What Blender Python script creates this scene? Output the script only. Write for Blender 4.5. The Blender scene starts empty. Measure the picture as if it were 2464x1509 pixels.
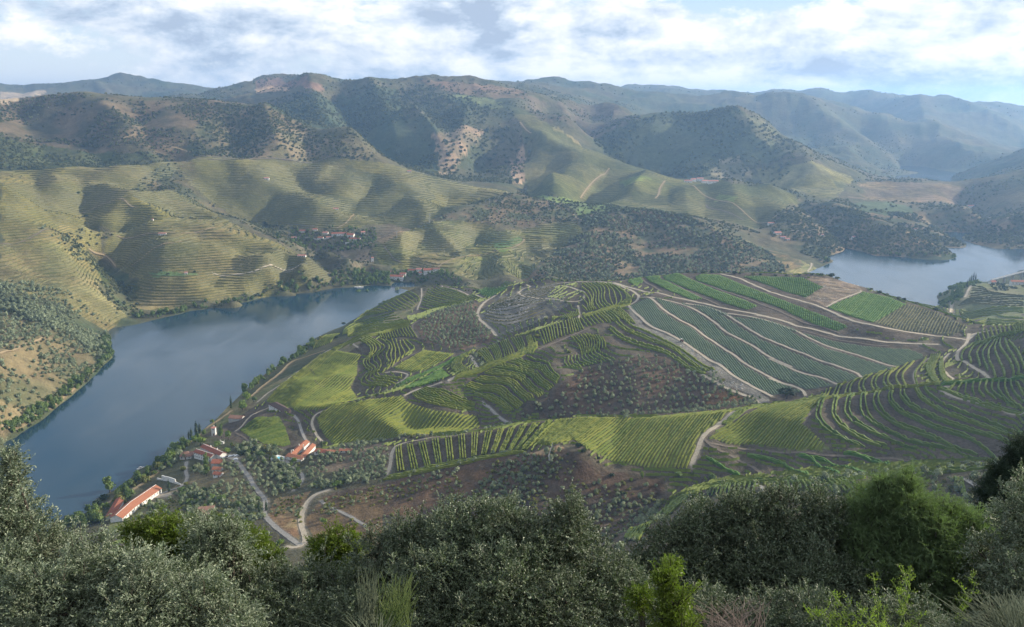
import bpy, math, random, colorsys
import numpy as np
from mathutils import Vector, Matrix, Euler
from mathutils.geometry import delaunay_2d_cdt

SC = bpy.context.scene
rng = np.random.default_rng(11)
random.seed(5)
R_ = math.radians

# ------------------------------------------------------------------ camera
CAM_Z = 320.0
PITCH = R_(13.68)
FPX = 2134.0                        # focal length in pixels of a 2464 wide picture
cam_d = bpy.data.cameras.new("camera"); cam = bpy.data.objects.new("camera", cam_d)
SC.collection.objects.link(cam); SC.camera = cam
cam_d.sensor_width = 36.0; cam_d.lens = 36.0 * FPX / 2464.0
cam_d.clip_start = 0.5; cam_d.clip_end = 60000
cam.location = (0, 0, CAM_Z); cam.rotation_euler = (math.pi/2 - PITCH, 0, 0)

# ------------------------------------------------------------------ light, sky, exposure
SUN_AZ = R_(75)                     # clockwise from the view direction (+Y)
SUN_EL = R_(21)
sun_d = bpy.data.lights.new("sun", 'SUN'); sun = bpy.data.objects.new("sun", sun_d)
SC.collection.objects.link(sun)
sun_d.energy = 5.0; sun_d.angle = R_(0.53); sun_d.color = (1.0, 0.90, 0.73)
sdir = Vector((math.sin(SUN_AZ)*math.cos(SUN_EL), math.cos(SUN_AZ)*math.cos(SUN_EL), math.sin(SUN_EL)))
sun.rotation_euler = sdir.to_track_quat('Z', 'Y').to_euler()
SC.view_settings.view_transform = 'Standard'; SC.view_settings.look = 'None'
SC.view_settings.gamma = 1.0; SC.view_settings.use_curve_mapping = False
SC.view_settings.exposure = 0.80
SC.cycles.max_bounces = 6; SC.cycles.volume_bounces = 2; SC.cycles.diffuse_bounces = 2
SC.cycles.glossy_bounces = 2; SC.cycles.transparent_max_bounces = 8; SC.cycles.transmission_bounces = 2
SC.cycles.use_denoising = True
SC.cycles.volume_step_rate = 4

def nd(nt, typ, **kw):
    n = nt.nodes.new(typ)
    for k, v in kw.items():
        if k.startswith('i_'):
            key = k[2:]
            n.inputs[int(key) if key.isdigit() else key.replace('_', ' ')].default_value = v
        else: setattr(n, k, v)
    return n
def lk(nt, a, b): nt.links.new(a, b)
def mathn(nt, op, a, b=None, clamp=False):
    n = nt.nodes.new('ShaderNodeMath'); n.operation = op; n.use_clamp = clamp
    for i, s in enumerate((a, b)):
        if s is None: continue
        if isinstance(s, (int, float)): n.inputs[i].default_value = s
        else: lk(nt, s, n.inputs[i])
    return n.outputs[0]
def mixc(nt, fac, a, b, mode='MIX'):
    n = nt.nodes.new('ShaderNodeMix'); n.data_type = 'RGBA'; n.blend_type = mode
    for i, s in ((0, fac), (6, a), (7, b)):
        if isinstance(s, (int, float)): n.inputs[i].default_value = s
        elif isinstance(s, tuple): n.inputs[i].default_value = (*s[:3], 1)
        else: lk(nt, s, n.inputs[i])
    return n.outputs[2]
def ramp(nt, fac, stops, interp='LINEAR'):
    n = nt.nodes.new('ShaderNodeValToRGB'); cr = n.color_ramp; cr.interpolation = interp
    while len(cr.elements) < len(stops): cr.elements.new(0.5)
    for e, (p, c) in zip(cr.elements, stops):
        e.position = p
        if isinstance(c, (int, float)): c = (c, c, c)
        e.color = (*c[:3], 1)
    lk(nt, fac, n.inputs[0]); return n.outputs[0]

world = bpy.data.worlds.new("World"); SC.world = world; world.use_nodes = True
wt = world.node_tree; wt.nodes.clear()
sky = nd(wt, 'ShaderNodeTexSky'); sky.sky_type = 'NISHITA'; sky.sun_disc = False
sky.sun_elevation = SUN_EL; sky.sun_rotation = SUN_AZ; sky.altitude = 300; sky.air_density = 1.0; sky.dust_density = 1.2
tc = nd(wt, 'ShaderNodeTexCoord')
sep = nd(wt, 'ShaderNodeSeparateXYZ'); lk(wt, tc.outputs['Generated'], sep.inputs[0])
# long low banks of cloud: noise on the direction itself, flattened towards the horizon
def wnoise(scale, detail, rough, off=(0, 0, 0), dist=0.0, sc=(1, 1, 3.0)):
    m = nd(wt, 'ShaderNodeMapping'); lk(wt, tc.outputs['Generated'], m.inputs[0]); m.inputs['Location'].default_value = off; m.inputs['Scale'].default_value = sc
    n = nd(wt, 'ShaderNodeTexNoise'); n.inputs['Scale'].default_value = scale; n.inputs['Detail'].default_value = detail
    n.inputs['Roughness'].default_value = rough; n.inputs['Distortion'].default_value = dist
    lk(wt, m.outputs[0], n.inputs['Vector']); return n.outputs['Fac']
O1 = (1.37, .42, .2)
big = wnoise(3.4, 3, .5, O1, .2, (1, 1, 3.2))
fine = wnoise(8.5, 11, .66, O1, .12, (1, 1, 2.3))
fineS = wnoise(8.5, 7, .62, (O1[0]+.020, O1[1], O1[2]+.045), .12, (1, 1, 2.3))   # the same clouds a little towards the sun
fineB = wnoise(8.5, 7, .62, O1, .12, (1, 1, 2.3))
dens = mathn(wt, 'ADD', mathn(wt, 'MULTIPLY', big, .7), mathn(wt, 'MULTIPLY', fine, .6))
def mrange(src, a0, a1, b0, b1):
    n = nd(wt, 'ShaderNodeMapRange'); lk(wt, src, n.inputs[0])
    for i, v in zip((1, 2, 3, 4), (a0, a1, b0, b1)): n.inputs[i].default_value = v
    return n.outputs[0]
dens = mathn(wt, 'ADD', mathn(wt, 'ADD', dens, mrange(sep.outputs[2], .0, .11, .015, .05)), mrange(sep.outputs[0], -.4, .4, -.03, .05))
cover = ramp(wt, dens, [(.60, 0.0), (.632, .55), (.660, .96), (.74, 1.0)])
edge = mathn(wt, 'SUBTRACT', fineB, fineS)
thick = ramp(wt, dens, [(.63, .74), (.69, .56), (.79, .32)])
lit = mathn(wt, 'ADD', thick, mathn(wt, 'MULTIPLY', edge, 3.4))
lit = mathn(wt, 'ADD', lit, mrange(sep.outputs[0], -.35, .75, -.14, .30), clamp=True)
ccol = ramp(wt, lit, [(.02, (.47, .57, .73)), (.24, (.62, .73, .88)), (.46, (.83, .90, .99)), (.80, (1.14, 1.14, 1.13))])
# clear air between them: the sky model, with the thin milky veil that lies low over the hills
veil = ramp(wt, sep.outputs[2], [(0.0, .97), (.12, .85), (.35, .3)])
cs = mixc(wt, 1.0, sky.outputs[0], (.10, .12, .15), 'MULTIPLY')
cs = mixc(wt, veil, cs, ramp(wt, sep.outputs[2], [(0.0, (.93, .96, 1.0)), (.04, (.80, .91, 1.0)), (.13, (.55, .77, .98))]))
final = mixc(wt, cover, cs, ccol)
bg = nd(wt, 'ShaderNodeBackground'); bg.inputs['Strength'].default_value = 0.60
lk(wt, final, bg.inputs['Color'])
wo = nd(wt, 'ShaderNodeOutputWorld'); lk(wt, bg.outputs[0], wo.inputs[0])

# ------------------------------------------------------------------ reading the photograph's layout
# all picture positions are kept in a 2464 x 1509 frame; enlarged crops have a letter of their own
CROPS = {'D': (1, 0, 0), 'Z1': (.33605, 0, 173.25), 'Z2': (.33605, 616, 173.25), 'Z3': (.33605, 1251.25, 173.25),
         'Z4': (.33605, 1636.25, 173.25), 'N1': (.33605, 539, 635.25), 'N2': (.33605, 1078, 635.25),
         'N3': (.33605, 1636.25, 635.25), 'N4': (.33605, 96.25, 943.25), 'N5': (.33605, 770, 943.25),
         'Q1': (.5, 0, 0), 'Q2': (.5, 1232, 0), 'Q3': (.5, 0, 754.5), 'Q4': (.5, 1232, 754.5)}
def pic(fr, pts):
    s, ox, oy = CROPS[fr]
    return [(ox + p[0]*s, oy + p[1]*s) + tuple(p[2:]) for p in pts]
cP, sP = math.cos(PITCH), math.sin(PITCH)
def ray(u, v):
    a = (u - 1232.0) / FPX; b = (754.5 - v) / FPX
    d = np.array([a, cP + b*sP, -sP + b*cP]); return d
def by_z(u, v, z):
    d = ray(u, v); t = (z - CAM_Z) / d[2]; return (d[0]*t, d[1]*t, z)
def by_y(u, v, y):
    d = ray(u, v); t = y / d[1]; return (d[0]*t, y, CAM_Z + d[2]*t)

# ------------------------------------------------------------------ noise
def _h(ix, iy, s):
    n = (ix.astype(np.int64)*374761393 + iy.astype(np.int64)*668265263 + s*1442695041) & 0x7fffffff
    n = ((n ^ (n >> 13)) * 1274126177) & 0x7fffffff
    return ((n ^ (n >> 16)) & 0xffff) / 65535.0
def vnoise(x, y, s=0):
    x = np.asarray(x, float); y = np.asarray(y, float)
    ix = np.floor(x); iy = np.floor(y); fx = x-ix; fy = y-iy
    fx = fx*fx*fx*(fx*(fx*6-15)+10); fy = fy*fy*fy*(fy*(fy*6-15)+10)
    a = _h(ix, iy, s); b = _h(ix+1, iy, s); c = _h(ix, iy+1, s); d = _h(ix+1, iy+1, s)
    return (a+(b-a)*fx)*(1-fy) + (c+(d-c)*fx)*fy
def fbm(x, y, lam, octs=4, s=0, gain=.5):
    t = 0; amp = 1; tot = 0; f = 1.0/lam
    for k in range(octs):
        ca, sa = math.cos(.7*k+.3), math.sin(.7*k+.3)
        t = t + amp*(vnoise((x*ca-y*sa)*f+17.3*k, (x*sa+y*ca)*f-9.1*k, s+k) - .5); tot += amp*.5; amp *= gain; f *= 2.03
    return t/tot
def ridged(x, y, lam, octs=4, s=0):
    t = 0; amp = 1; tot = 0; f = 1.0/lam
    for k in range(octs):
        ca, sa = math.cos(.9*k+.2), math.sin(.9*k+.2)
        n = 1-np.abs(2*vnoise((x*ca-y*sa)*f+7.3*k, (x*sa+y*ca)*f-3.1*k, s+k) - 1)
        t = t + amp*n; tot += amp; amp *= .5; f *= 2.1
    return t/tot - .6

# ------------------------------------------------------------------ terrain: heights measured along ridges, valleys and shores
TP = []
def line(fr, pts, mode):
    out = []
    for u, v, k in pic(fr, pts): out.append((by_z if mode == 'z' else by_y)(u, v, k))
    P = [out[0]]
    for a, b in zip(out[:-1], out[1:]):
        dist = math.dist(a[:2], b[:2]); ra = .5*(math.hypot(*a[:2])+math.hypot(*b[:2]))
        n = max(1, int(dist/(ra*.035)))
        for k in range(1, n+1):
            t = k/n; P.append(tuple(a[i]+(b[i]-a[i])*t for i in range(3)))
    TP.extend(P)
def zl(fr, z, pts, **k): line(fr, [(*p, z) for p in pts], 'z')
def world_pts(pts): TP.extend([tuple(map(float, p)) for p in pts])

# shores (water level 0)
zl('D', .3, [(-420,1330),(-200,1190),(-60,1105),(0,1073),(60,1035),(130,985),(200,930),(250,890),(272,860),(262,815),(264,792),(320,766),(400,762),(480,746),(560,733),(620,718),(700,705),(800,694),(870,689),(940,687),(989,690)])
zl('D', .3, [(989,699),(942,719),(858,766),(828,783),(757,815),(707,860),(660,886),(606,928),(572,958),(539,993),(519,1012),(466,1059),(415,1080),(385,1110),(338,1130),(304,1167),(277,1180),(237,1200),(220,1228),(140,1268),(60,1310),(0,1345),(-160,1420),(-400,1560)])
zl('D', -9, [(-300,1380),(-60,1220),(100,1130),(250,1010),(400,900),(520,840),(650,780),(780,730),(900,705),(975,696)])
zl('D', -9, [(100,1060),(300,900),(420,800),(700,715)])
zl('D', -9, [(-100,1330),(150,1210),(330,1080),(560,900),(740,800),(900,725)])
# hidden loop of the river behind the near hill
zl('D', .3, [(989,691),(1063,703),(1194,712),(1300,698),(1481,690),(1560,685),(1650,676),(1750,676),(1844,674),(1920,668),(1989,637)])
zl('D', .3, [(989,699),(1063,718),(1194,732),(1300,722),(1481,716),(1650,704),(1844,704),(1989,702),(2100,722),(2200,750),(2300,790)])
zl('D', -8, [(1000,695),(1063,710),(1194,721),(1300,708),(1481,702),(1650,689),(1844,687),(1989,672),(2100,680),(2200,690),(2240,740)])
zl('D', -9, [(2050,650),(2200,650),(2350,635),(2464,620)])
line('Z4', [(1050,1377,.3),(1300,1332,.3),(1500,1324,.3),(1650,1332,.3),(1900,1337,.3),(2040,1327,.3),(2170,1322,.3),(2380,1287,.3),(2463,1277,.3),(2700,1240,.3)], 'z')
zl('D', .3, [(2252,770),(2250,738),(2256,712),(2288,694),(2340,680),(2392,676),(2430,662),(2470,650),(2600,640)])
# peninsula on the right bank
zl('D', 26, [(2290,745),(2325,700),(2352,682)])
zl('D', 30, [(2350,730),(2400,705),(2464,690)])
zl('D', 34, [(2300,790),(2380,765),(2464,745),(2600,740)])
# left bank, slope of dry olives and bushes
line('D', [(0,950,29),(90,880,26),(170,820,22),(230,790,8)], 'z')
line('D', [(-250,1000,50),(0,850,50),(100,800,42),(170,760,30),(250,765,8)], 'z')
line('D', [(-250,760,1080),(0,700,1150),(150,700,1240),(230,720,1270)], 'y')
line('D', [(-250,640,1230),(0,600,1300),(150,620,1350),(210,640,1390)], 'y')
line('D', [(-250,560,1360),(0,520,1420),(110,540,1450),(190,580,1470)], 'y')
line('D', [(-250,450,1480),(0,435,1500),(74,469,1500),(168,513,1520),(235,546,1560)], 'y')
# ravine between the dry slope and the vineyard hill
line('D', [(202,516,105),(282,560,80),(218,600,55),(235,640,38),(279,677,22),(308,730,8)], 'z')
# low spur at the water and the face of the vineyard hill
line('D', [(340,672,1425),(400,655,1420),(470,655,1415),(530,682,1400),(566,715,1370)], 'y')
line('D', [(300,600,1540),(390,580,1510),(480,590,1500),(560,600,1490),(640,620,1480),(700,650,1470)], 'y')
line('D', [(560,700,1400),(600,690,1420),(680,690,1450)], 'y')
line('D', [(148,405,1900),(309,462,1750),(403,526,1650),(504,546,1600),(571,570,1560),(682,610,1530),(739,623,1520),(790,662,1525)], 'y')
line('D', [(250,520,1640),(330,540,1600),(430,560,1560)], 'y')
line('D', [(330,468,1850),(400,500,1760),(430,520,1720)], 'y')
world_pts([(-480,1680,72),(-420,1650,62),(-345,1620,42),(-290,1600,28),(-250,1570,10)])
line('D', [(403,459,1850),(504,509,1780),(571,530,1740),(669,577,1680),(733,614,1640),(790,655,1595)], 'y')
line('D', [(400,400,2080),(450,430,2000),(500,480,1930),(538,509,1900),(650,556,1830),(760,610,1750),(830,655,1670),(880,684,1600)], 'y')
line('D', [(-250,420,1900),(0,408,1900),(148,404,1900),(302,392,1950),(400,384,2040),(477,376,2080)], 'y')
line('D', [(-250,330,2150),(0,330,2150),(200,320,2150),(350,310,2200),(450,330,2250)], 'y')
line('D', [(-250,240,2400),(0,243,2400),(111,224,2450),(181,220,2480),(302,235,2520),(504,241,2560),(560,248,2600)], 'y')
line('D', [(510,300,2350),(560,262,2470),(592,254,2500),(640,262,2490),(734,304,2400),(804,338,2360),(905,388,2300)], 'y')
line('D', [(560,330,2280),(700,350,2250)], 'y')
line('D', [(477,376,2090),(540,381,2130),(616,382,2150),(834,382,2250),(905,394,2260),(960,405,2260),(1033,425,2250),(1154,452,2250),(1244,464,2150)], 'y')
# vineyard slope above the side valley
line('D', [(560,470,1990),(700,470,2010),(850,470,2020),(1000,480,2030),(1110,492,2050)], 'y')
line('D', [(620,545,1900),(720,545,1880),(870,545,1860),(1000,545,1850)], 'y')
line('D', [(700,580,1800),(760,572,1800),(858,570,1800),(905,575,1790)], 'y')
line('D', [(800,640,1660),(870,630,1680),(920,640,1650)], 'y')
# ridge of the power line and the lobes above the village
line('D', [(892,590,1730),(955,565,1770),(1033,536,1830),(1120,492,1960),(1248,466,2100),(1300,480,2080),(1382,519,1980)], 'y')
line('D', [(905,640,1620),(1000,600,1710),(1100,600,1720),(1200,600,1730),(1300,600,1740)], 'y')
line('D', [(1050,560,1800),(1150,545,1840),(1250,540,1870),(1340,530,1930)], 'y')
line('D', [(940,668,1560),(1040,668,1530),(1130,674,1490),(1230,674,1480),(1330,668,1490)], 'y')
line('D', [(1382,519,1980),(1430,515,1970),(1487,503,1950),(1554,502,1950),(1597,509,1940),(1668,524,1900),(1755,563,1820),(1839,597,1760),(1920,625,1720)], 'y')
line('D', [(1330,600,1780),(1450,580,1800),(1600,590,1780),(1700,610,1750)], 'y')
# hidden dip behind, then the long green slope
world_pts([(250,2080,70),(350,2060,60),(480,2030,50),(600,1980,40),(700,1900,25),(760,1820,12)])
line('D', [(1290,480,2150),(1350,478,2180),(1480,492,2150),(1600,510,2110),(1750,530,2060),(1850,540,2010)], 'y')
line('D', [(1228,250,3200),(1258,298,2950),(1288,328,2850),(1386,365,2700),(1466,405,2550),(1530,422,2450),(1654,445,2350),(1720,450,2330),(1806,449,2320),(1843,442,2310),(1890,459,2280),(1925,485,2230)], 'y')
line('D', [(1228,250,3200),(1281,274,3150),(1355,304,3050),(1402,355,2900),(1470,375,2820),(1560,405,2700),(1651,433,2600)], 'y')
line('D', [(1250,470,2230),(1300,440,2330),(1400,440,2350),(1500,450,2330)], 'y')
# behind the green slope, towards the far right bank
line('D', [(1900,520,2050),(1960,560,1940),(2060,590,1860),(2160,600,1840)], 'y')
line('D', [(1880,560,1930),(1900,600,1840)], 'y')
line('D', [(1925,485,2230),(2000,500,2180),(2080,520,2120),(2180,540,2060),(2280,560,1990),(2400,590,1880)], 'y')
line('D', [(2060,470,2450),(2150,500,2300),(2240,520,2220),(2330,550,2120),(2440,580,1950)], 'y')
line('D', [(2100,480,2520),(2200,485,2500),(2300,490,2450),(2330,500,2350)], 'y')
line('D', [(2066,439,2700),(2130,437,2720),(2200,438,2700),(2280,442,2700),(2322,449,2650)], 'y')
line('D', [(2322,452,2600),(2376,439,2600),(2426,422,2620),(2464,413,2620),(2700,360,2600)], 'y')
line('D', [(2340,500,2300),(2400,520,2200),(2464,540,2100),(2650,520,2100)], 'y')
# big mountain of the centre
world_pts([(-350,2700,120),(-230,2750,105),(-100,2760,90),(20,2800,110),(-500,2600,150)])
line('D', [(1097,422,2700),(1130,360,2820),(1174,308,2950),(1200,270,3100)], 'y')
line('D', [(969,240,3350),(1000,300,3050),(1046,361,2850),(1060,408,2720)], 'y')
line('D', [(784,205,3500),(851,206,3500),(918,204,3520),(1002,197,3560),(1053,190,3600),(1120,193,3600),(1187,205,3550),(1248,217,3500),(1290,232,3450)], 'y')
line('D', [(650,255,3000),(700,290,2900),(800,330,2780),(900,360,2720),(980,400,2700)], 'y')
line('D', [(740,235,3300),(840,260,3100),(900,290,2980),(960,330,2850)], 'y')
line('D', [(1090,240,3300),(1150,262,3200),(1190,255,3200)], 'y')
# peak behind, left
line('D', [(524,219,4300),(600,200,4400),(640,190,4450),(676,185,4500),(710,187,4500),(784,204,4300)], 'y')
line('D', [(520,240,3500),(600,240,3400),(680,235,3500)], 'y')
line('D', [(-200,205,6000),(0,203,6000),(118,203,6000),(235,197,6000),(302,185,6000),(370,198,6000),(450,208,6000),(524,218,6000)], 'y')
world_pts([(-1900,3600,230),(-1300,3500,240),(-900,3200,250),(-2600,4500,250),(-1700,4500,240)])
# brown hill and the dark cone
line('D', [(1251,224,3900),(1332,247,3800),(1426,253,3700),(1466,252,3650),(1500,262,3600),(1543,288,3550)], 'y')
line('D', [(1340,300,3350),(1400,330,3200),(1440,300,3400)], 'y')
line('D', [(1419,331,3150),(1480,310,3150),(1543,290,3120),(1600,268,3100),(1671,253,3100),(1722,250,3100),(1762,256,3080),(1822,284,3050),(1923,351,2980),(2000,385,2930),(2079,417,2880),(2100,433,2850)], 'y')
line('D', [(1480,380,2900),(1550,395,2850),(1640,425,2700),(1720,438,2640)], 'y')
line('D', [(1700,350,2850),(1800,370,2800),(1840,400,2740)], 'y')
line('D', [(1750,440,2600),(1850,430,2620),(1950,440,2600),(2050,452,2600)], 'y')
line('D', [(1950,470,2400),(2020,462,2480)], 'y')
# far ridges and the upper reach of the river
zl('D', .3, [(2128,436),(2154,432),(2160,424),(2207,420),(2260,418),(2305,417.6)])
zl('D', .3, [(2281,443),(2290,432),(2306,420)])
zl('D', -8, [(2180,445),(2200,432),(2240,426),(2290,421)])
line('D', [(2100,400,4100),(2000,360,4300),(2200,380,4300),(2300,390,4150)], 'y')
line('D', [(1600,240,5600),(1700,236,5400),(1764,224,5300),(1871,229,5100),(1949,249,5000),(2039,264,4900),(2140,271,4850),(2224,284,4800),(2342,328,4600),(2409,361,4400)], 'y')
line('D', [(1850,320,4500),(1950,350,4400),(2150,330,4500)], 'y')
world_pts([(2350,4150,40),(2500,4500,60),(2800,5200,80),(1500,4000,90),(1000,4000,120),(600,4100,150)])
line('D', [(1240,205,5600),(1290,193,5500),(1326,191,5500),(1400,200,5400),(1450,212,5300),(1520,240,5000),(1570,262,4800)], 'y')
line('D', [(1486,212,8000),(1520,207,8000),(1587,214,8000),(1688,224,8000),(1811,222,7600),(1871,215,7500),(1986,214,7400),(2033,220,7300),(2080,215,7200),(2140,225,7000),(2207,240,6800),(2298,249,6700),(2392,257,6600),(2464,261,6600),(2700,262,6600)], 'y')
line('D', [(2150,260,6000),(2300,300,5700),(2464,350,5300)], 'y')
line('D', [(2464,363,3500),(2376,392,3550),(2302,422,3600)], 'y')
line('D', [(2700,280,3500),(2464,363,3500)], 'y')
line('D', [(2330,440,3300),(2420,410,3250)], 'y')

# near hill: crest, then its spines and hollows
line('N1', [(1400,172,1400),(1560,157,1390),(1950,192,1300),(2170,150,1250)], 'y')
line('N2', [(560,130,1240),(700,112,1230),(1200,117,1150),(1380,97,1130),(1700,62,1100),(2000,72,1080)], 'y')
line('N3', [(450,64,1080),(620,62,1080),(1000,72,1050),(1300,162,1000),(1500,232,960),(1850,332,900),(2060,422,850),(2200,440,830),(2463,430,790),(2900,330,740)], 'y')
line('N1', [(520,1030,28),(780,1010,36),(1280,905,50),(1640,812,62),(2000,700,72),(2240,600,79)], 'z')
line('N2', [(600,560,79),(640,490,82),(940,380,88),(1300,290,92)], 'z')
line('N2', [(440,1140,38),(1200,1090,52),(1900,1040,64)], 'z')
line('N3', [(300,1020,69),(650,990,72),(1050,930,82),(1300,810,91),(1560,740,95),(1780,670,98),(2040,590,104)], 'z')
line('N1', [(2060,1150,38),(1850,1190,36)], 'z')
world_pts([(-95,745,33),(-170,738,26),(-230,740,22)])
line('N1', [(1640,900,50),(1760,1010,44)], 'z')
line('N2', [(330,1000,48),(640,960,58),(800,860,66)], 'z')
line('N2', [(1000,800,70),(1300,700,80),(1700,790,74),(1900,800,78)], 'z')
line('N2', [(1450,240,98),(1360,300,95),(1700,560,88)], 'z')
line('N3', [(0,400,94),(600,640,87),(1000,300,108),(1400,440,108),(800,400,101)], 'z')
line('N3', [(800,800,82),(1200,640,92),(1700,560,101)], 'z')
line('N2', [(800,250,83),(500,300,74),(300,330,64)], 'z')
line('N1', [(240,980,12),(350,900,14),(600,730,20),(790,612,28),(1060,515,40),(1340,440,48),(1480,370,51)], 'z')
line('N1', [(600,850,28),(800,800,32),(930,900,30)], 'z')
line('N1', [(1000,970,32),(1300,860,42),(1620,720,50),(1900,580,58)], 'z')
line('N1', [(1100,620,38),(1100,700,35),(1250,760,41),(1400,640,46)], 'z')
line('N1', [(1600,450,53),(1700,560,54),(1900,520,62)], 'z')
line('N1', [(1850,350,56),(1930,240,58)], 'z')
line('N1', [(2100,350,70),(2250,450,76)], 'z')
line('N1', [(1600,270,38),(1400,310,32),(1150,300,12),(1200,420,28),(1000,480,22)], 'z')
line('N1', [(1200,1150,42),(900,1180,33),(1000,1050,42),(1500,1000,48)], 'z')
line('N1', [(650,1060,31),(640,1180,28),(750,1290,26),(1100,1260,33)], 'z')
# front ridge with the bright fields, its foot, the ravine and the nearest spur
line('N5', [(250,420,40),(620,362,48),(1050,302,58),(1500,222,70),(1880,177,78),(2400,192,86)], 'z')
line('N3', [(400,1052,95),(1030,977,103),(1500,912,112),(1850,872,120),(2463,812,130),(2900,740,145)], 'z')
line('N3', [(1650,800,110),(1950,730,112),(2200,830,122),(2463,760,134)], 'z')
line('N3', [(2000,690,108),(2300,560,118),(2463,520,126)], 'z')
line('N5', [(30,690,44),(470,602,50),(1000,522,62),(1400,470,74),(1700,402,84),(1880,442,84),(2100,542,76)], 'z')
line('N3', [(60,1470,76),(160,1260,88)], 'z')
line('N3', [(1000,1150,100),(1500,1120,100),(2100,1080,114),(2463,1010,122)], 'z')
line('D', [(1660,1165,70),(1800,1140,76),(2000,1120,84),(2200,1105,90),(2464,1100,106)], 'z')
line('D', [(1660,1165,70),(1560,1230,60),(1476,1293,52),(1250,1330,46),(1000,1350,40)], 'z')
line('D', [(1307,1212,63),(1150,1210,57),(1000,1230,50),(1400,1180,68)], 'z')
line('D', [(2700,1080,175),(2464,1125,150),(2200,1143,130),(1900,1168,112),(1700,1185,97),(1600,1240,80),(1500,1310,60)], 'z')
line('N4', [(2050,700,42),(1880,900,40),(1880,1110,40)], 'z')
# estate at the river
for u, v, z in pic('N4', [(1230,450,13),(1050,440,11),(700,800,9),(850,700,9),(560,900,9),(1600,740,30),(1430,500,24),(1170,850,24),(1000,900,20),(1300,1000,34),(800,950,18),(300,960,8),
                          (2000,450,36),(1750,460,30),(2200,500,39),(2200,620,42),(1900,560,33),(1900,680,36),(1250,290,8),(1450,150,8),(1380,250,10),(1600,280,19),(1540,180,20),(1850,260,23),(1500,370,18),(950,600,9),(1100,560,12)]):
    TP.append(by_z(u, v, z))
# the slope that falls away below the lookout
world_pts([(0,0,317),(0,3,316.3),(-3,3,316.3),(3,3,316.3),(0,5,314.5),(-4,5,314.3),(4,5,314.5),(0,8,311.8),(0,15,307),(0,30,296),(0,60,274),(0,120,230),(0,250,150),(0,400,75),(0,450,52)])
world_pts([(-8,8,311),(8,8,312.5),(-15,15,305),(15,15,309),(-40,40,283),(40,40,292),(-100,100,232),(100,100,255),(-150,200,168),(150,200,195),(-150,350,80),(150,330,130),(-220,300,90),(220,300,175),(-300,420,25),(250,250,215),(-400,400,5),(-420,520,-6),(-330,520,.3),(-450,300,10),(-300,150,130),(300,150,265),(-600,300,-8),(-700,200,0),(450,400,220),(-900,500,0),(-1000,700,60),(-900,200,60)])
world_pts([(0,9500,150),(4000,9500,150),(-4000,9500,150),(7000,12000,100),(-7000,12000,100),(0,14500,100),(9000,9000,100),(-8000,8000,150),(2500,8500,200)])

# ------------------------------------------------------------------ grid: azimuth x distance, finest where the vineyards are
AZ = np.concatenate([np.linspace(-52, -31.5, 34, endpoint=False), np.linspace(-31.5, 31.5, 721), np.linspace(31.5, 52, 35)[1:]])
AZ = np.radians(AZ)
RR = np.concatenate([np.geomspace(3, 450, 95, endpoint=False), np.arange(450, 1450, 2.25), np.arange(1450, 2000, 3.4), np.arange(2000, 2500, 6.5), np.arange(2500, 4200, 13.0), np.geomspace(4200, 15000, 130)])
NA, NR = len(AZ), len(RR); LR = np.log(RR)
pts = np.array(TP); keep = []
seen = {}
for i, p in enumerate(pts):
    r = math.hypot(p[0], p[1]); r = max(r, 3); k = (round(math.atan2(p[0], p[1])/.004), round(math.log(r)/.004))
    if k in seen: continue
    seen[k] = 1; keep.append(i)
pts = pts[keep]
pth = np.arctan2(pts[:, 0], np.maximum(pts[:, 1], 1e-3)); plr = np.log(np.maximum(np.hypot(pts[:, 0], pts[:, 1]), 3.0))
V2 = [Vector((float(a), float(b))) for a, b in zip(pth, plr)]
vo, eo, fo, ov, oe, of = delaunay_2d_cdt(V2, [], [], 0, 1e-6)
vz = np.array([pts[o[0], 2] if o else 0 for o in ov]); vo = np.array([(v[0], v[1]) for v in vo])
Zg = np.full((NR, NA), np.nan)
for f in fo:
    for k in range(1, len(f)-1):
        a, b, c = vo[f[0]], vo[f[k]], vo[f[k+1]]
        i0, i1 = np.searchsorted(AZ, [min(a[0], b[0], c[0]), max(a[0], b[0], c[0])]); j0, j1 = np.searchsorted(LR, [min(a[1], b[1], c[1]), max(a[1], b[1], c[1])])
        if i1 <= i0 or j1 <= j0: continue
        i0 = max(i0-1, 0); j0 = max(j0-1, 0); i1 += 1; j1 += 1
        den = (b[1]-c[1])*(a[0]-c[0]) + (c[0]-b[0])*(a[1]-c[1])
        if abs(den) < 1e-12: continue
        X = AZ[None, i0:i1]; Y = LR[j0:j1, None]
        w0 = ((b[1]-c[1])*(X-c[0]) + (c[0]-b[0])*(Y-c[1]))/den; w1 = ((c[1]-a[1])*(X-c[0]) + (a[0]-c[0])*(Y-c[1]))/den; w2 = 1-w0-w1
        m = (w0 >= -1e-6) & (w1 >= -1e-6) & (w2 >= -1e-6)
        z = w0*vz[f[0]] + w1*vz[f[k]] + w2*vz[f[k+1]]
        sub = Zg[j0:j1, i0:i1]; sub[m] = z[m]
for j in range(NR):
    row = Zg[j]; ok = ~np.isnan(row)
    if ok.sum() > 1: Zg[j] = np.interp(np.arange(NA), np.nonzero(ok)[0], row[ok])
bad = np.isnan(Zg[:, 0])
for j in np.nonzero(bad)[0]:
    g = np.nonzero(~bad)[0]; Zg[j] = Zg[g[np.argmin(abs(g-j))]]
def blur(a, s, axis):
    n = int(3*s)+1; k = np.exp(-.5*(np.arange(-n, n+1)/s)**2); k /= k.sum()
    pad = [(0, 0), (0, 0)]; pad[axis] = (n, n); b = np.pad(a, pad, mode='edge'); out = np.zeros_like(a)
    L = a.shape[axis]
    for i, w in enumerate(k): out += w*(b[i:i+L] if axis == 0 else b[:, i:i+L])
    return out
Zb = blur(blur(Zg, 4.2, 0), 6.0, 1)
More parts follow.
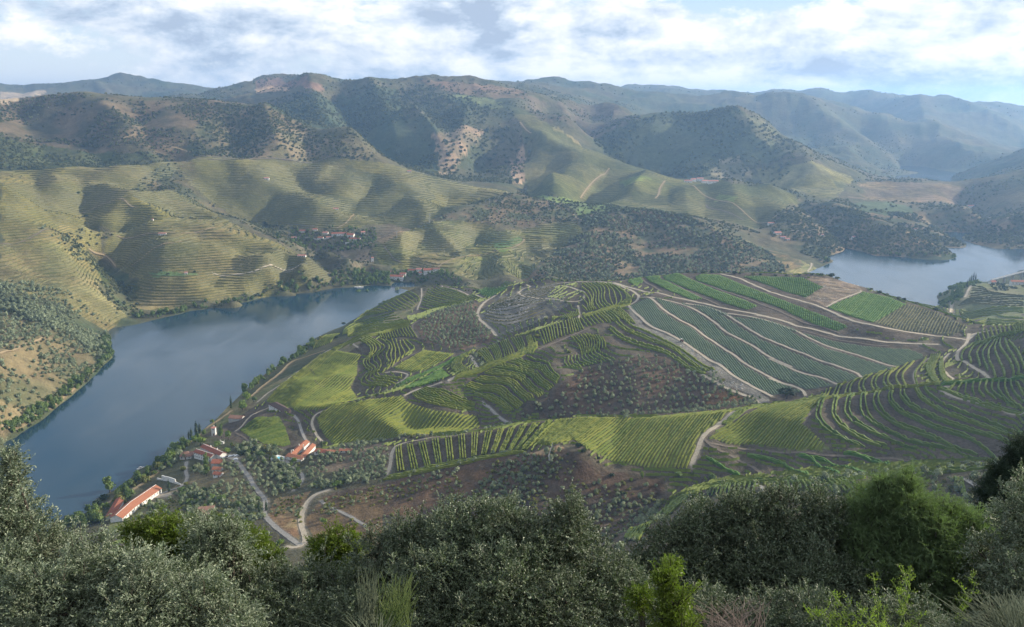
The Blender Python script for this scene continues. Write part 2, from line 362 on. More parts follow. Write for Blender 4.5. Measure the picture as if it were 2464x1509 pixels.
Zg = Zb + .7*blur(blur(Zg-Zb, 1.6, 0), 2.2, 1)
GX = RR[:, None]*np.sin(AZ)[None]; GY = RR[:, None]*np.cos(AZ)[None]; GR = np.broadcast_to(RR[:, None], GX.shape)
def lookup(G, x, y):
    x = np.asarray(x, float); y = np.asarray(y, float)
    r = np.clip(np.hypot(x, y), RR[0], RR[-1]); a = np.arctan2(x, y)
    fj = np.interp(r, RR, np.arange(NR)); fi = np.interp(a, AZ, np.arange(NA))
    j = np.minimum(fj.astype(int), NR-2); i = np.minimum(fi.astype(int), NA-2); fj = fj-j; fi = fi-i
    return (G[j, i]*(1-fi)+G[j, i+1]*fi)*(1-fj) + (G[j+1, i]*(1-fi)+G[j+1, i+1]*fi)*fj
# pull the smoothed ground back to the measured heights
pk = (pth > AZ[0]) & (pth < AZ[-1])
fj_ = np.interp(np.exp(plr[pk]), RR, np.arange(NR)).round().astype(int); fi_ = np.interp(pth[pk], AZ, np.arange(NA)).round().astype(int)
for _ in range(3):
    res = pts[pk, 2] - Zg[fj_, fi_]
    W = np.zeros_like(Zg); S = np.zeros_like(Zg); np.add.at(W, (fj_, fi_), 1.0); np.add.at(S, (fj_, fi_), res)
    W = blur(blur(W, 3.5, 0), 6, 1); S = blur(blur(S, 3.5, 0), 6, 1); Zg = Zg + S/(W+.0012)
def H(x, y): return lookup(Zg, x, y)
def at(u, v, rmin=60, rmax=15000):
    """where the line of sight through picture position (u, v) first meets the ground; past a crest: the nearest miss"""
    d = ray(u, v); hl = math.hypot(d[0], d[1]); rs = RR[(RR >= rmin) & (RR <= rmax)]
    t = rs/hl; x = d[0]*t; y = d[1]*t; z = CAM_Z+d[2]*t; g = z - H(x, y)
    k = np.nonzero(g < 0)[0]
    if len(k):
        k = k[0]
        if k == 0: s = t[0]
        else: s = t[k-1] + (t[k]-t[k-1])*g[k-1]/(g[k-1]-g[k]+1e-9)
    else: s = t[np.argmin(g/rs)]
    return np.array([d[0]*s, d[1]*s])
def ats(fr, pts, rmin=60, rmax=15000): return np.array([at(u, v, rmin, rmax) for u, v in [p[:2] for p in pic(fr, pts)]])
def densify(P, step):
    P = np.asarray(P, float); seg = np.hypot(*(P[1:]-P[:-1]).T); n = max(2, int(seg.sum()/step)+1)
    c = np.concatenate([[0], np.cumsum(seg)]); q = np.linspace(0, c[-1], n)
    return np.stack([np.interp(q, c, P[:, 0]), np.interp(q, c, P[:, 1])], 1)
def smooth(P, it=2):
    P = np.asarray(P, float)
    for _ in range(it):
        Q = [P[0]]
        for a, b in zip(P[:-1], P[1:]): Q += [a*.75+b*.25, a*.25+b*.75]
        P = np.array(Q+[P[-1]])
    return P
def in_poly(P, X, Y):
    ins = np.zeros(X.shape, bool); n = len(P)
    for i in range(n):
        x1, y1 = P[i]; x2, y2 = P[(i+1) % n]
        if y1 == y2: continue
        ins ^= ((y1 > Y) != (y2 > Y)) & (X < (x2-x1)*(Y-y1)/(y2-y1)+x1)
    return ins
def dist_line(P, X, Y):
    """distance of grid points to a polyline (only near its box)"""
    D = np.full(X.shape, 1e9)
    for a, b in zip(P[:-1], P[1:]):
        d = b-a; L = d@d+1e-9; t = np.clip(((X-a[0])*d[0]+(Y-a[1])*d[1])/L, 0, 1)
        D = np.minimum(D, np.hypot(X-a[0]-t*d[0], Y-a[1]-t*d[1]))
    return D
def near_box(P, m):
    r = np.hypot(P[:, 0], P[:, 1]); a = np.arctan2(P[:, 0], P[:, 1])
    j0, j1 = np.searchsorted(RR, [r.min()-m, r.max()+m]); i0, i1 = np.searchsorted(AZ, [a.min()-m/max(r.min(),1), a.max()+m/max(r.min(),1)])
    return slice(max(j0-1, 0), j1+1), slice(max(i0-1, 0), i1+1)
def fold(fr, pts, amp, width, rmin=60, rmax=15000):
    P = smooth(ats(fr, pts, rmin, rmax), 2); sj, si = near_box(P, width*3)
    D = dist_line(P, GX[sj, si], GY[sj, si])/width; r = math.hypot(*P[len(P)//2])
    k = 1.0 if r < 1250 else 1.4 if r < 2300 else 2.9
    Zg[sj, si] += k*amp*(.5*np.exp(-.5*D*D) + .5*np.exp(-np.sqrt(D*D*1.4+.02)))
# folds of the vineyard slopes (negative: hollow, positive: rib)
FOLDS = [
 ('Z1', [(900,970),(880,1100),(860,1250),(840,1370)], -11, 38), ('Z1', [(1080,1000),(1080,1150),(1010,1350)], 6, 35),
 ('Z1', [(1730,1230),(1620,1330),(1520,1440)], -13, 30), ('Z1', [(1400,1150),(1450,1250),(1380,1380)], -5, 35),
 ('Z1', [(250,720),(250,860),(330,960)], -11, 32), ('Z1', [(560,760),(600,860),(560,950)], -12, 34), ('Z1', [(360,730),(460,850)], 7, 28),
 ('Z1', [(1480,660),(1560,800),(1500,900)], -10, 45), ('Z1', [(1950,880),(1900,960),(1820,1060)], -14, 35), ('Z1', [(1690,700),(1800,800),(2060,900),(2250,960)], 12, 45),
 ('Z1', [(2080,650),(2150,750),(2240,790)], -16, 45), ('Z1', [(2330,680),(2260,770)], 8, 35),
 ('Z2', [(560,650),(470,760),(380,800)], -12, 50), ('Z2', [(840,760),(760,860),(660,960)], -14, 40), ('Z2', [(1060,870),(1000,930),(820,1000)], -12, 36),
 ('Z2', [(930,780),(1000,850)], 8, 40), ('Z2', [(1140,940),(1220,1000),(1180,1080)], 7, 30), ('Z2', [(1370,870),(1300,960),(1240,1040)], -12, 36),
 ('Z2', [(480,1000),(600,1030),(560,1110)], 6, 30), ('Z2', [(1230,1120),(1130,1250),(1100,1400)], -8, 26), ('Z2', [(1040,1180),(1050,1380)], 7, 26),
 ('Z2', [(1250,1100),(1300,1180),(1420,1250)], 7, 24), ('Z2', [(1600,1100),(1520,1200),(1400,1250)], -14, 30), ('Z2', [(1640,1300),(1600,1450)], -9, 24), ('Z2', [(1760,1300),(1800,1460)], 7, 24),
 ('Z2', [(2050,1200),(2100,1330),(2000,1450)], 6, 24),
 ('Z3', [(60,700),(100,780),(60,850)], -14, 45), ('Z3', [(230,780),(250,850)], 10, 40), ('Z3', [(620,660),(500,760),(420,880)], -13, 45), ('Z3', [(760,740),(640,820),(560,900)], -14, 40),
 ('Z3', [(900,760),(820,850)], 9, 35), ('Z3', [(930,800),(900,900)], -8, 35), ('Z3', [(1060,800),(1060,930)], -10, 40), ('Z3', [(1180,850),(1200,1000)], 8, 35), ('Z3', [(1330,840),(1330,1000)], -10, 38),
 ('Z3', [(1500,820),(1560,950)], 8, 45), ('Z3', [(1640,830),(1700,1000)], -9, 45),
 ('Z3', [(1180,250),(1060,500),(980,620)], -22, 80), ('Z3', [(1560,300),(1700,500),(1840,640)], 16, 70), ('Z3', [(1420,300),(1440,500),(1500,640)], -14, 70), ('Z3', [(1800,560),(1780,760)], -20, 70), ('Z3', [(2000,600),(2100,760)], 14, 60),
 ('Z3', [(380,260),(420,420)], -20, 80), ('Z3', [(300,260),(330,400)], 14, 60),
 ('Z2', [(330,130),(450,300),(560,450),(700,560)], 18, 60), ('Z2', [(600,150),(760,350),(900,560)], -24, 70), ('Z2', [(820,130),(900,330),(1000,540)], 16, 55), ('Z2', [(1150,400),(1280,560),(1330,700)], 26, 45), ('Z2', [(1500,330),(1480,560),(1400,700)], 12, 40),
 ('Z2', [(1900,560),(1830,680)], -14, 40), ('Z2', [(2040,480),(1990,640)], 8, 35), ('Z2', [(2150,640),(2050,760)], -12, 40),
 ('Z1', [(420,230),(620,380),(800,560)], -18, 55), ('Z1', [(130,200),(260,400),(380,560)], -14, 55), ('Z1', [(980,260),(1050,420),(1250,560)], -16, 50), ('Z1', [(750,300),(900,450)], 12, 45),
 ('Z1', [(1900,300),(1950,430),(1990,570)], 10, 40), ('Z1', [(1700,330),(1740,560)], -8, 35), ('Z1', [(2180,400),(2200,560)], -8, 35),
 ('Z4', [(860,900),(1050,1030),(1200,1180),(1280,1300)], -20, 38), ('Z4', [(1060,980),(1400,1100),(1700,1220),(1900,1300)], 12, 42), ('Z4', [(1400,1020),(1750,1120),(2050,1300)], -14, 36), ('Z4', [(1850,1040),(2100,1200),(2350,1290)], -16, 40),
 ('Z4', [(2050,1000),(2300,1080),(2463,1150)], 14, 42), ('Z4', [(2080,860),(2200,1000)], -16, 45), ('Z4', [(560,1020),(540,1150),(640,1300)], -8, 35),
 ('Z4', [(1700,250),(1850,450),(2050,640)], 24, 120), ('Z4', [(1300,300),(1500,480),(1700,640)], -30, 120), ('Z4', [(900,250),(1100,450),(1350,620)], 24, 120), ('Z4', [(1900,250),(2200,400),(2400,480)], 30, 160), ('Z4', [(1200,170),(1500,230),(1800,300)], -30, 160),
 ('D', [(1250,540),(1300,600),(1260,660)], -9, 40), ('D', [(1540,520),(1560,600),(1500,650)], -8, 40), ('D', [(1650,560),(1740,640)], 6, 35), ('D', [(1430,540),(1420,620)], 7, 40),
 ('D', [(60,760),(180,860)], -6, 25), ('D', [(110,560),(170,650),(230,730)], 6, 30), ('D', [(0,560),(90,650),(140,720)], -6, 28),
 # near hill
 ('N1', [(1180,520),(1120,640),(1000,730),(960,860)], -5, 14), ('N1', [(960,540),(1060,610)], 3, 12), ('N1', [(1230,560),(1150,660),(1180,740)], 4, 12),
 ('N2', [(640,640),(560,760),(660,960)], -4, 16), ('N2', [(780,660),(720,760),(820,850)], 4, 14), ('N2', [(480,880),(560,1000)], 3, 14), ('N2', [(860,560),(1000,640)], -4, 16), ('N2', [(1100,520),(1200,640)], 3, 14),
 ('N2', [(1440,240),(1500,400),(1800,560)], 3, 20), ('N3', [(120,420),(300,640),(700,800)], -3, 26), ('N3', [(500,380),(700,560),(1100,700)], 3, 28),
]
for f in FOLDS: fold(*f)
# weathering: gullies and humps, larger on the wild mountains than on the worked slopes
far = np.clip((GR-1700)/1800, 0, 1); hgt = np.clip(Zg/25, 0, 1)
Zg += hgt*far*(26*fbm(GX, GY, 520, 5, 3) + 64*ridged(GX, GY, 400, 5, 8) + 12*ridged(GX, GY, 90, 3, 14))*np.clip((GR-2300)/1500, .12, 1)
mid = np.clip((GR-1100)/300, 0, 1)*(1-far)
Zg += hgt*mid*(5*fbm(GX, GY, 160, 3, 5) + 9*ridged(GX, GY, 190, 3, 12)*np.clip((GR-1300)/300, 0, 1))
Zg += hgt*np.clip((GR-450)/200, 0, 1)*(1-np.clip((GR-1500)/500, 0, 1))*1.3*fbm(GX, GY, 55, 3, 6)
Zg += .35*fbm(GX, GY, 7, 2, 9)*np.clip((GR-4)/10, 0, 1)*(Zg > 1)

# firm ground on the far side of the hidden river bend
mb_ = (GY > 1520+np.clip(GX-150, 0, 400)*.2) & (GX > -172) & (GX < 500+.2*(GY-1600)) & (GY < 2000); Zg[mb_] = np.maximum(Zg[mb_], 1.0+.03*(GY[mb_]-1520))

P = np.array([by_z(u, v, 0)[:2] for u, v in ((2146,438),(2158,423),(2207,418.5),(2305,417),(2292,430),(2280,447),(2150,447))]); sj, si = near_box(P, 30); m = in_poly(P, GX[sj, si], GY[sj, si]); Zg[sj, si][m] = -4
# ------------------------------------------------------------------ helpers for objects
COL = SC.collection
def quads_mesh(name, V, Q, smooth=True, mats=()):
    V = np.asarray(V, np.float32).reshape(-1, 3); Q = np.asarray(Q, np.int32); me = bpy.data.meshes.new(name)
    k = Q.shape[1]; n = len(Q)
    me.vertices.add(len(V)); me.vertices.foreach_set('co', V.ravel())
    me.loops.add(n*k); me.loops.foreach_set('vertex_index', Q.ravel()); me.polygons.add(n); me.polygons.foreach_set('loop_start', np.arange(n, dtype=np.int32)*k)
    me.polygons.foreach_set('use_smooth', np.full(n, smooth)); me.update(calc_edges=True)
    for m in mats: me.materials.append(m)
    return me
def link(name, me, parent=None, loc=None, **props):
    o = bpy.data.objects.new(name, me); COL.objects.link(o)
    if parent is not None: o.parent = parent
    if loc is not None: o.location = loc
    for k, v in props.items(): o[k] = v
    return o
def thing(name, label, cat, loc=(0, 0, 0), rz=0, group=None):
    o = link(name, None, None, loc, label=label, category=cat); o.rotation_euler = (0, 0, rz); o.empty_display_size = .5
    if group: o['group'] = group
    return o
def grid_quads(nr, na, off=0):
    idx = np.arange(nr*na).reshape(nr, na)+off
    return np.stack([idx[:-1, :-1].ravel(), idx[1:, :-1].ravel(), idx[1:, 1:].ravel(), idx[:-1, 1:].ravel()], 1)

def box(a, b): 
    (x0, y0, z0), (x1, y1, z1) = a, b; V = [(x, y, z) for z in (z0, z1) for x, y in ((x0, y0), (x1, y0), (x1, y1), (x0, y1))]
    return V, [(0, 3, 2, 1), (4, 5, 6, 7), (0, 1, 5, 4), (1, 2, 6, 5), (2, 3, 7, 6), (3, 0, 4, 7)]
def mesh_of(name, parts, mat, smooth=False):
    V = []; F = []
    for v, f in parts: b = len(V); V += list(v); F += [tuple(i+b for i in q) for q in f]
    me = bpy.data.meshes.new(name); me.from_pydata([tuple(map(float, p)) for p in V], [], F); me.materials.append(mat); me.update()
    if smooth: me.polygons.foreach_set('use_smooth', np.ones(len(F), bool))
    return me
def mat_base(name, rough=.9, spec=.2):
    m = bpy.data.materials.new(name); m.use_nodes = True; p = m.node_tree.nodes['Principled BSDF']
    p.inputs['Roughness'].default_value = rough; p.inputs['Specular IOR Level'].default_value = spec
    return m, m.node_tree, p
def onoise(nt, scale, detail=3, rough=.55, coord='Object'):
    t = nd(nt, 'ShaderNodeTexCoord') if coord != 'pos' else nd(nt, 'ShaderNodeNewGeometry')
    n = nd(nt, 'ShaderNodeTexNoise'); n.inputs['Scale'].default_value = scale; n.inputs['Detail'].default_value = detail; n.inputs['Roughness'].default_value = rough
    lk(nt, t.outputs['Position'] if coord == 'pos' else t.outputs[coord], n.inputs['Vector']); return n.outputs['Fac']
def mat_mottle(name, c1, c2, scale=1.0, rough=.9, spec=.15, bump=0.0, detail=4, coord='pos', lo=.35, hi=.65):
    m, nt, p = mat_base(name, rough, spec); n = onoise(nt, scale, detail, .6, coord)
    lk(nt, ramp(nt, n, [(lo, c1), (hi, c2)]), p.inputs['Base Color'])
    if bump:
        b = nd(nt, 'ShaderNodeBump'); b.inputs['Strength'].default_value = bump; lk(nt, n, b.inputs['Height']); lk(nt, b.outputs[0], p.inputs['Normal'])
    return m
def mat_leaf(name, c1, c2, rough=.6, spec=.3, trans=.25, vary=.5, scale=.6):
    """foliage: colour varies from plant to plant and clump to clump; a little light comes through"""
    m, nt, p = mat_base(name, rough, spec)
    oi = nd(nt, 'ShaderNodeObjectInfo'); n = onoise(nt, scale, 3, .6, 'pos')
    f = mathn(nt, 'ADD', mathn(nt, 'MULTIPLY', oi.outputs['Random'], vary), mathn(nt, 'MULTIPLY', n, 1-vary*.5))
    c = ramp(nt, f, [(.25, c1), (.85, c2)]); lk(nt, c, p.inputs['Base Color'])
    tr = nd(nt, 'ShaderNodeBsdfTranslucent'); lk(nt, mixc(nt, 1.0, c, (1.2, 1.3, .6), 'MULTIPLY'), tr.inputs[0])
    mx = nd(nt, 'ShaderNodeMixShader'); mx.inputs[0].default_value = trans; lk(nt, p.outputs[0], mx.inputs[1]); lk(nt, tr.outputs[0], mx.inputs[2])
    lk(nt, mx.outputs[0], nt.nodes['Material Output'].inputs[0]); return m

# ------------------------------------------------------------------ what covers the ground
def wpoly(fr, pts, rmin=60, rmax=15000, sub=3):
    q = []; n = len(pts)
    for i in range(n):
        a, b = pts[i], pts[(i+1) % n]
        for k in range(sub): q.append((a[0]+(b[0]-a[0])*k/sub, a[1]+(b[1]-a[1])*k/sub))
    return ats(fr, q, rmin, rmax)
GC = np.zeros((NR, NA, 3)); GV = np.zeros((NR, NA)); GF = np.zeros((NR, NA))
n1 = fbm(GX, GY, 260, 4, 21); n2 = fbm(GX, GY, 45, 3, 22)
mixf = np.clip(.5+.75*n1+.45*n2, 0, 1)[..., None]
GC[:] = np.array([.042, .056, .030])*(1-mixf) + np.array([.088, .076, .044])*mixf
near = np.clip((900-GR)/300, 0, 1)[..., None]*np.clip(1, 0, 1)
GC[:] = GC*(1-near) + near*(np.array([.050, .052, .034])*(1-mixf)+np.array([.085, .070, .048])*mixf)
steep = None
def paint(fr, pts, c, c2=None, rmin=60, rmax=15000, warp=4.0, vin=None, lam=30, amt=1.0, sub=3):
    P = wpoly(fr, pts, rmin, rmax, sub) if fr != 'W' else np.array(pts, float)
    sj, si = near_box(P, 10); X, Y = GX[sj, si], GY[sj, si]; r = GR[sj, si]
    w = warp*np.clip(r/900, .6, 4)
    m = in_poly(P, X + w*fbm(X, Y, 24, 2, 31), Y + w*fbm(X, Y, 24, 2, 32))
    f = np.clip(.5+1.1*fbm(X, Y, lam, 3, 33), 0, 1)[..., None]; c = np.array(c); c2 = c if c2 is None else np.array(c2)
    col = c*(1-f)+c2*f; sub_ = GC[sj, si]; sub_[m] = sub_[m]*(1-amt)+col[m]*amt
    if vin is not None: GV[sj, si][m] = vin
    return P
def stroke(fr, pts, width, c, amt=1.0, rmin=60, rmax=15000):
    P = smooth(ats(fr, pts, rmin, rmax), 2); sj, si = near_box(P, width*2)
    D = dist_line(P, GX[sj, si], GY[sj, si]); a = (amt*np.clip(1.6-D/width*1.2, 0, 1))[..., None]; GC[sj, si] = GC[sj, si]*(1-a)+np.array(c)*a
SOIL = (.062, .052, .043); SOILD = (.060, .052, .048); PALE = (.30, .26, .20); TAN = (.16, .128, .068); DRY = (.17, .135, .07); BROWN = (.078, .052, .038); GRN = (.085, .125, .035); SCR = (.045, .060, .026); VINEF = (.115, .125, .045)

# far country
paint('D', [(0,230),(600,245),(600,255),(430,380),(0,405)], (.050,.050,.030), (.120,.090,.055), lam=55, rmin=1800)
paint('D', [(0,330),(100,350),(250,370),(420,372),(300,390),(140,402),(0,400)], SCR, (.07,.075,.035), rmin=1800)
paint('Z1', [(0,150),(330,140),(310,165),(150,190),(60,230),(0,220)], (.36,.28,.19), (.25,.19,.12), rmin=2000, lam=25)
paint('D', [(440,370),(470,300),(560,250),(640,258),(750,310),(900,390),(834,383),(616,383)], (.05,.06,.03), (.14,.11,.065), lam=40, rmin=2000)
paint('Z1', [(1450,600),(1900,480),(2150,430),(2463,560),(2463,615),(1900,615)], (.15,.115,.07), (.09,.085,.045), lam=35, rmin=2000)
paint('Z2', [(0,60),(180,35),(500,95),(480,130),(250,110),(0,150)], (.16,.10,.07), (.12,.08,.055), rmin=3000)
paint('Z2', [(0,110),(180,105),(250,125),(60,150),(0,155)], (.33,.22,.13), rmin=3000)
paint('Z2', [(1180,60),(1700,95),(1890,130),(2000,190),(1700,190),(1300,130)], (.17,.11,.07), (.11,.09,.05), rmin=2900, lam=80)
paint('Z2', [(1280,160),(1600,170),(1760,230),(1750,270),(1600,260),(1400,200)], (.13,.15,.06), (.10,.11,.05), rmin=2900)
paint('Z2', [(1270,440),(1400,430),(1480,380),(1640,430),(1540,540),(1450,620),(1400,740),(1310,740),(1300,560)], (.24,.17,.11), (.12,.10,.06), rmin=2500, lam=40)
paint('Z2', [(80,240),(400,150),(1000,120),(1060,300),(1100,420),(1280,520),(1310,740),(1200,740),(820,600),(350,390)], (.035,.050,.028), (.055,.065,.035), rmin=2500, lam=60)
paint('Z2', [(1810,650),(2010,470),(2040,560),(2030,700),(1960,780),(1850,800)], (.30,.21,.14), (.20,.14,.09), rmin=2200, lam=30)
paint('Z2', [(2040,560),(2290,570),(2330,625),(1960,780),(2030,700)], (.19,.13,.09), (.24,.17,.11), rmin=2200, lam=30)
paint('Z3', [(20,340),(280,400),(450,540),(650,640),(400,560),(110,450)], (.16,.145,.06), (.20,.16,.08), rmin=2400)
paint('Z3', [(60,380),(300,460),(480,560),(440,560),(240,480),(60,400)], (.28,.21,.12), (.2,.17,.08), rmin=2400)
paint('Z3', [(0,150),(240,215),(520,235),(640,235),(870,340),(500,470),(480,460),(60,300)], (.10,.08,.055), (.065,.065,.04), rmin=3000)
paint('Z3', [(870,345),(1180,245),(1520,245),(2000,540),(1800,640),(1200,770),(650,620),(500,480)], (.045,.058,.032), (.062,.070,.038), rmin=2500, lam=70)
paint('Z3', [(1480,260),(1700,330),(2030,570),(1900,580),(1700,480)], (.12,.11,.06), (.08,.09,.045), rmin=2500)
paint('Z3', [(1430,630),(1560,620),(1690,760),(1500,790),(1360,740)], (.19,.16,.10), (.09,.09,.05), rmin=2500)
# vineyard hillsides: pale dry banks between the rows
VB = (.135, .112, .056); VG = (.096, .090, .041)
paint('D', [(0,412),(148,405),(302,393),(477,378),(440,400),(350,450),(400,455),(470,480),(530,520),(600,560),(680,590),(740,625),(812,676),(700,700),(560,715),(400,748),(320,745),(290,690),(330,680),(240,610),(280,560),(230,545),(150,560),(60,590),(0,600)], VB, (.112,.102,.047), rmin=1100, rmax=2200, vin=1, lam=90)
paint('D', [(470,380),(616,382),(834,382),(960,400),(1033,425),(1154,452),(1244,464),(1120,492),(1040,530),(980,555),(900,540),(800,560),(700,550),(600,530),(520,500),(450,440),(420,410)], VG, (.118,.104,.049), rmin=1700, rmax=2500, vin=1, lam=120)
paint('D', [(892,600),(955,565),(1033,536),(1150,530),(1200,560),(1290,545),(1380,530),(1400,560),(1330,610),(1260,672),(1130,672),(1080,650),(940,645),(900,620)], VB, (.11,.112,.048), rmin=1500, rmax=2200, vin=1, lam=90)
paint('D', [(1270,470),(1262,400),(1258,300),(1228,255),(1281,274),(1402,355),(1470,375),(1651,433),(1806,449),(1843,442),(1890,459),(1960,500),(1920,520),(1850,545),(1800,555),(1600,515),(1480,495),(1300,475)], VG, (.084,.088,.040), rmin=2050, rmax=3300, vin=1, lam=140, amt=.85)
paint('Z3', [(750,770),(860,740),(940,760),(800,800),(740,800)], (.12,.14,.05), rmin=2100); paint('Z3', [(1420,880),(1560,890),(1540,925),(1400,925)], (.12,.14,.05), rmin=2100)
paint('D', [(1850,400),(1960,390),(2060,430),(2000,480),(1900,455),(1800,430)], VG, (.15,.135,.07), rmin=2300, vin=1)
paint('D', [(2066,440),(2130,437),(2280,443),(2322,450),(2300,492),(2080,480)], (.17,.12,.085), (.13,.10,.07), rmin=2300, vin=1)
paint('Z3', [(130,885),(330,905),(480,940),(490,950),(340,945),(230,935)], (.14,.175,.055), rmin=1800, rmax=2700); paint('Z3', [(490,945),(640,945),(720,970),(560,1010),(440,1045),(410,1010),(420,980)], (.11,.145,.05), rmin=1750, rmax=2500)
paint('Z3', [(350,950),(480,945),(410,990),(380,990)], (.11,.13,.07), rmin=1750, rmax=2500)
paint('Z2', [(1700,1230),(1900,1170),(1920,1200),(1780,1290),(1720,1280)], (.085,.125,.045), rmin=1600, rmax=2100)
paint('Z2', [(1880,870),(2000,880),(2260,990),(2290,1040),(1900,1120),(1620,1080),(1300,1060),(1330,1010),(1600,960)], (.06,.068,.035), (.12,.09,.055), rmin=1750, rmax=2300, lam=30)
paint('Z2', [(820,1110),(960,1080),(1110,1130),(900,1230),(850,1200)], (.18,.13,.09), (.12,.10,.065), rmin=1600, rmax=2000, vin=.6)
paint('Z2', [(0,1030),(700,1150),(850,1110),(860,1380),(700,1450),(500,1450),(200,1250),(0,1130)], (.055,.058,.034), (.10,.085,.055), rmin=1560, rmax=2000, lam=30)
paint('Z2', [(600,1260),(830,1230),(800,1360),(700,1400)], (.19,.145,.095), (.10,.09,.055), rmin=1560, rmax=1900, lam=20)
paint('Z1', [(930,860),(1000,770),(1200,650),(1400,610),(1380,800),(1600,1000),(2000,1200),(2463,1400),(2463,1500),(2220,1330),(1700,1060),(1200,850)], (.050,.055,.032), (.11,.09,.055), rmin=1550, rmax=2200, lam=40)
# dark grove hill, dry ravines, left bank
paint('D', [(1255,672),(1340,600),(1420,560),(1400,520),(1487,503),(1560,503),(1668,524),(1755,563),(1839,597),(1900,640),(1860,665),(1500,670)], (.050,.058,.032), (.14,.10,.06), rmin=1500, rmax=2100, lam=26, vin=0)
paint('D', [(1680,530),(1755,563),(1839,597),(1960,640),(1960,660),(1860,660),(1830,620),(1750,575)], (.17,.165,.075), (.20,.16,.09), rmin=1550, rmax=2000, vin=.8)
paint('Z1', [(0,1230),(430,1150),(620,1260),(620,1400),(830,1509),(600,1509),(0,1509)], TAN, (.14,.13,.065), rmin=1100, rmax=1700, lam=40, vin=.9)
paint('D', [(0,560),(150,545),(240,540),(240,700),(300,760),(262,800),(240,790),(150,730),(0,690)], TAN, (.14,.13,.065), rmin=1000, rmax=1750, lam=40, vin=.9)
paint('D', [(0,690),(150,730),(262,800),(262,850),(150,960),(0,1060)], (.150,.120,.066), (.088,.088,.046), rmin=750, rmax=1300, lam=30)
paint('D', [(0,700),(80,720),(200,790),(270,860),(250,890),(170,800),(60,760),(0,745)], (.07,.085,.038), (.12,.12,.06), rmin=750, rmax=1300, lam=25)
paint('D', [(215,600),(240,600),(330,690),(320,750),(290,745),(250,690)], SCR, (.08,.07,.04), rmin=1200, rmax=1700)
paint('Z1', [(1060,1445),(1150,1430),(1400,1440),(1450,1455),(1300,1460),(1100,1465)], (.085,.125,.045), rmin=1300, rmax=1600, vin=0)
paint('Z4', [(850,900),(1060,960),(1500,1000),(1800,1010),(2463,1000),(2463,1290),(2380,1290),(1600,1330),(1050,1370),(640,1200),(680,1050)], (.055,.062,.034), (.15,.11,.065), rmin=1650, rmax=2600, lam=40, vin=0)
paint('Z4', [(1190,940),(1600,920),(1700,1010),(1500,1030),(1300,1000)], (.068,.088,.045), rmin=1900, rmax=2600)
paint('Z4', [(1200,850),(1560,900),(1500,920),(1200,900)], (.13,.105,.07), rmin=1900, rmax=2600)
paint('Z4', [(450,1180),(760,1300),(900,1380),(760,1440),(560,1350),(440,1220)], (.17,.12,.075), (.08,.08,.045), rmin=1500, rmax=1900, lam=20)
# near hill: bare worked earth everywhere, then the special patches
paint('W', [(-300,800),(-180,1010),(-150,1120),(-120,1420),(0,1480),(250,1440),(480,1380),(640,1250),(900,900),(900,500),(300,430),(60,480),(-60,600),(-160,680)], SOIL, (.084,.068,.054), lam=22, warp=2, vin=.28)
paint('W', [(-120,1420),(-150,1120),(-180,1010),(-300,800),(-330,860),(-200,1020),(-160,1300)], (.16,.13,.075), (.09,.10,.045), warp=3)
paint('N2', [(800,870),(1000,720),(1250,690),(1450,640),(1850,790),(2260,1000),(2050,1040),(1700,1080),(1100,1090),(460,1120),(640,980)], BROWN, (.055,.045,.036), rmax=1000, lam=14)
paint('N2', [(1800,930),(2000,900),(2140,960),(2080,1010),(1850,1000)], (.16,.085,.042), (.09,.060,.038), rmax=900, lam=8)
paint('N1', [(1380,440),(1500,350),(1800,260),(1850,420),(1930,490),(1900,560),(1700,620),(1430,560)], (.085,.060,.046), (.13,.085,.06), rmax=1200, lam=12)
paint('N1', [(1840,420),(1830,340),(1950,240),(2120,170),(2400,130),(2463,300),(2200,440),(2000,510),(1960,520)], (.080,.074,.064), (.12,.112,.10), rmax=1300, lam=9)
paint('N5', [(0,750),(480,640),(1100,500),(1640,400),(1750,400),(2050,560),(2463,640),(2463,1100),(1700,1000),(800,900),(200,900)], BROWN, (.055,.045,.036), rmax=640, rmin=430, lam=12)
paint('N5', [(0,760),(350,690),(800,600),(1000,560),(1350,560),(1400,700),(900,760),(750,900),(300,850)], (.105,.064,.038), (.060,.046,.034), rmax=640, rmin=430, lam=9, amt=.8)
paint('N5', [(1510,440),(1700,380),(1760,400),(1640,450)], (.30,.20,.12), rmax=640, rmin=430)
paint('N4', [(1620,890),(1700,760),(1920,720),(1870,900),(1850,1060)], (.14,.085,.05), (.20,.15,.08), rmax=720, lam=8)
paint('N4', [(1900,900),(1990,780),(2463,700),(2463,1200),(1960,1060)], (.085,.060,.038), (.115,.080,.046), rmax=720, lam=10)
paint('N4', [(500,900),(560,860),(900,760),(1300,700),(1450,780),(1350,950),(900,1000),(500,1000)], (.13,.125,.055), (.09,.105,.045), rmax=760, lam=10)
paint('N4', [(420,980),(700,900),(1080,910),(1080,1010),(420,1100)], (.17,.19,.05), (.12,.15,.05), rmax=640, lam=10)
paint('N4', [(560,1000),(1300,400),(1500,480),(1650,800),(1400,1000)], (.095,.085,.05), (.15,.12,.07), rmax=800, lam=9, amt=.7)
paint('N1', [(600,1480),(640,1400),(1180,1290),(1190,1500)], (.16,.12,.085), (.09,.075,.055), rmax=800, lam=7)
paint('N3', [(900,85),(1250,130),(1320,190),(1060,310),(900,240),(1020,170),(950,130)], (.19,.145,.105), (.10,.082,.066), rmax=1200, lam=8)
paint('N2', [(1290,290),(1420,450),(1690,560),(1940,740),(2300,950),(2310,1000),(1900,830),(1850,760),(1500,560),(1300,430)], (.125,.115,.10), (.17,.16,.14), rmax=1100, lam=8)
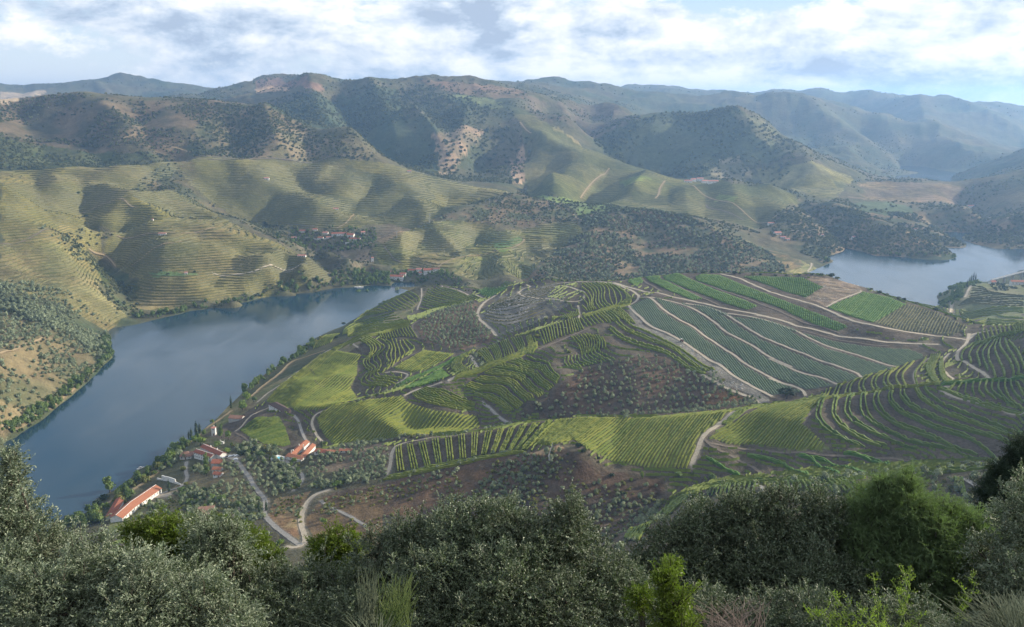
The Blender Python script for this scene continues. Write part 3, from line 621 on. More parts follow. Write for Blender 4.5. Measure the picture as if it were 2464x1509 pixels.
paint('D', [(1500,1310),(1650,1200),(1700,1185),(1660,1165),(1480,1240),(1380,1330)], (.06,.05,.045), (.085,.065,.05), rmax=700, lam=10)
paint('N3', [(2250,90),(2463,20),(2463,440),(2200,420),(1860,300),(1860,200)], (.10,.11,.05), (.17,.15,.09), rmin=1150, rmax=1700)
# ------------------------------------------------------------------ roads and tracks (their course is also levelled a little into the slope)
ROADS = [  # frame, points, width m, material key, name, rmin, rmax
 ('N2', [(1290,300),(1330,345),(1385,385),(1450,450),(1600,510),(1680,560),(1850,670),(1960,730),(2050,810),(2180,880),(2320,950)], 3.6, 'pale', 'dirt_road'),
 ('N2', [(780,140),(1000,128),(1150,132),(1260,160),(1500,215),(1800,275),(2130,350),(2463,430)], 4.0, 'pale', 'dirt_road'),
 ('N3', [(550,370),(750,410),(950,470),(1200,530),(1400,555),(1600,567),(1850,577)], 3.6, 'pale', 'dirt_road'),
 ('N2', [(1180,140),(1290,180),(1360,220),(1370,250),(1290,300)], 3.6, 'pale', 'dirt_road'),
 ('N2', [(1370,242),(1450,238),(1530,320),(1650,400),(1760,450),(1850,530),(2050,650),(2130,720),(2300,810),(2463,870)], 3.0, 'pale', 'dirt_track'),
 ('N3', [(640,820),(800,870),(880,905),(900,945)], 2.8, 'pale', 'dirt_track'),
 ('N2', [(1450,238),(1660,280),(1780,330),(1900,410),(2000,500),(2180,580),(2300,670),(2463,740)], 2.8, 'pale', 'dirt_track'),
 ('N3', [(640,680),(800,750),(1000,810),(1130,865)], 2.6, 'pale', 'dirt_track'),
 ('N3', [(40,283),(200,305),(320,355),(450,440),(600,530),(700,570),(850,630),(1000,690),(1150,740),(1270,780),(1300,815)], 2.8, 'pale', 'dirt_track'),
 ('N3', [(340,355),(600,400),(790,460),(900,520),(1050,590),(1200,630),(1350,680),(1560,738)], 2.6, 'pale', 'dirt_track'),
 ('N3', [(850,475),(1100,540),(1300,575),(1500,590)], 1.8, 'soil', 'dirt_track'),
 ('N3', [(290,72),(400,95),(560,165),(700,220),(850,260),(1050,325),(1200,400),(1400,455),(1600,485),(1800,508),(1950,530),(2060,545)], 3.8, 'pale', 'dirt_road'),
 ('N2', [(1510,75),(1530,110),(1700,190),(1830,250),(1950,300)], 2.6, 'soil', 'dirt_track'),
 ('N2', [(1385,100),(1420,140),(1530,200)], 2.6, 'soil', 'dirt_track'),
 ('N3', [(0,90),(120,130),(300,190),(480,250),(600,300),(760,365),(950,440),(1150,500)], 2.4, 'soil', 'dirt_track'),
 ('N3', [(1050,310),(1180,240),(1330,190),(1200,185),(1050,170)], 2.2, 'pale', 'dirt_track'),
 ('N3', [(2070,500),(2060,560),(2010,610),(1975,660),(2000,700),(2100,745),(2190,800),(2230,835)], 3.6, 'pale', 'dirt_road'),
 ('N3', [(2060,545),(2110,500),(2200,480),(2300,470)], 5.0, 'pale', 'dirt_road'),
 ('N3', [(1780,675),(1700,740),(1670,800),(1690,860)], 2.4, 'pale', 'dirt_track'),
 ('N3', [(1930,640),(1870,700),(1860,740),(1960,830)], 2.4, 'pale', 'dirt_track'),
 ('N3', [(1960,880),(1860,890),(1900,935),(2050,980),(2250,1030),(2463,1072)], 3.0, 'pale', 'dirt_road'),
 ('N2', [(500,215),(530,180),(600,165),(560,150)], 3.0, 'pale', 'dirt_track'),
 ('N2', [(500,200),(540,235),(650,250),(800,262),(890,275),(960,265),(985,225),(960,190),(900,180),(810,155)], 3.2, 'pale', 'dirt_road'),
 ('N2', [(340,228),(270,265),(215,330),(205,375),(260,430),(310,470),(345,520)], 4.0, 'pale', 'dirt_road'),
 ('N2', [(930,300),(945,350),(935,410)], 2.4, 'pale', 'dirt_track'),
 ('N2', [(640,620),(760,565),(900,510),(1000,465)], 2.4, 'soil', 'dirt_track'),
 ('N2', [(1815,795),(1900,840),(1990,890),(2100,935),(2220,970),(2310,1003)], 3.8, 'pale', 'dirt_road'),
 ('N2', [(0,840),(30,825),(90,790)], 4.5, 'pale', 'dirt_track'),
 ('N2', [(240,990),(330,1070),(440,1145)], 3.2, 'grey', 'dirt_road'),
 ('N1', [(1760,655),(1790,700),(1815,745)], 3.5, 'pale', 'dirt_track'),
 ('N1', [(1415,175),(1415,250),(1385,330)], 2.6, 'pale', 'dirt_track'), ('N1', [(1560,160),(1700,190),(1850,245)], 2.4, 'pale', 'dirt_track'),
 ('N1', [(1450,378),(1370,420),(1340,455),(1390,530)], 2.6, 'soil', 'dirt_track'), ('N1', [(1060,515),(960,545),(915,570),(960,600)], 2.6, 'pale', 'dirt_track'),
 ('N1', [(1130,785),(1220,770),(1330,790),(1290,830),(1240,855)], 2.4, 'pale', 'dirt_track'), ('N1', [(1130,785),(1200,740),(1310,665),(1400,625)], 2.6, 'soil', 'dirt_track'),
 ('N1', [(240,990),(330,915),(420,860),(500,790),(590,735),(690,655),(770,610)], 3.0, 'pale', 'dirt_road'), ('N1', [(590,730),(650,775),(640,840),(715,885)], 2.0, 'soil', 'dirt_track'),
 ('N1', [(200,950),(300,860),(400,790),(480,700),(600,660),(720,620)], 5.0, 'tan', 'railway_bed'),
 ('N1', [(740,1045),(660,1070),(625,1130),(640,1190),(700,1270)], 2.8, 'pale', 'dirt_track'), ('N1', [(500,1085),(540,1130),(560,1220),(610,1290)], 3.0, 'grey', 'dirt_road'),
 ('N1', [(1290,945),(1360,905),(1500,870),(1560,850)], 3.0, 'pale', 'dirt_track'), ('N1', [(80,1200),(150,1140),(220,1070),(320,1030)], 2.4, 'pale', 'dirt_track'), ('N1', [(80,1210),(140,1240),(260,1290)], 2.0, 'soil', 'dirt_track'),
 ('N5', [(620,362),(540,385),(510,450),(505,530),(475,600)], 3.4, 'pale', 'dirt_road'),
 ('N5', [(620,362),(870,320),(1050,300)], 1.6, 'pale', 'dirt_track'),
 ('N5', [(1200,100),(1240,150),(1300,190),(1370,232)], 3.0, 'grey', 'dirt_road'),
 ('N3', [(400,1055),(300,1135),(200,1200),(160,1240),(130,1330),(80,1450)], 4.0, 'pale', 'dirt_road'), ('N3', [(160,1240),(220,1310),(400,1390),(600,1470),(760,1560)], 2.6, 'soil', 'dirt_road'),
 ('N3', [(200,1285),(500,1320),(900,1360),(1200,1375),(1700,1395),(2100,1420),(2300,1440)], 2.4, 'soil', 'dirt_track'),
 ('N3', [(600,1020),(450,1090),(320,1150)], 1.6, 'soil', 'dirt_track'), ('N3', [(1030,990),(940,1060),(880,1150)], 3.0, 'soil', 'dirt_track'),
 ('Q4', [(2150,790),(2250,840),(2290,900)], 2.6, 'grey', 'dirt_track'), ('Q4', [(2350,780),(2290,820),(2290,900)], 2.6, 'grey', 'dirt_track'), ('Q4', [(1160,810),(1200,830),(1210,870)], 3.0, 'grey', 'dirt_track'),
 ('N4', [(1380,480),(1430,520),(1500,610),(1540,690),(1600,750),(1620,800),(1600,870),(1650,940),(1740,1010),(1830,1080),(1870,1100)], 4.2, 'grey', 'paved_lane'),
 ('N4', [(2080,700),(1980,730),(1910,790),(1870,880),(1870,960),(1900,1040),(1900,1080),(1830,1120),(1760,1110)], 4.6, 'pale', 'paved_lane'),
 ('N4', [(2010,780),(2080,830),(2200,880),(2330,960)], 2.6, 'grey', 'dirt_track'), ('N4', [(1545,745),(1450,800),(1400,870),(1360,940)], 3.0, 'pale', 'dirt_track'),
 ('N4', [(1750,480),(1800,540),(1870,580),(1890,630),(1810,710)], 3.2, 'grey', 'paved_lane'), ('N4', [(860,735),(940,700),(1020,680),(1060,620),(1040,560),(1050,500)], 3.4, 'grey', 'paved_lane'),
 ('N4', [(1290,450),(1350,460),(1400,480)], 8.0, 'pale', 'paved_lane'),
 ('N4', [(480,800),(640,720),(760,640),(860,560),(940,470),(1040,380),(1150,300),(1260,215),(1380,130)], 4.5, 'tan', 'railway_bed'),
 ('N4', [(820,750),(900,745),(940,730)], 9.0, 'pale', 'paved_lane'),
 ('Z1', [(590,1010),(700,960),(800,930),(880,900),(930,960),(980,975)], 3.2, 'tan', 'dirt_track'), ('Z1', [(940,1390),(1020,1340),(1060,1290),(1200,1230),(1300,1215)], 3.5, 'tan', 'dirt_track'),
 ('Z1', [(840,1175),(1000,1165),(1140,1160),(1300,1155),(1450,1140),(1540,1115)], 3.0, 'tan', 'dirt_track'), ('Z1', [(1520,1440),(1700,1450),(1850,1440),(2050,1410),(2180,1370)], 3.2, 'pale', 'dirt_track'),
 ('Z1', [(640,1275),(740,1295),(800,1350),(830,1395)], 3.0, 'tan', 'dirt_track'), ('Z1', [(860,490),(980,455),(1110,425),(1180,400)], 4.5, 'tan', 'dirt_track'), ('Z1', [(1190,540),(1290,545),(1370,575)], 4.0, 'tan', 'dirt_track'),
 ('Z1', [(0,1230),(200,1215),(430,1150)], 3.0, 'soil', 'dirt_track'), ('Z1', [(1420,625),(1900,625),(2300,622),(2463,600)], 4, 'soil', 'dirt_track'),
 ('Z2', [(580,1120),(660,1080),(700,1020)], 3.2, 'tan', 'dirt_track'), ('Z2', [(1300,1400),(1400,1340),(1550,1310),(1700,1290),(1850,1260),(1925,1210),(1915,1190)], 4.0, 'tan', 'dirt_track'), ('Z2', [(915,1240),(960,1310),(1040,1370)], 2.5, 'soil', 'dirt_track'),
 ('Z3', [(0,360),(30,400),(80,440)], 5, 'tan', 'dirt_track'), ('Z3', [(1040,780),(1000,830),(995,880),(970,905)], 4.5, 'tan', 'dirt_track'), ('Z3', [(640,690),(530,770),(470,850),(435,905)], 4, 'tan', 'dirt_track'),
 ('Z3', [(1210,810),(1300,870),(1420,925),(1600,1000),(1810,1080)], 3.4, 'tan', 'dirt_track'), ('Z3', [(1810,1050),(1880,1010),(1920,1005)], 4, 'tan', 'dirt_track'), ('Z3', [(1940,1135),(2130,1165),(2250,1195),(2400,1190)], 4, 'pale', 'dirt_track'),
 ('Z3', [(1330,950),(1350,980),(1600,1060)], 2.5, 'soil', 'dirt_track'), ('Z3', [(2060,1430),(2085,1400),(2088,1370)], 3, 'pale', 'dirt_track'), ('Z3', [(380,1010),(410,1050),(470,1075)], 4, 'tan', 'dirt_track'),
 ('Z4', [(1100,950),(1250,980),(1420,1025)], 4, 'tan', 'dirt_track'), ('Z4', [(2030,990),(2200,1000),(2350,1050)], 5, 'tan', 'dirt_track'), ('Z4', [(1680,1155),(1700,1130),(1650,1165),(1520,1165)], 3.5, 'tan', 'dirt_track'), ('Z4', [(1150,1340),(1300,1310),(1440,1280),(1350,1265)], 3.5, 'tan', 'dirt_track'),
 ('N3', [(1940,350),(1950,280),(1945,210),(1990,180)], 5.0, 'pale', 'dirt_road'), ('N3', [(2040,240),(2070,180),(2120,130)], 4.0, 'pale', 'dirt_road'), ('N3', [(2000,365),(2200,345),(2463,345)], 2.6, 'tan', 'dirt_track'),
 ('D', [(0,852),(60,830),(118,812)], 3.2, 'tan', 'dirt_track'), ('D', [(0,1044),(50,1022),(90,1000)], 4.0, 'tan', 'dirt_track'), ('D', [(120,985),(190,930),(225,890)], 2.6, 'tan', 'dirt_track'),
]
RLIM = {'N1': (560, 1500), 'N2': (480, 1400), 'N3': (430, 1700), 'N4': (430, 1000), 'N5': (430, 900), 'Q4': (330, 800), 'Q3': (430, 900), 'Z1': (1100, 5000), 'Z2': (1400, 5000), 'Z3': (1500, 5000), 'Z4': (1500, 5000), 'D': (430, 5000)}
RC = {'pale': (.36, .31, .24), 'soil': (.15, .125, .10), 'tan': (.26, .20, .12), 'grey': (.25, .235, .215)}
road_lines = []
for fr, P, w, key, nm in ROADS:
    W = densify(smooth(ats(fr, P, *RLIM[fr]), 2), 2.5 if fr[0] in 'NQ' else 7); w = w*(.8 if fr[0] in 'NQ' else .9)
    keep = [0]
    for i in range(1, len(W)):
        if math.dist(W[i], W[keep[-1]]) < 40: keep.append(i)
    W = W[keep]
    if len(W) < 3: continue
    road_lines.append((W, w, key, nm))
    sj, si = near_box(W, w*2)
    r = float(np.hypot(*W[len(W)//2])); D = dist_line(W, GX[sj, si], GY[sj, si])
    ww = max(w*.6, r*.0012); a = (.7*np.clip(1.7-D/ww, 0, 1))[..., None]
    GC[sj, si] = GC[sj, si]*(1-a) + .62*np.array(RC[key])*a
    if r < 1500: GV[sj, si] *= (D > w)

# ------------------------------------------------------------------ vineyards: every trellised row is a part of its vineyard
ML = {
 'bright': mat_leaf('vine_leaf_bright', (.108, .165, .026), (.25, .262, .048), trans=.35, vary=.35, scale=.5),
 'mid': mat_leaf('vine_leaf_mid', (.075, .135, .026), (.19, .23, .045), trans=.3, vary=.35, scale=.5),
 'green': mat_leaf('vine_leaf_green', (.060, .150, .025), (.14, .23, .045), trans=.3, vary=.3, scale=.5),
 'teal': mat_leaf('vine_leaf_young', (.070, .112, .062), (.130, .172, .090), trans=.15, vary=.3, scale=.5),
 'dull': mat_leaf('vine_leaf_dull', (.075, .086, .030), (.145, .135, .050), trans=.2, vary=.4, scale=.5),
}
def row_mesh(P, w, h, mat, step=1.7, z0=.05, gaps=.04):
    """a hedge of leaves on wires: ragged in height and width, with a gap here and there"""
    W = densify(P, step); n = len(W)
    if n < 3: return None
    T = np.gradient(W, axis=0); T /= np.linalg.norm(T, axis=1)[:, None]+1e-9; N = np.stack([-T[:, 1], T[:, 0]], 1)
    hh = h*(1+.30*(rng.random(n)*2-1)); ww = w*.5*(1+.35*(rng.random(n)*2-1))
    hh[rng.random(n) < gaps] *= .3; hh[0] *= .5; hh[-1] *= .5
    V = np.zeros((n, 4, 3)); z = H(W[:, 0], W[:, 1])
    for k, (o, f) in enumerate(((-1, 0.0), (-.75, 1.0), (.75, .93), (1, 0.0))):
        q = W + N*(ww*o)[:, None]; V[:, k, :2] = q; V[:, k, 2] = H(q[:, 0], q[:, 1])*(.5 if f else 1) + (z*.5 if f else 0) + z0 + hh*f - (0 if f else .25)
    return quads_mesh('vine_row', V.reshape(-1, 3), grid_quads(n, 4)[:, ::-1], False, [mat])
NROW = [0]
def vineyard(label, rows, w, h, mat, group=None, gaps=.04, step=1.7):
    rows = [r for r in rows if len(r) > 1 and math.dist(r[0], r[-1]) > 2.5]
    if not rows: return
    c = np.mean([np.mean(r, 0) for r in rows], 0); z = float(H(c[0], c[1])); root = thing('vineyard', label, 'vineyard', (float(c[0]), float(c[1]), z), 0, 'vineyards on the slopes below the lookout')
    extra = []
    for i, r in enumerate(rows):
        m = row_mesh(r, w, h, mat, step, gaps=gaps)
        if m is None: continue
        m.transform(Matrix.Translation((-c[0], -c[1], -z)))
        o = link('vine_row', m, root); NROW[0] += 1
    return root
def block(fr, poly, d, spacing, gaps=.03):
    """parallel rows clipped to a field"""
    P = wpoly(fr, poly, *RLIM[fr], sub=2); dd = ats(fr, d, *RLIM[fr]); v = dd[1]-dd[0]; v /= np.linalg.norm(v); n = np.array([-v[1], v[0]])
    s = P@n; t = P@v; out = []
    q = s.min()+spacing*.5
    while q < s.max():
        xs = []
        for i in range(len(P)):
            a, b = s[i], s[(i+1) % len(P)]
            if (a > q) != (b > q): xs.append(t[i]+(t[(i+1) % len(P)]-t[i])*(q-a)/(b-a))
        xs.sort()
        for a, b in zip(xs[::2], xs[1::2]):
            if b-a > 4:
                m = max(2, int((b-a)/6)); tt = np.linspace(a+.6*random.random(), b-.6*random.random(), m)
                wob = .35*fbm(tt*v[0]+q*n[0], tt*v[1]+q*n[1], 40, 2, 44)
                out.append(np.outer(tt, v)+np.outer(q+wob, n))
        q += spacing
    return out
def ruled(fr, guides, ns, keep=None):
    """rows interpolated between guide lines read from the photograph"""
    G = [densify(smooth(ats(fr, g, *RLIM[fr]), 2), 2.0) for g in guides]; m = 60
    G = [np.stack([np.interp(np.linspace(0, 1, m), np.linspace(0, 1, len(g)), g[:, k]) for k in (0, 1)], 1) for g in G]
    out = []; c = 0
    if isinstance(ns, int): ns = [ns]*(len(G)-1)
    for a, b, n in zip(G[:-1], G[1:], ns):
        for k in range(n):
            if keep is None or keep[c % len(keep)]:
                t = k/n; out.append(a*(1-t)+b*t)
            c += 1
    out.append(G[-1]); return out
def pgreen(fr, poly, c, c2=None):
    pass
VY = []
def B(label, fr, poly, d, sp, mat, w=.8, h=1.3, gaps=.04): VY.append((label, 'b', (fr, poly, d, sp), mat, w, h, gaps))
def U(label, fr, guides, n, mat, w=.8, h=1.35, keep=None, gaps=.06): VY.append((label, 'u', (fr, guides, n, keep), mat, w*1.3, h*1.25, gaps))
B('broad light green vineyard block on the slope beside the river, crossed by a short path', 'N1', [(300,985),(400,870),(500,790),(590,730),(690,650),(770,618),(985,650),(955,700),(950,800),(905,880),(950,960),(830,1010),(700,1040),(570,1048),(505,1040),(330,992)], [(600,1040),(900,830)], 3.3, 'bright', .9, 1.2)
B('large oval vineyard above the white barn with a track round its left end', 'N1', [(670,1110),(700,1060),(800,1010),(1000,975),(1280,945),(1300,985),(1500,1050),(1800,1085),(1820,1110),(1830,1170),(1750,1195),(1500,1215),(1250,1240),(1000,1270),(780,1290),(720,1230),(680,1160)], [(1200,1240),(1500,1075)], 3.5, 'bright', .9, 1.3)
B('small vineyard plot between the white barn and the estate garden', 'N1', [(110,1190),(230,1100),(400,1095),(440,1170),(480,1290),(420,1310),(280,1290),(180,1240)], [(150,1215),(380,1100)], 3.3, 'mid', .9, 1.3)
U('terraced vine rows inside the curved bank above the oval vineyard', 'N1', [[(1350,925),(1380,970),(1500,1010),(1640,1040),(1790,1045)], [(1440,885),(1500,905),(1620,930),(1740,970),(1800,1000)]], 7, 'bright')
B('small striped vineyard plot below the olive grove in the hollow', 'N1', [(1220,740),(1430,615),(1650,645),(1560,700),(1450,760),(1350,775),(1230,750)], [(1230,740),(1430,620)], 3.4, 'bright', .9, 1.3)
B('narrow bright green strip of vines running up the hollow', 'N1', [(1320,815),(1450,770),(1650,672),(1790,612),(1700,680),(1560,740),(1350,840),(1250,890),(1230,870)], [(1300,850),(1650,690)], 2.2, 'green', 1.1, 1.2)
B('darker green vineyard plot under the bright strip in the hollow', 'N1', [(1290,890),(1400,830),(1560,750),(1620,800),(1500,850),(1320,895)], [(1300,890),(1580,770)], 2.4, 'green', 1.0, 1.2)
U('winding terraces of single vine rows that bend like an S', 'N1', [
 [(900,590),(950,545),(1010,560),(1060,610),(1040,660),(990,700),(1010,740),(1050,770),(1010,800),(975,850),(1000,870),(1170,880)],
 [(980,530),(1060,560),(1100,610),(1060,660),(1030,700),(1070,730),(1090,760),(1040,810),(1060,830),(1200,850),(1220,860)],
 [(1040,525),(1120,570),(1160,600),(1130,630),(1090,660),(1120,690),(1130,740),(1080,800),(1200,815),(1270,820)]], 2, 'bright', 1.1, 1.5)
U('short winding terrace rows beside the S shaped terraces', 'N1', [[(1110,530),(1160,560),(1190,600),(1170,640),(1160,660),(1185,710),(1175,740),(1130,785)], [(1200,540),(1220,590),(1230,620),(1225,650),(1230,690),(1215,720),(1200,740)], [(1260,550),(1270,600),(1300,640),(1285,660),(1270,680)], [(1300,545),(1340,580),(1370,610),(1345,625),(1320,640)]], 2, 'bright', 1.0, 1.5)
U('short upright rows on the spine above the S shaped terraces', 'N1', [[(1110,500),(1130,530)], [(1220,480),(1240,525)], [(1330,450),(1380,530)]], 6, 'bright')
U('bright rows along the spine running down to the river', 'N1', [[(770,612),(900,548),(1060,508),(1200,465),(1330,432)], [(800,622),(910,560),(1062,520),(1200,480),(1320,450)]], 4, 'bright', 1.0, 1.3)
U('curved terraces on the riverside slope below the upper track', 'N1', [[(850,510),(860,470),(920,430),(1050,395),(1220,350)], [(880,500),(900,475),(980,450),(1200,430),(1330,410)], [(890,525),(1000,500),(1180,478),(1330,432)]], 5, 'bright')
U('slanting terraces at the far riverside end of the near hill, left of the footpath', 'N1', [[(930,415),(1000,372),(1100,355)], [(1010,345),(1100,310),(1200,340)], [(1130,275),(1200,255),(1300,300),(1340,320)], [(1260,225),(1330,200),(1400,240),(1395,270)]], 4, 'bright')
U('slanting terraces at the far end of the near hill, right of the footpath', 'N1', [[(1400,320),(1480,330),(1600,300)], [(1430,240),(1520,280),(1690,290)], [(1460,180),(1600,230),(1740,265)], [(1570,165),(1700,210),(1840,250)]], 4, 'bright')
B('bright green vine rectangle on the far crest beside the track', 'N1', [(1820,200),(1870,165),(2030,170),(1980,200),(1900,240),(1850,225)], [(1830,205),(1980,180)], 2.6, 'green', 1.3, 1.2)
U('steep rows on the small dark headland at the river', 'N1', [[(640,610),(670,550),(740,510)], [(700,590),(730,545),(790,505)], [(760,565),(790,520),(830,500)]], 4, 'bright')
U('fan of curved rows above the hollow left of the stone steps', 'N1', [[(1700,660),(1640,700),(1620,740),(1680,785)], [(1790,615),(1700,690),(1700,730),(1760,770)]], 7, 'bright')
U('comb of terraces falling from the spine to the left in groups of rows', 'N2', [[(210,640),(240,660),(300,715)], [(290,590),(330,640),(350,700)], [(370,560),(400,620),(410,690)], [(450,535),(490,590),(510,640)], [(560,520),(580,590),(570,640)], [(610,515),(640,590),(600,650)]], 6, 'bright', keep=[1,1,1,1,1,0])
U('bright strip of vines along the top of the spine', 'N2', [[(40,830),(300,745),(480,678),(640,600)], [(60,800),(300,715),(470,655),(640,560)]], 8, 'bright', 1.0, 1.3)
U('zigzag terraces in stepped bands facing the lookout', 'N2', [[(240,945),(290,975),(430,1060)], [(110,870),(340,905),(420,980),(500,1040)], [(190,830),(420,850),(480,920),(560,990)], [(260,780),(490,810),(560,880),(650,960)], [(330,740),(570,780),(640,860),(720,910)], [(430,700),(650,740),(700,810),(780,860)], [(560,660),(720,700),(740,760),(800,820)]], 5, 'bright', .9, 1.4, keep=[1,1,1,1,0])
U('steep upright rows on the right shoulder of the spine', 'N2', [[(650,480),(690,580)], [(750,440),(770,540)], [(860,400),(880,500)], [(930,390),(970,470)]], 5, 'bright', .9, 1.5)
U('steep rows either side of the track that crosses the spine', 'N2', [[(950,390),(1000,450)], [(1060,350),(1140,420)], [(1160,330),(1250,400)], [(1210,310),(1340,430)]], 5, 'bright', .9, 1.4)
U('short rows above the spine beside the stony slope', 'N2', [[(740,410),(770,380)], [(850,365),(870,395)], [(930,330),(940,368)]], 7, 'bright')
U('bright rows along the upper end of the spine', 'N2', [[(960,365),(1150,310),(1300,275)], [(980,385),(1170,335),(1310,290)]], 5, 'bright', 1.0, 1.3)
U('wavy terraces on the round top beside the looping track', 'N2', [[(960,300),(980,320),(1000,340)], [(960,140),(1050,210),(1030,290),(1060,330)], [(1060,135),(1130,180),(1110,250),(1170,310)], [(1180,150),(1260,200),(1290,250),(1230,290)], [(1230,180),(1320,250),(1300,290)]], 4, 'bright', 1.0, 1.5)
U('curved terraces in the small bowl below the right shoulder', 'N2', [[(880,520),(940,580),(960,650)], [(990,500),(1040,560),(1010,640)], [(1100,520),(1125,560),(1130,600)]], 5, 'bright', .9, 1.4, gaps=.25)
U('broken terraces above the dark grove', 'N2', [[(840,660),(830,720),(900,750)], [(960,650),(960,690),(1040,720)], [(1080,560),(1060,620),(1200,690)]], 5, 'mid', .9, 1.3, gaps=.35)
U('long sweeping vine rows running down beside the stony bank', 'N2', [[(1150,470),(1230,540),(1400,600),(1600,660),(1840,790)], [(1180,400),(1250,470),(1400,540),(1600,600),(1850,770)], [(1220,330),(1290,440),(1450,500),(1600,580),(1750,670),(1910,760)]], 3, 'bright', 1.1, 1.6, keep=[1,1,0])
U('thin broken rows among the grey stones of the rounded hill', 'N1', [[(1850,400),(1980,440),(2100,430),(2300,350)], [(1880,330),(2050,300),(2300,240)], [(1950,270),(2150,200),(2400,130)]], 6, 'dull', .8, 1.0, gaps=.5)
# young vines between the pale tracks
S = {}
S[0] = [(1290,300),(1330,345),(1385,385),(1450,450),(1600,510),(1680,560),(1850,670),(1960,730),(2050,810),(2180,880),(2300,940)]
S[1] = [(1460,240),(1530,320),(1650,400),(1760,450),(1850,530),(2050,650),(2130,720),(2300,810),(2463,865)]
S[2] = [(1660,283),(1780,330),(1900,410),(2000,500),(2180,580),(2300,670),(2463,740)]
n3 = lambda P: [((p[0]*.33605+1636.25-1078)/.33605, p[1]) for p in P]
S1e = S[1]+n3([(800,870),(890,905)]); S2e = S[2]+n3([(800,750),(1000,810),(1110,858)])
S3 = n3([(40,290),(200,310),(320,360),(450,445),(600,535),(700,575),(850,635),(1000,695),(1150,745),(1270,785),(1290,810)])
S4 = n3([(340,360),(600,405),(790,465),(900,525),(1050,595),(1200,635),(1350,685),(1540,738)])
S5 = n3([(850,480),(1100,545),(1300,580),(1500,595),(1640,605),(1740,640),(1740,665)])
def strip(a, b): return a+b[::-1]
YD = n3([(640,690),(760,850)])
for lab, a, b in (('lowest strip of young blue green vines beside the wavy pale track', [(1300,300)]+[(x+12, y-6) for x, y in S[0][1:]], [(1440,240)]+[(x-14, y+10) for x, y in S1e[1:]]),
                  ('second strip of young blue green vines, between two wavy tracks', [(x+16, y-6) for x, y in S1e], [(x-14, y+10) for x, y in S2e]),
                  ('third strip of young blue green vines, below the long thin track', [(x+16, y-6) for x, y in S2e], [(x-14, y+10) for x, y in S3]),
                  ('fourth strip of young blue green vines, ending at the terraced ridge', [(x+16, y-6) for x, y in S3], [(x-14, y+8) for x, y in S4]),
                  ('topmost strip of young blue green vines under the long pale road', [(x+16, y-6) for x, y in S4], [(x, y+8) for x, y in S5])):
    B(lab, 'N2', strip(a, b), YD, 2.2, 'teal', 1.1, .6, .08)
GD = [(300,180),(345,90)]
B('bright green field of vines high on the plateau, widest of the curved strips', 'N3', [(110,90),(160,72),(280,80),(400,130),(550,190),(760,270),(1000,360),(1200,450),(1130,480),(1000,450),(850,380),(700,310),(500,240),(300,180),(120,120)], GD, 2.0, 'green', 1.25, 1.2)
B('bright green curved strip of vines left of the widest one', 'N2', [(1540,90),(1640,60),(1720,100),(1900,180),(2100,250),(2220,300),(2140,330),(1950,270),(1750,190),(1560,120)], n3([(300,180),(345,90)]), 2.0, 'green', 1.25, 1.2)
B('narrow green strip of vines near the left end of the plateau', 'N2', [(1410,95),(1510,75),(1530,110),(1700,190),(1830,250),(1750,260),(1600,200),(1450,130)], n3([(300,180),(345,90)]), 2.0, 'green', 1.25, 1.2)
B('small green corner of vines at the left tip of the plateau', 'N2', [(1290,115),(1380,100),(1400,125),(1350,160),(1290,130)], n3([(300,180),(345,90)]), 2.0, 'green', 1.2, 1.2)
B('pale green vine field behind the plateau road, next to the ploughed ground', 'N3', [(440,90),(870,95),(940,130),(1020,165),(900,240),(760,200),(600,140)], GD, 2.1, 'green', 1.1, 1.1)
B('green vine field on the right of the ploughed ground', 'N3', [(1060,310),(1310,200),(1500,240),(1620,290),(1380,420),(1200,370)], [(1500,470),(1620,310)], 2.1, 'green', 1.1, 1.1)
B('sparse grey green vine field at the right end of the plateau', 'N3', [(1380,420),(1640,290),(1850,350),(2060,450),(1960,510),(1600,480)], [(1500,470),(1620,310)], 2.7, 'dull', 1.0, 1.1, .12)
# the front ridge
U('upright bars of vine terraces with dark banks between them on the front ridge', 'N5', [[(545,400),(550,490),(560,575)], [(690,370),(740,550)], [(880,335),(900,510)], [(1050,305),(1060,475)], [(1250,280),(1200,450)], [(1440,250),(1350,430)], [(1700,205),(1480,420)]], [9,10,9,10,12,14], 'bright', .9, 1.7, keep=[1,1,1,0,0])
B('yellow green field of vines over the top of the front ridge', 'N2', [(560,1290),(800,1115),(960,1098),(1450,1103),(1900,1055),(2040,1052),(1850,1190),(1790,1250),(1720,1470),(1400,1460),(1200,1420),(1000,1330),(900,1260),(740,1300)], [(1200,1440),(1420,1180)], 2.3, 'bright', 1.1, 1.15)
U('narrow strip of bright vines below the upright terrace bars', 'N5', [[(450,630),(700,590),(1000,520),(1250,470),(1480,430)], [(480,610),(700,565),(900,512),(1100,480),(1400,430)]], 6, 'bright', 1.0, 1.2)
B('yellow green triangular vineyard at the fork of the tracks', 'N3', [(215,1250),(300,1170),(560,1040),(700,1000),(1030,977),(940,1040),(880,1150),(1080,1330),(850,1340),(600,1300),(350,1290)], [(640,1310),(800,1120)], 2.2, 'bright', 1.1, 1.15)
U('short rows beside the track at the crest of the front ridge', 'N3', [[(300,1150),(420,1060),(560,1020)], [(330,1150),(450,1080),(600,1015)]], 4, 'mid')
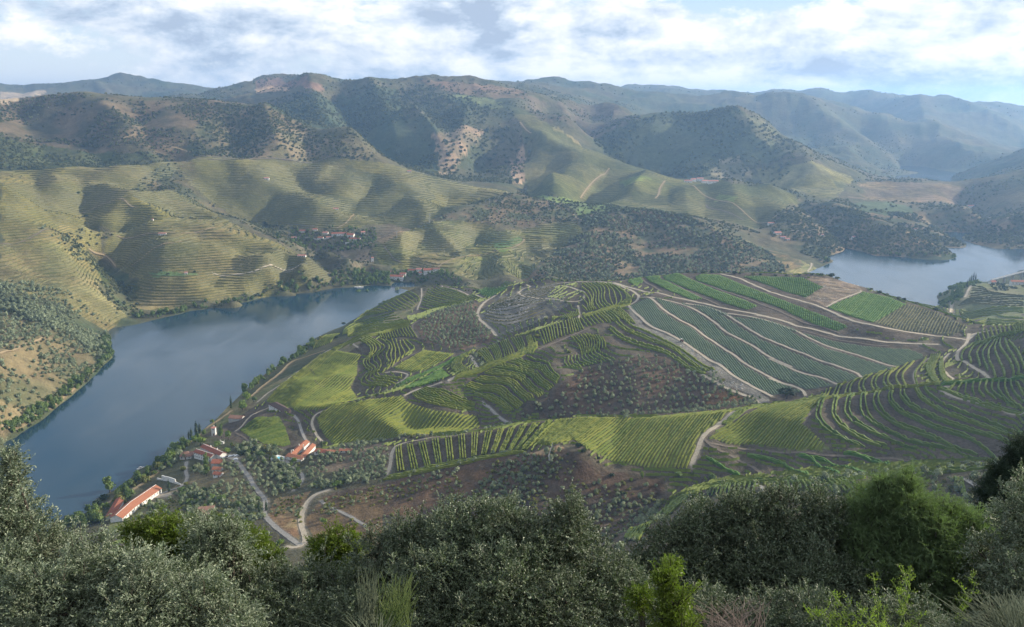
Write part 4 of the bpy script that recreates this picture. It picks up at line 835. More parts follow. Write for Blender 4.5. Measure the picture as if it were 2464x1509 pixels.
U('long curving double rows sweeping across the dark slope on the right', 'N3', [
 [(1040,960),(960,1080),(1000,1170),(1130,1250),(1290,1310)], [(1130,950),(1080,1060),(1110,1140),(1250,1240),(1440,1310)], [(1230,940),(1170,1040),(1200,1120),(1400,1230),(1610,1305)],
 [(1320,930),(1280,1020),(1330,1120),(1500,1210),(1700,1290),(1950,1340)], [(1410,920),(1370,1000),(1450,1100),(1700,1220),(2000,1330),(2130,1370)], [(1510,910),(1480,980),(1600,1080),(1850,1200),(2230,1290),(2463,1370)],
 [(1580,905),(1570,960),(1750,1080),(2050,1200),(2463,1300)], [(1680,895),(1720,970),(1900,1080),(2200,1180),(2463,1240)], [(1750,890),(1800,960),(2000,1060),(2300,1170),(2463,1210)]], 4, 'mid', 1.0, 1.5, keep=[1,1,0,0])
U('sunlit terrace rows lined up along the ridge beside the young vines', 'N3', [[(1000,965),(1050,900)], [(1090,945),(1120,870),(1160,860)], [(1180,940),(1190,870),(1260,830)], [(1300,930),(1270,860),(1340,800)], [(1390,915),(1360,840),(1450,770)], [(1500,910),(1440,830),(1530,750)], [(1580,900),(1530,800),(1630,710)], [(1700,885),(1670,780),(1760,680)]], 3, 'bright', 1.0, 1.5, keep=[1,1,0])
U('two bands of vine rows either side of the small track on the ridge', 'N3', [[(1830,875),(1750,760),(1800,650)], [(1860,870),(1800,760),(1860,650)]], 4, 'bright', 1.0, 1.4)
U('narrow band of vines under the pale bank on the ridge', 'N3', [[(1900,860),(1850,760),(1870,680)], [(1930,855),(1880,760),(1880,680)]], 3, 'bright', 1.0, 1.4)
U('tall curved terraces in the upper right corner of the ridge', 'N3', [[(2020,700),(2010,640),(2100,570)], [(2150,740),(2110,640),(2200,560)], [(2260,820),(2190,650),(2260,545)], [(2390,810),(2350,680),(2280,590),(2300,530)], [(2463,760),(2420,630),(2350,560)]], 2, 'mid', 1.0, 1.6)
U('rows along the crest above the tall curved terraces', 'N3', [[(2080,585),(2200,560),(2300,515),(2463,485)], [(2090,570),(2200,548),(2300,500),(2463,470)]], 3, 'mid', 1.1, 1.5)
U('small terraces on the skyline at the right edge', 'N3', [[(2150,560),(2130,500)], [(2270,510),(2250,450)], [(2400,500),(2380,450)], [(2463,480),(2450,430)]], 4, 'bright', 1.0, 1.5)
U('stepped vine rows above the road at the right edge', 'N3', [[(1930,900),(2000,850)], [(2040,930),(2050,850)], [(2180,960),(2130,900),(2160,840)], [(2350,1000),(2220,920),(2240,840)], [(2463,1040),(2320,920),(2330,830)], [(2463,950),(2400,830)]], 2, 'mid', 1.0, 1.5)
U('single hedge of vines along the crest above the stepped rows', 'N3', [[(1870,872),(2100,848),(2463,812)], [(1870,866),(2100,842),(2463,804)]], 1, 'green', 1.2, 1.6)
U('single row of vines bordering the upper edge of the dark slope road', 'N3', [[(1840,895),(2000,955),(2200,1015),(2463,1062)], [(1842,885),(2002,943),(2202,1003),(2463,1048)]], 1, 'mid', 1.0, 1.4)
U('row of vines along the crest of the dark slope', 'N3', [[(1030,972),(1300,932),(1600,892),(1850,862)], [(1050,962),(1300,924),(1600,884),(1850,856)]], 2, 'bright', 1.1, 1.4)
for lab, g in (('lone vine row on the bare bank nearest the track fork', [(185,1380),(300,1450),(430,1509)]), ('lone vine row crossing the bare bank in the middle', [(480,1365),(650,1400),(800,1450),(920,1509)]),
               ('lone vine row on the bare bank, third from the track fork', [(850,1365),(1000,1420),(1140,1500)]), ('long vine row low on the bare bank, beside the third row', [(930,1380),(1100,1420),(1250,1470),(1330,1509)]), ('short vine row under the dark slope track', [(1170,1355),(1400,1390),(1500,1430)])):
    U(lab, 'N3', [g, [(x, y+9) for x, y in g]], 1, 'green', 1.0, 1.4)
U('rows of vines along the crest of the nearest spur behind the bushes', 'Q4', [[(960,835),(1300,808),(1700,795)], [(960,825),(1300,796),(1700,782)]], 3, 'mid', 1.0, 1.5)
U('rows of vines on the right end of the nearest spur', 'Q4', [[(1950,780),(2200,762),(2360,750)], [(1950,768),(2200,752),(2360,742)]], 2, 'mid', 1.0, 1.5)
U('terraces at the left end of the nearest spur above the dark ravine', 'Q4', [[(540,1085),(720,950),(800,890)], [(600,1100),(760,960),(900,850)]], 6, 'mid', 1.0, 1.4)
U('short rows on the nearest spur left of the pale patch', 'Q4', [[(940,880),(1000,830)], [(1040,880),(1050,820)], [(1160,870),(1170,815)]], 5, 'mid', .9, 1.4)
U('short rows on the nearest spur right of the pale patch', 'Q4', [[(1280,870),(1270,815)], [(1700,860),(1600,805)]], 14, 'mid', .9, 1.4)
U('rows beside the grey tracks at the right end of the nearest spur', 'Q4', [[(2140,850),(2130,790)], [(2180,880),(2160,800)]], 3, 'mid', .9, 1.4)
U('striped vineyard on the tongue of land across the river at the right edge', 'N3', [[(1990,300),(2200,300),(2463,300)], [(2060,250),(2200,230),(2463,230)], [(2100,160),(2180,170),(2220,210)]], 5, 'dull', 1.0, 1.5)
U('curved terraces on the tongue of land nearest to the skyline terraces', 'N3', [[(2050,420),(2200,405),(2463,435)], [(2010,370),(2200,352),(2463,352)], [(2000,330),(2200,315),(2463,318)]], 4, 'bright', 1.1, 1.7)
# the ground between the rows of the block fields is grassy
FG = {'bright': ((.098, .120, .034), (.125, .128, .045)), 'green': ((.055, .105, .028), (.08, .115, .038)), 'teal': ((.075, .096, .062), (.100, .108, .080)), 'mid': ((.065, .075, .035), (.08, .075, .045)), 'dull': ((.075, .075, .055), (.09, .09, .06))}
for lab, kind, args, mat, w, h, gaps in VY:
    if kind == 'b': paint(args[0], args[1], *FG[mat], rmin=RLIM[args[0]][0], rmax=RLIM[args[0]][1], warp=.6, lam=18, vin=0, sub=2)
VIN0 = GV.copy()
# parcels of the hillside vineyards differ in age and care
cx_ = np.floor((GX+38*fbm(GX, GY, 150, 2, 95))/105); cy_ = np.floor((GY+38*fbm(GX, GY, 150, 2, 96))/85); pr_ = _h(cx_, cy_, 7); pg_ = _h(cx_, cy_, 9)
hs_ = (GR > 1150) & (GV > .3); tint = np.stack([.66+.46*pr_, .74+.36*pr_, .66+.40*pr_*pg_+.1], -1); GC[hs_] *= tint[hs_]
# what is taken by plots, tracks and groves; the rest of the near hill is stepped into benches along the contours
GO = np.zeros((NR, NA))
def occupy(P, v=1.0, grow=0):
    sj, si = near_box(P, 10); m = in_poly(P, GX[sj, si], GY[sj, si]); GO[sj, si][m] = v
for lab, kind, args, mat, w, h, gaps in VY:
    if kind == 'b': occupy(wpoly(args[0], args[1], *RLIM[args[0]], sub=2))
    else:
        G = [densify(smooth(ats(args[0], g, *RLIM[args[0]]), 2), 2.0) for g in args[1]]
        for a, b in zip(G[:-1], G[1:]): occupy(np.concatenate([a, b[::-1]]))
for fr, P in (('N2', [(800,870),(1000,720),(1250,690),(1450,640),(1850,790),(2260,1000),(2050,1040),(1700,1080),(1100,1090),(460,1120),(640,980)]), ('N1', [(1380,440),(1500,350),(1800,260),(1850,420),(1930,490),(1900,560),(1700,620),(1430,560)]), ('N3', [(900,85),(1250,130),(1320,190),(1060,310),(900,240),(1020,170),(950,130)]),
              ('N2', [(1290,290),(1420,450),(1690,560),(1940,740),(2300,950),(2310,1000),(1900,830),(1850,760),(1500,560),(1300,430)]), ('N5', [(0,760),(480,650),(1100,500),(1640,400),(1750,400),(2050,560),(2463,640),(2463,1100),(1700,1000),(800,900),(0,1000)]), ('N4', [(500,1000),(400,900),(1000,380),(1260,180),(1560,130),(1980,420),(2463,330),(2463,1000),(1300,1100)]), ('N5', [(0,450),(250,420),(490,400),(480,600),(350,660),(0,690)]), ('N3', [(2250,90),(2463,20),(2463,440),(2200,420),(1860,300),(1860,200)]),
              ('N2', [(1460,240),(1290,300),(1340,340),(1600,510),(2300,940),(2420,1000),(2700,900),(3400,650),(3000,500),(2130,350)]), ('N2', [(1180,130),(1290,100),(1640,50),(2200,60),(3500,500),(3300,560),(2130,340)])):
    occupy(wpoly(fr, P, *RLIM[fr], sub=2))
GO0 = GO.copy(); GO = blur(blur(GO, 1.0, 0), 1.0, 1)
for W, w, key, nm in road_lines:
    sj, si = near_box(W, 8); D = dist_line(W, GX[sj, si], GY[sj, si]); GO[sj, si] = np.maximum(GO[sj, si], np.clip(1.5-D/(w*.9), 0, 1)); GO0[sj, si] = np.maximum(GO0[sj, si], (D < w*.8)*1.0)
NEARP = np.array([(-300,800),(-180,1010),(-150,1120),(-120,1420),(0,1480),(250,1440),(480,1380),(640,1250),(900,900),(900,500),(300,430),(60,480),(-60,600),(-160,680)], float)
hill = in_poly(NEARP, GX, GY) & (Zg > 4)
zq = Zg + 2.0*fbm(GX, GY, 90, 2, 61); dz_ = 1.9; fr_ = np.mod(zq/dz_, 1.0); stp = fr_*fr_*fr_*(fr_*(fr_*6-15)+10); stp = stp*stp*(3-2*stp)
Zg = np.where(hill, Zg + (1-GO)*(stp-fr_)*dz_*.85, Zg)
far_t = (VIN0 > .3) & (GR > 1120) & (GR < 2050) & ~hill; zf = Zg + 2.2*fbm(GX, GY, 90, 2, 61); ff = np.mod(zf/3.1, 1.0); sf = ff*ff*ff*(ff*(ff*6-15)+10); sf = sf*sf*(3-2*sf)
Zg = np.where(far_t, Zg + (sf-ff)*3.1*np.where(GR < 1450, .8, .65), Zg)
# bank faces are bare stony earth, benches carry dry grass
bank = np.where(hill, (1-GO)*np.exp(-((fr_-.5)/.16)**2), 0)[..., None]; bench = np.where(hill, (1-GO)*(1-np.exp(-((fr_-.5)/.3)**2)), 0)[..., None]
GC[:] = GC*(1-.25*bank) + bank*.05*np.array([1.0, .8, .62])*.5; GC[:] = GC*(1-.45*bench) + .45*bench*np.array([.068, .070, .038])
# ------------------------------------------------------------------ terrain
def grass_relief(nt, p, col):
    g = nd(nt, 'ShaderNodeNewGeometry')
    def nz(s, d, r=.6):
        n = nd(nt, 'ShaderNodeTexNoise'); n.inputs['Scale'].default_value = s; n.inputs['Detail'].default_value = d; n.inputs['Roughness'].default_value = r
        lk(nt, g.outputs['Position'], n.inputs['Vector']); return n.outputs['Fac']
    return g, nz
mt, nt, pr = mat_base('ground_cover', .95, .08)
g, nz = grass_relief(nt, pr, None)
att = nd(nt, 'ShaderNodeAttribute'); att.attribute_name = 'cover'; av = nd(nt, 'ShaderNodeAttribute'); av.attribute_name = 'rows'
a = nz(.55, 6, .7); b = nz(.07, 5, .65); c_ = nz(2.4, 3, .6)
k = mathn(nt, 'ADD', mathn(nt, 'MULTIPLY', ramp(nt, a, [(.30, .0), (.70, 1.0)]), .85), mathn(nt, 'MULTIPLY', ramp(nt, b, [(.32, 0), (.68, 1)]), .55))
k = mathn(nt, 'ADD', k, mathn(nt, 'MULTIPLY', ramp(nt, c_, [(.3, 0), (.7, 1)]), .25))
k = mathn(nt, 'ADD', k, mathn(nt, 'MULTIPLY', ramp(nt, nz(.011, 6, .7), [(.35, 0), (.62, 1)]), .45)); k = mathn(nt, 'ADD', k, .10)
base = mixc(nt, 1.0, att.outputs['Color'], k, 'MULTIPLY')
# terraced slopes: dry earth banks and green rows follow the contour lines
sp = nd(nt, 'ShaderNodeSeparateXYZ'); lk(nt, g.outputs['Position'], sp.inputs[0])
zw = mathn(nt, 'ADD', sp.outputs[2], mathn(nt, 'MULTIPLY', nz(.012, 2), 9.0))
w = mathn(nt, 'FRACT', mathn(nt, 'MULTIPLY', zw, 1/3.1))
tri = mathn(nt, 'ABSOLUTE', mathn(nt, 'SUBTRACT', w, .5))
st = ramp(nt, tri, [(.10, (.62, .70, .50)), (.22, (1.2, 1.16, 1.08)), (.40, (1.2, 1.16, 1.08)), (.5, (.80, .82, .70))])
base = mixc(nt, mathn(nt, 'MULTIPLY', av.outputs['Fac'], .85), base, mixc(nt, 1.0, base, st, 'MULTIPLY'))
lk(nt, base, pr.inputs['Base Color'])
bp = nd(nt, 'ShaderNodeBump'); bp.inputs['Strength'].default_value = .9; bp.inputs['Distance'].default_value = .8
hh = mathn(nt, 'ADD', mathn(nt, 'MULTIPLY', a, 1.0), mathn(nt, 'MULTIPLY', b, 3.0)); lk(nt, hh, bp.inputs['Height']); lk(nt, bp.outputs[0], pr.inputs['Normal'])
def patch(name, j0, j1, i0=0, i1=None):
    i1 = NA if i1 is None else i1
    X, Y, Z = GX[j0:j1, i0:i1], GY[j0:j1, i0:i1], Zg[j0:j1, i0:i1]; nr, na = X.shape
    me = quads_mesh(name, np.stack([X.ravel(), Y.ravel(), Z.ravel()], 1), grid_quads(nr, na)[:, ::-1], True, [mt])
    ca = me.attributes.new('cover', 'FLOAT_COLOR', 'POINT'); c4 = np.ones((nr*na, 4), np.float32); c4[:, :3] = GC[j0:j1, i0:i1].reshape(-1, 3); ca.data.foreach_set('color', c4.ravel())
    va = me.attributes.new('rows', 'FLOAT', 'POINT'); va.data.foreach_set('value', GV[j0:j1, i0:i1].ravel().astype(np.float32))
    return me
link('hillside_terrain', patch('hillside_terrain', 0, NR), kind='structure')

# water: the river, flat at height 0
mw, nt, pw = mat_base('river_water', .09, .55)
pw.inputs['Base Color'].default_value = (.012, .036, .055, 1); pw.inputs['IOR'].default_value = 1.38
g = nd(nt, 'ShaderNodeNewGeometry')
mp = nd(nt, 'ShaderNodeMapping'); lk(nt, g.outputs['Position'], mp.inputs[0]); mp.inputs['Scale'].default_value = (1, .45, 1)
n_a = nd(nt, 'ShaderNodeTexNoise'); n_a.inputs['Scale'].default_value = .22; n_a.inputs['Detail'].default_value = 7; n_a.inputs['Roughness'].default_value = .65; lk(nt, mp.outputs[0], n_a.inputs[0])
n_b = nd(nt, 'ShaderNodeTexNoise'); n_b.inputs['Scale'].default_value = .012; n_b.inputs['Detail'].default_value = 4; n_b.inputs['Distortion'].default_value = 1.0; lk(nt, mp.outputs[0], n_b.inputs[0])
b_ = nd(nt, 'ShaderNodeBump'); b_.inputs['Strength'].default_value = .22; b_.inputs['Distance'].default_value = .25; lk(nt, n_a.outputs['Fac'], b_.inputs['Height']); lk(nt, b_.outputs[0], pw.inputs['Normal'])
mq = nd(nt, 'ShaderNodeMapping'); lk(nt, g.outputs['Position'], mq.inputs[0]); mq.inputs['Rotation'].default_value = (0, 0, -.55); mq.inputs['Scale'].default_value = (.10, .012, 1)
n_c = nd(nt, 'ShaderNodeTexNoise'); n_c.inputs['Scale'].default_value = 1.0; n_c.inputs['Detail'].default_value = 5; n_c.inputs['Distortion'].default_value = .8; lk(nt, mq.outputs[0], n_c.inputs[0])
wp = mathn(nt, 'ADD', mathn(nt, 'MULTIPLY', n_b.outputs['Fac'], .75), mathn(nt, 'MULTIPLY', n_c.outputs['Fac'], .25))
lk(nt, ramp(nt, wp, [(.38, .07), (.62, .19)]), pw.inputs['Roughness']); lk(nt, ramp(nt, wp, [(.38, .12), (.62, .24)]), b_.inputs['Strength'])
wx = np.linspace(-9000, 9000, 37); wy = np.linspace(-400, 14000, 37); WX, WY = np.meshgrid(wx, wy)
link('river_water', quads_mesh('river_water', np.stack([WX.ravel(), WY.ravel(), np.zeros(WX.size)], 1), grid_quads(37, 37)[:, ::-1], False, [mw]), kind='structure')

RM = {k: mat_mottle('road_'+k, tuple(.8*x for x in c), tuple(1.15*x for x in c), .8, .95, .1, .3) for k, c in RC.items()}
for W, w, key, nm in road_lines:
    T = np.gradient(W, axis=0); T /= np.linalg.norm(T, axis=1)[:, None]+1e-9; N = np.stack([-T[:, 1], T[:, 0]], 1)
    n = len(W); hw = w*.5*(1+.12*np.array([random.uniform(-1, 1) for _ in range(n)])); V = []
    r = float(np.hypot(*W[n//2])); up = .10 + .00025*r
    offs = (-1, -.5, 0, .5, 1)
    for o_ in offs:
        q = W + N*(hw*o_)[:, None]; z = H(q[:, 0], q[:, 1]); V.append((q, z))
    zz = np.array([z for q, z in V]); 
    verts = np.zeros((n, 5, 3))
    for k_, (q, z) in enumerate(V):
        verts[:, k_, :2] = q; verts[:, k_, 2] = np.maximum(z, zz.mean(0)-.15) + up
    me = quads_mesh(nm, verts.reshape(-1, 3), grid_quads(n, 5)[:, ::-1], True, [RM[key]])
    link(nm, me, kind='structure')
for lab, kind, args, mat, w, h, gaps in VY:
    rows = block(*args) if kind == 'b' else ruled(*args)
    vineyard(lab, rows, w, h, ML[mat], gaps=gaps, step=1.7 if w < 1.2 else 2.2)

# the hillsides across the river: rows follow the contour lines of each vineyard
def contour_rows(name, label, D, rmin, rmax, dz, mat, w=1.2, h=1.5, cell=7.0, fr='D', skip=.06, free=False):
    P = wpoly(fr, D, rmin, rmax) if not free else np.asarray(D, float); x0, y0 = P.min(0); x1, y1 = P.max(0)
    xs = np.arange(x0, x1, cell); ys = np.arange(y0, y1, cell); X, Y = np.meshgrid(xs, ys); Z = H(X, Y); Z = Z + (2.2 if not free else 2.0)*fbm(X, Y, 90, 2, 61)
    M = in_poly(P, X, Y) & (H(X, Y) > 3)
    M &= (lookup(VIN0, X, Y) > .3) if not free else ((lookup(GO0, X, Y) < .05) & (fbm(X, Y, 60, 3, 91) > -.42))
    segs = []
    for (ia, ib, ic) in (((0, 0), (0, 1), (1, 1)), ((0, 0), (1, 1), (1, 0))):
        a, b, c = [(X[i:X.shape[0]-1+i, j:X.shape[1]-1+j], Y[i:X.shape[0]-1+i, j:X.shape[1]-1+j], Z[i:X.shape[0]-1+i, j:X.shape[1]-1+j]) for i, j in (ia, ib, ic)]
        mm = M[:-1, :-1]; Ax, Ay, Az_ = [q[mm] for q in a]; Bx, By, Bz = [q[mm] for q in b]; Cx, Cy, Cz = [q[mm] for q in c]
        lo = np.ceil(np.minimum(np.minimum(Az_, Bz), Cz)/dz)*dz; hi = np.maximum(np.maximum(Az_, Bz), Cz)
        for k in range(5):
            L = lo+k*dz; ok = L < hi
            if not ok.any(): break
            pts_ = []
            for (px_, py_, pz_), (qx, qy, qz) in (((Ax, Ay, Az_), (Bx, By, Bz)), ((Bx, By, Bz), (Cx, Cy, Cz)), ((Cx, Cy, Cz), (Ax, Ay, Az_))):
                cr = ok & ((pz_ < L) != (qz < L)); t = np.where(cr, (L-pz_)/np.where(qz == pz_, 1, qz-pz_), 0); pts_.append((cr, px_+(qx-px_)*t, py_+(qy-py_)*t))
            for i in range(3):
                j = (i+1) % 3; both = pts_[i][0] & pts_[j][0]
                if both.any(): segs.append(np.stack([pts_[i][1][both], pts_[i][2][both], pts_[j][1][both], pts_[j][2][both]], 1))
    if not segs: return
    S_ = np.concatenate(segs); L_ = np.hypot(S_[:, 2]-S_[:, 0], S_[:, 3]-S_[:, 1]); S_ = S_[(L_ > .3) & (rng.random(len(L_)) > skip)]
    dx = S_[:, 2]-S_[:, 0]; dy = S_[:, 3]-S_[:, 1]; L_ = np.hypot(dx, dy); nx, ny = -dy/L_*w*.5, dx/L_*w*.5
    hh = h*(.75+.5*rng.random(len(S_))); za = H(S_[:, 0], S_[:, 1]); zb = H(S_[:, 2], S_[:, 3]); N_ = len(S_); V = np.zeros((N_, 6, 3))
    for k, (sx, sy, z, e) in enumerate(((S_[:, 0]-nx, S_[:, 1]-ny, za, 0), (S_[:, 0], S_[:, 1], za, 1), (S_[:, 0]+nx, S_[:, 1]+ny, za, 0), (S_[:, 2]-nx, S_[:, 3]-ny, zb, 0), (S_[:, 2], S_[:, 3], zb, 1), (S_[:, 2]+nx, S_[:, 3]+ny, zb, 0))):
        V[:, k, 0] = sx; V[:, k, 1] = sy; V[:, k, 2] = z + (hh if e else -.4)
    b = np.arange(N_)[:, None]*6; Q = np.concatenate([b+np.array([0, 3, 4, 1]), b+np.array([1, 4, 5, 2])])
    link(name, quads_mesh(name, V.reshape(-1, 3), Q, False, [mat]), kind='stuff', label=label, category='vineyard'); NSEG.append(N_)
NSEG = []
contour_rows('bench_vine_rows', 'narrow benches of vines along the contours of the near hill between the larger plots', NEARP, 0, 0, 1.9, ML['mid'], 1.2, 1.5, 3.0, free=True, skip=.10)
contour_rows('hillside_vine_rows', 'terraced vineyard hillside across the river on the left', [(0,412),(148,405),(302,393),(477,378),(440,400),(350,450),(400,455),(470,480),(530,520),(600,560),(680,590),(740,625),(812,676),(700,700),(560,715),(400,748),(320,745),(290,690),(330,680),(240,610),(280,560),(230,545),(150,560),(60,590),(0,600)], 1100, 2200, 3.1, ML['dull'], 1.3, 1.3, 8.0)
contour_rows('hillside_vine_rows', 'half abandoned dry terraces on the tan slope at the left edge', [(0,575),(60,585),(150,560),(230,600),(225,650),(290,750),(262,790),(150,730),(0,690)], 1000, 1750, 3.1, ML['dull'], 1.2, 1.0, 8.0, skip=.35)
contour_rows('hillside_vine_rows', 'terraced vineyard slope above the side valley hamlet', [(470,380),(616,382),(834,382),(960,400),(1033,425),(1154,452),(1244,464),(1120,492),(1040,530),(980,555),(900,540),(800,560),(700,550),(600,530),(520,500),(450,440),(420,410)], 1700, 2500, 3.1, ML['dull'], 1.4, 1.2, 11.0)
contour_rows('hillside_vine_rows', 'terraced vineyard lobes above the riverside village', [(892,600),(955,565),(1033,536),(1150,530),(1200,560),(1290,545),(1380,530),(1400,560),(1330,610),(1260,672),(1130,672),(1080,650),(940,645),(900,620)], 1500, 2200, 2.6, ML['dull'], 1.3, 1.5, 8.0)
print('vine rows', NROW, 'contour segments', NSEG)
# ------------------------------------------------------------------ plants
LEAF = {
 'olive': mat_leaf('olive_leaf', (.100, .130, .075), (.250, .285, .175), trans=.12, vary=.6, scale=.3),
 'scrub': mat_leaf('scrub_leaf', (.042, .062, .028), (.110, .122, .054), trans=.12, vary=.8, scale=.02),
 'tree': mat_leaf('tree_leaf', (.045, .080, .022), (.13, .185, .05), trans=.25, vary=.6, scale=.2),
 'yellow': mat_leaf('yellow_shrub_leaf', (.11, .13, .035), (.22, .22, .07), trans=.25, vary=.6, scale=.3),
 'dark': mat_leaf('dark_leaf', (.014, .030, .013), (.035, .055, .022), trans=.05, vary=.5, scale=.3),
 'bright': mat_leaf('bright_leaf', (.07, .13, .02), (.16, .22, .04), trans=.3, vary=.5, scale=.3),
}
BARK = mat_mottle('bark', (.035, .030, .026), (.085, .072, .062), 3, .95, .1, .3)
def rot_to(n):
    return Vector(n).to_track_quat('Z', 'Y').to_matrix()
def ico(sub=1):
    import bmesh
    bm = bmesh.new(); bmesh.ops.create_icosphere(bm, subdivisions=sub, radius=1); V = np.array([v.co[:] for v in bm.verts]); F = np.array([[v.index for v in f.verts] for f in bm.faces]); bm.free(); return V, F
def crown_mesh(name, mat, seed, n=150, size=.26, shape='round', core=.72):
    """leaf clumps spread through the crown over a darker heart; unit radius, standing on z = 0"""
    r = np.random.default_rng(seed); T = []; V = []
    if shape == 'round': lobes = [(r.normal(0, .30, 3)*(1, 1, .5)+(0, 0, .95), r.uniform(.45, .72)) for _ in range(7)]
    elif shape == 'shrub': lobes = [(np.array([r.normal(0, .38), r.normal(0, .38), .38+.15*r.random()]), r.uniform(.38, .6)) for _ in range(8)]
    elif shape == 'tall': lobes = [(np.array([r.normal(0, .25), r.normal(0, .25), .5+.22*k]), r.uniform(.5, .75)*(1-.06*k)) for k in range(8)]
    elif shape == 'cypress': lobes = [(np.array([0, 0, .6+.72*k]), .62*(1-(abs(k-2.2)/6.5)**1.6)+.02) for k in range(8)]
    elif shape == 'pine': lobes = [(np.array([r.uniform(-.75, .75), r.uniform(-.75, .75), .75+.12*r.random()]), r.uniform(.3, .42)) for _ in range(14)]
    if shape == 'cypress': lobes = [(c, rr*(.95 if k < 6 else .62 if k == 6 else .35)) for k, (c, rr) in enumerate(lobes)]
    iv, iF = ico(1); F = []
    for c, rr in lobes:
        b = len(V); jit = 1+.18*r.normal(size=(len(iv), 1)); V.extend((c+iv*rr*core*jit*(1, 1, .85)).tolist()); F.extend((iF+b).tolist())
    for k in range(n):
        c, rr = lobes[r.integers(len(lobes))]; d = r.normal(size=3); d /= np.linalg.norm(d); d[2] = abs(d[2])*1.0 if r.random() < .6 else d[2]
        p = c + d*rr*r.uniform(.78, 1.12)*(1, 1, .9); q = d + r.normal(0, .55, 3); q /= np.linalg.norm(q); M = np.array(rot_to(q)); s = size*r.uniform(.5, 1.15)
        if p[2] < .05: continue
        b = len(V); a0 = r.uniform(0, 6.28)
        pts_ = [np.array([math.cos(a0+t)*s*w_, math.sin(a0+t)*s*w_, h_*s]) for t, w_, h_ in ((0, 1, 0), (1.4, .6, .22), (3.0, 1, -.05), (4.6, .65, .18))]
        V.extend([(p+M@x).tolist() for x in pts_]); F.extend([[b, b+1, b+2], [b, b+2, b+3]])
    V = np.array(V); ext = np.abs(V[:, :2]).max(); V[:, :2] /= ext; V[:, 2] = np.maximum(V[:, 2], 0)
    return quads_mesh(name, V, np.array(F), False, [mat])
def protos(name, key, shape, k=2, **kw):
    return [crown_mesh(name, LEAF[key], 100+7*i+len(shape)*3, shape=shape, **kw) for i in range(k)]
P_OLIVE = protos('olive_crown', 'olive', 'round', 3, n=130, size=.30); P_SCRUB = protos('scrub', 'scrub', 'shrub', 3, n=90, size=.34); P_TREE = protos('leafy_crown', 'tree', 'round', 3, n=230, size=.22)
P_YEL = protos('yellow_shrub', 'yellow', 'shrub', 2, n=110, size=.3); P_CYP = protos('cypress_crown', 'dark', 'cypress', 2, n=200, size=.2, core=.9); P_PINE = protos('pine_crown', 'dark', 'pine', 1, n=420, size=.16)
P_BR = protos('bright_crown', 'bright', 'round', 2, n=230, size=.22); P_TALL = protos('tall_crown', 'tree', 'tall', 2, n=260, size=.22); P_DARK = protos('dark_shrub', 'dark', 'shrub', 2, n=110, size=.3)

GNC = {}
def scatter_group(meshes):
    key = tuple(m.name for m in meshes)
    if key in GNC: return GNC[key]
    ng = bpy.data.node_groups.new('scatter', 'GeometryNodeTree'); ng.interface.new_socket('Geometry', in_out='INPUT', socket_type='NodeSocketGeometry'); ng.interface.new_socket('Geometry', in_out='OUTPUT', socket_type='NodeSocketGeometry')
    gi = ng.nodes.new('NodeGroupInput'); go = ng.nodes.new('NodeGroupOutput'); jn = ng.nodes.new('GeometryNodeJoinGeometry')
    for m in meshes:
        po = bpy.data.objects.new(m.name+'_source', m); oi = ng.nodes.new('GeometryNodeObjectInfo'); oi.inputs['Object'].default_value = po; oi.inputs['As Instance'].default_value = True; lk(ng, oi.outputs['Geometry'], jn.inputs[0])
    ip = ng.nodes.new('GeometryNodeInstanceOnPoints'); lk(ng, gi.outputs[0], ip.inputs['Points']); lk(ng, jn.outputs[0], ip.inputs['Instance']); ip.inputs['Pick Instance'].default_value = True
    for nm, dt, sock in (('var', 'INT', 'Instance Index'), ('rot', 'FLOAT_VECTOR', 'Rotation'), ('scl', 'FLOAT_VECTOR', 'Scale')):
        na = ng.nodes.new('GeometryNodeInputNamedAttribute'); na.data_type = dt; na.inputs['Name'].default_value = nm; lk(ng, na.outputs['Attribute'], ip.inputs[sock])
    lk(ng, ip.outputs[0], go.inputs[0]); GNC[key] = ng; return ng
def scatter_obj(name, P, rot, scl, meshes, parent=None, **props):
    P = np.asarray(P, np.float32); n = len(P); me = bpy.data.meshes.new(name); me.vertices.add(n); me.vertices.foreach_set('co', P.ravel())
    a = me.attributes.new('rot', 'FLOAT_VECTOR', 'POINT'); a.data.foreach_set('vector', np.asarray(rot, np.float32).ravel())
    a = me.attributes.new('scl', 'FLOAT_VECTOR', 'POINT'); a.data.foreach_set('vector', np.asarray(scl, np.float32).ravel())
    a = me.attributes.new('var', 'INT', 'POINT'); a.data.foreach_set('value', rng.integers(0, len(meshes), n).astype(np.int32))
    o = link(name, me, parent, **props); md = o.modifiers.new('scatter', 'NODES'); md.node_group = scatter_group(meshes); return o
def spread(fr, poly, sp, jit=.45, rmin=None, rmax=None, dens=None, lam=40, rows=False):
    if rmin is None: rmin, rmax = RLIM[fr]
    P = wpoly(fr, poly, rmin, rmax); x0, y0 = P.min(0); x1, y1 = P.max(0)
    X, Y = np.meshgrid(np.arange(x0, x1, sp), np.arange(y0, y1, sp)); X = X+sp*jit*(rng.random(X.shape)*2-1); Y = Y+sp*jit*(rng.random(X.shape)*2-1)
    m = in_poly(P, X, Y) & (H(X, Y) > .6)
    if dens is not None: m &= (.5+.9*fbm(X, Y, lam, 3, 71)) > rng.random(X.shape)*.25 + 1-dens
    return np.stack([X[m], Y[m]], 1)
def band(fr, line_, width, sp, rmin=None, rmax=None):
    if rmin is None: rmin, rmax = RLIM[fr]
    W = densify(smooth(ats(fr, line_, rmin, rmax), 1), sp); return W + (rng.random(W.shape)*2-1)*width*.5
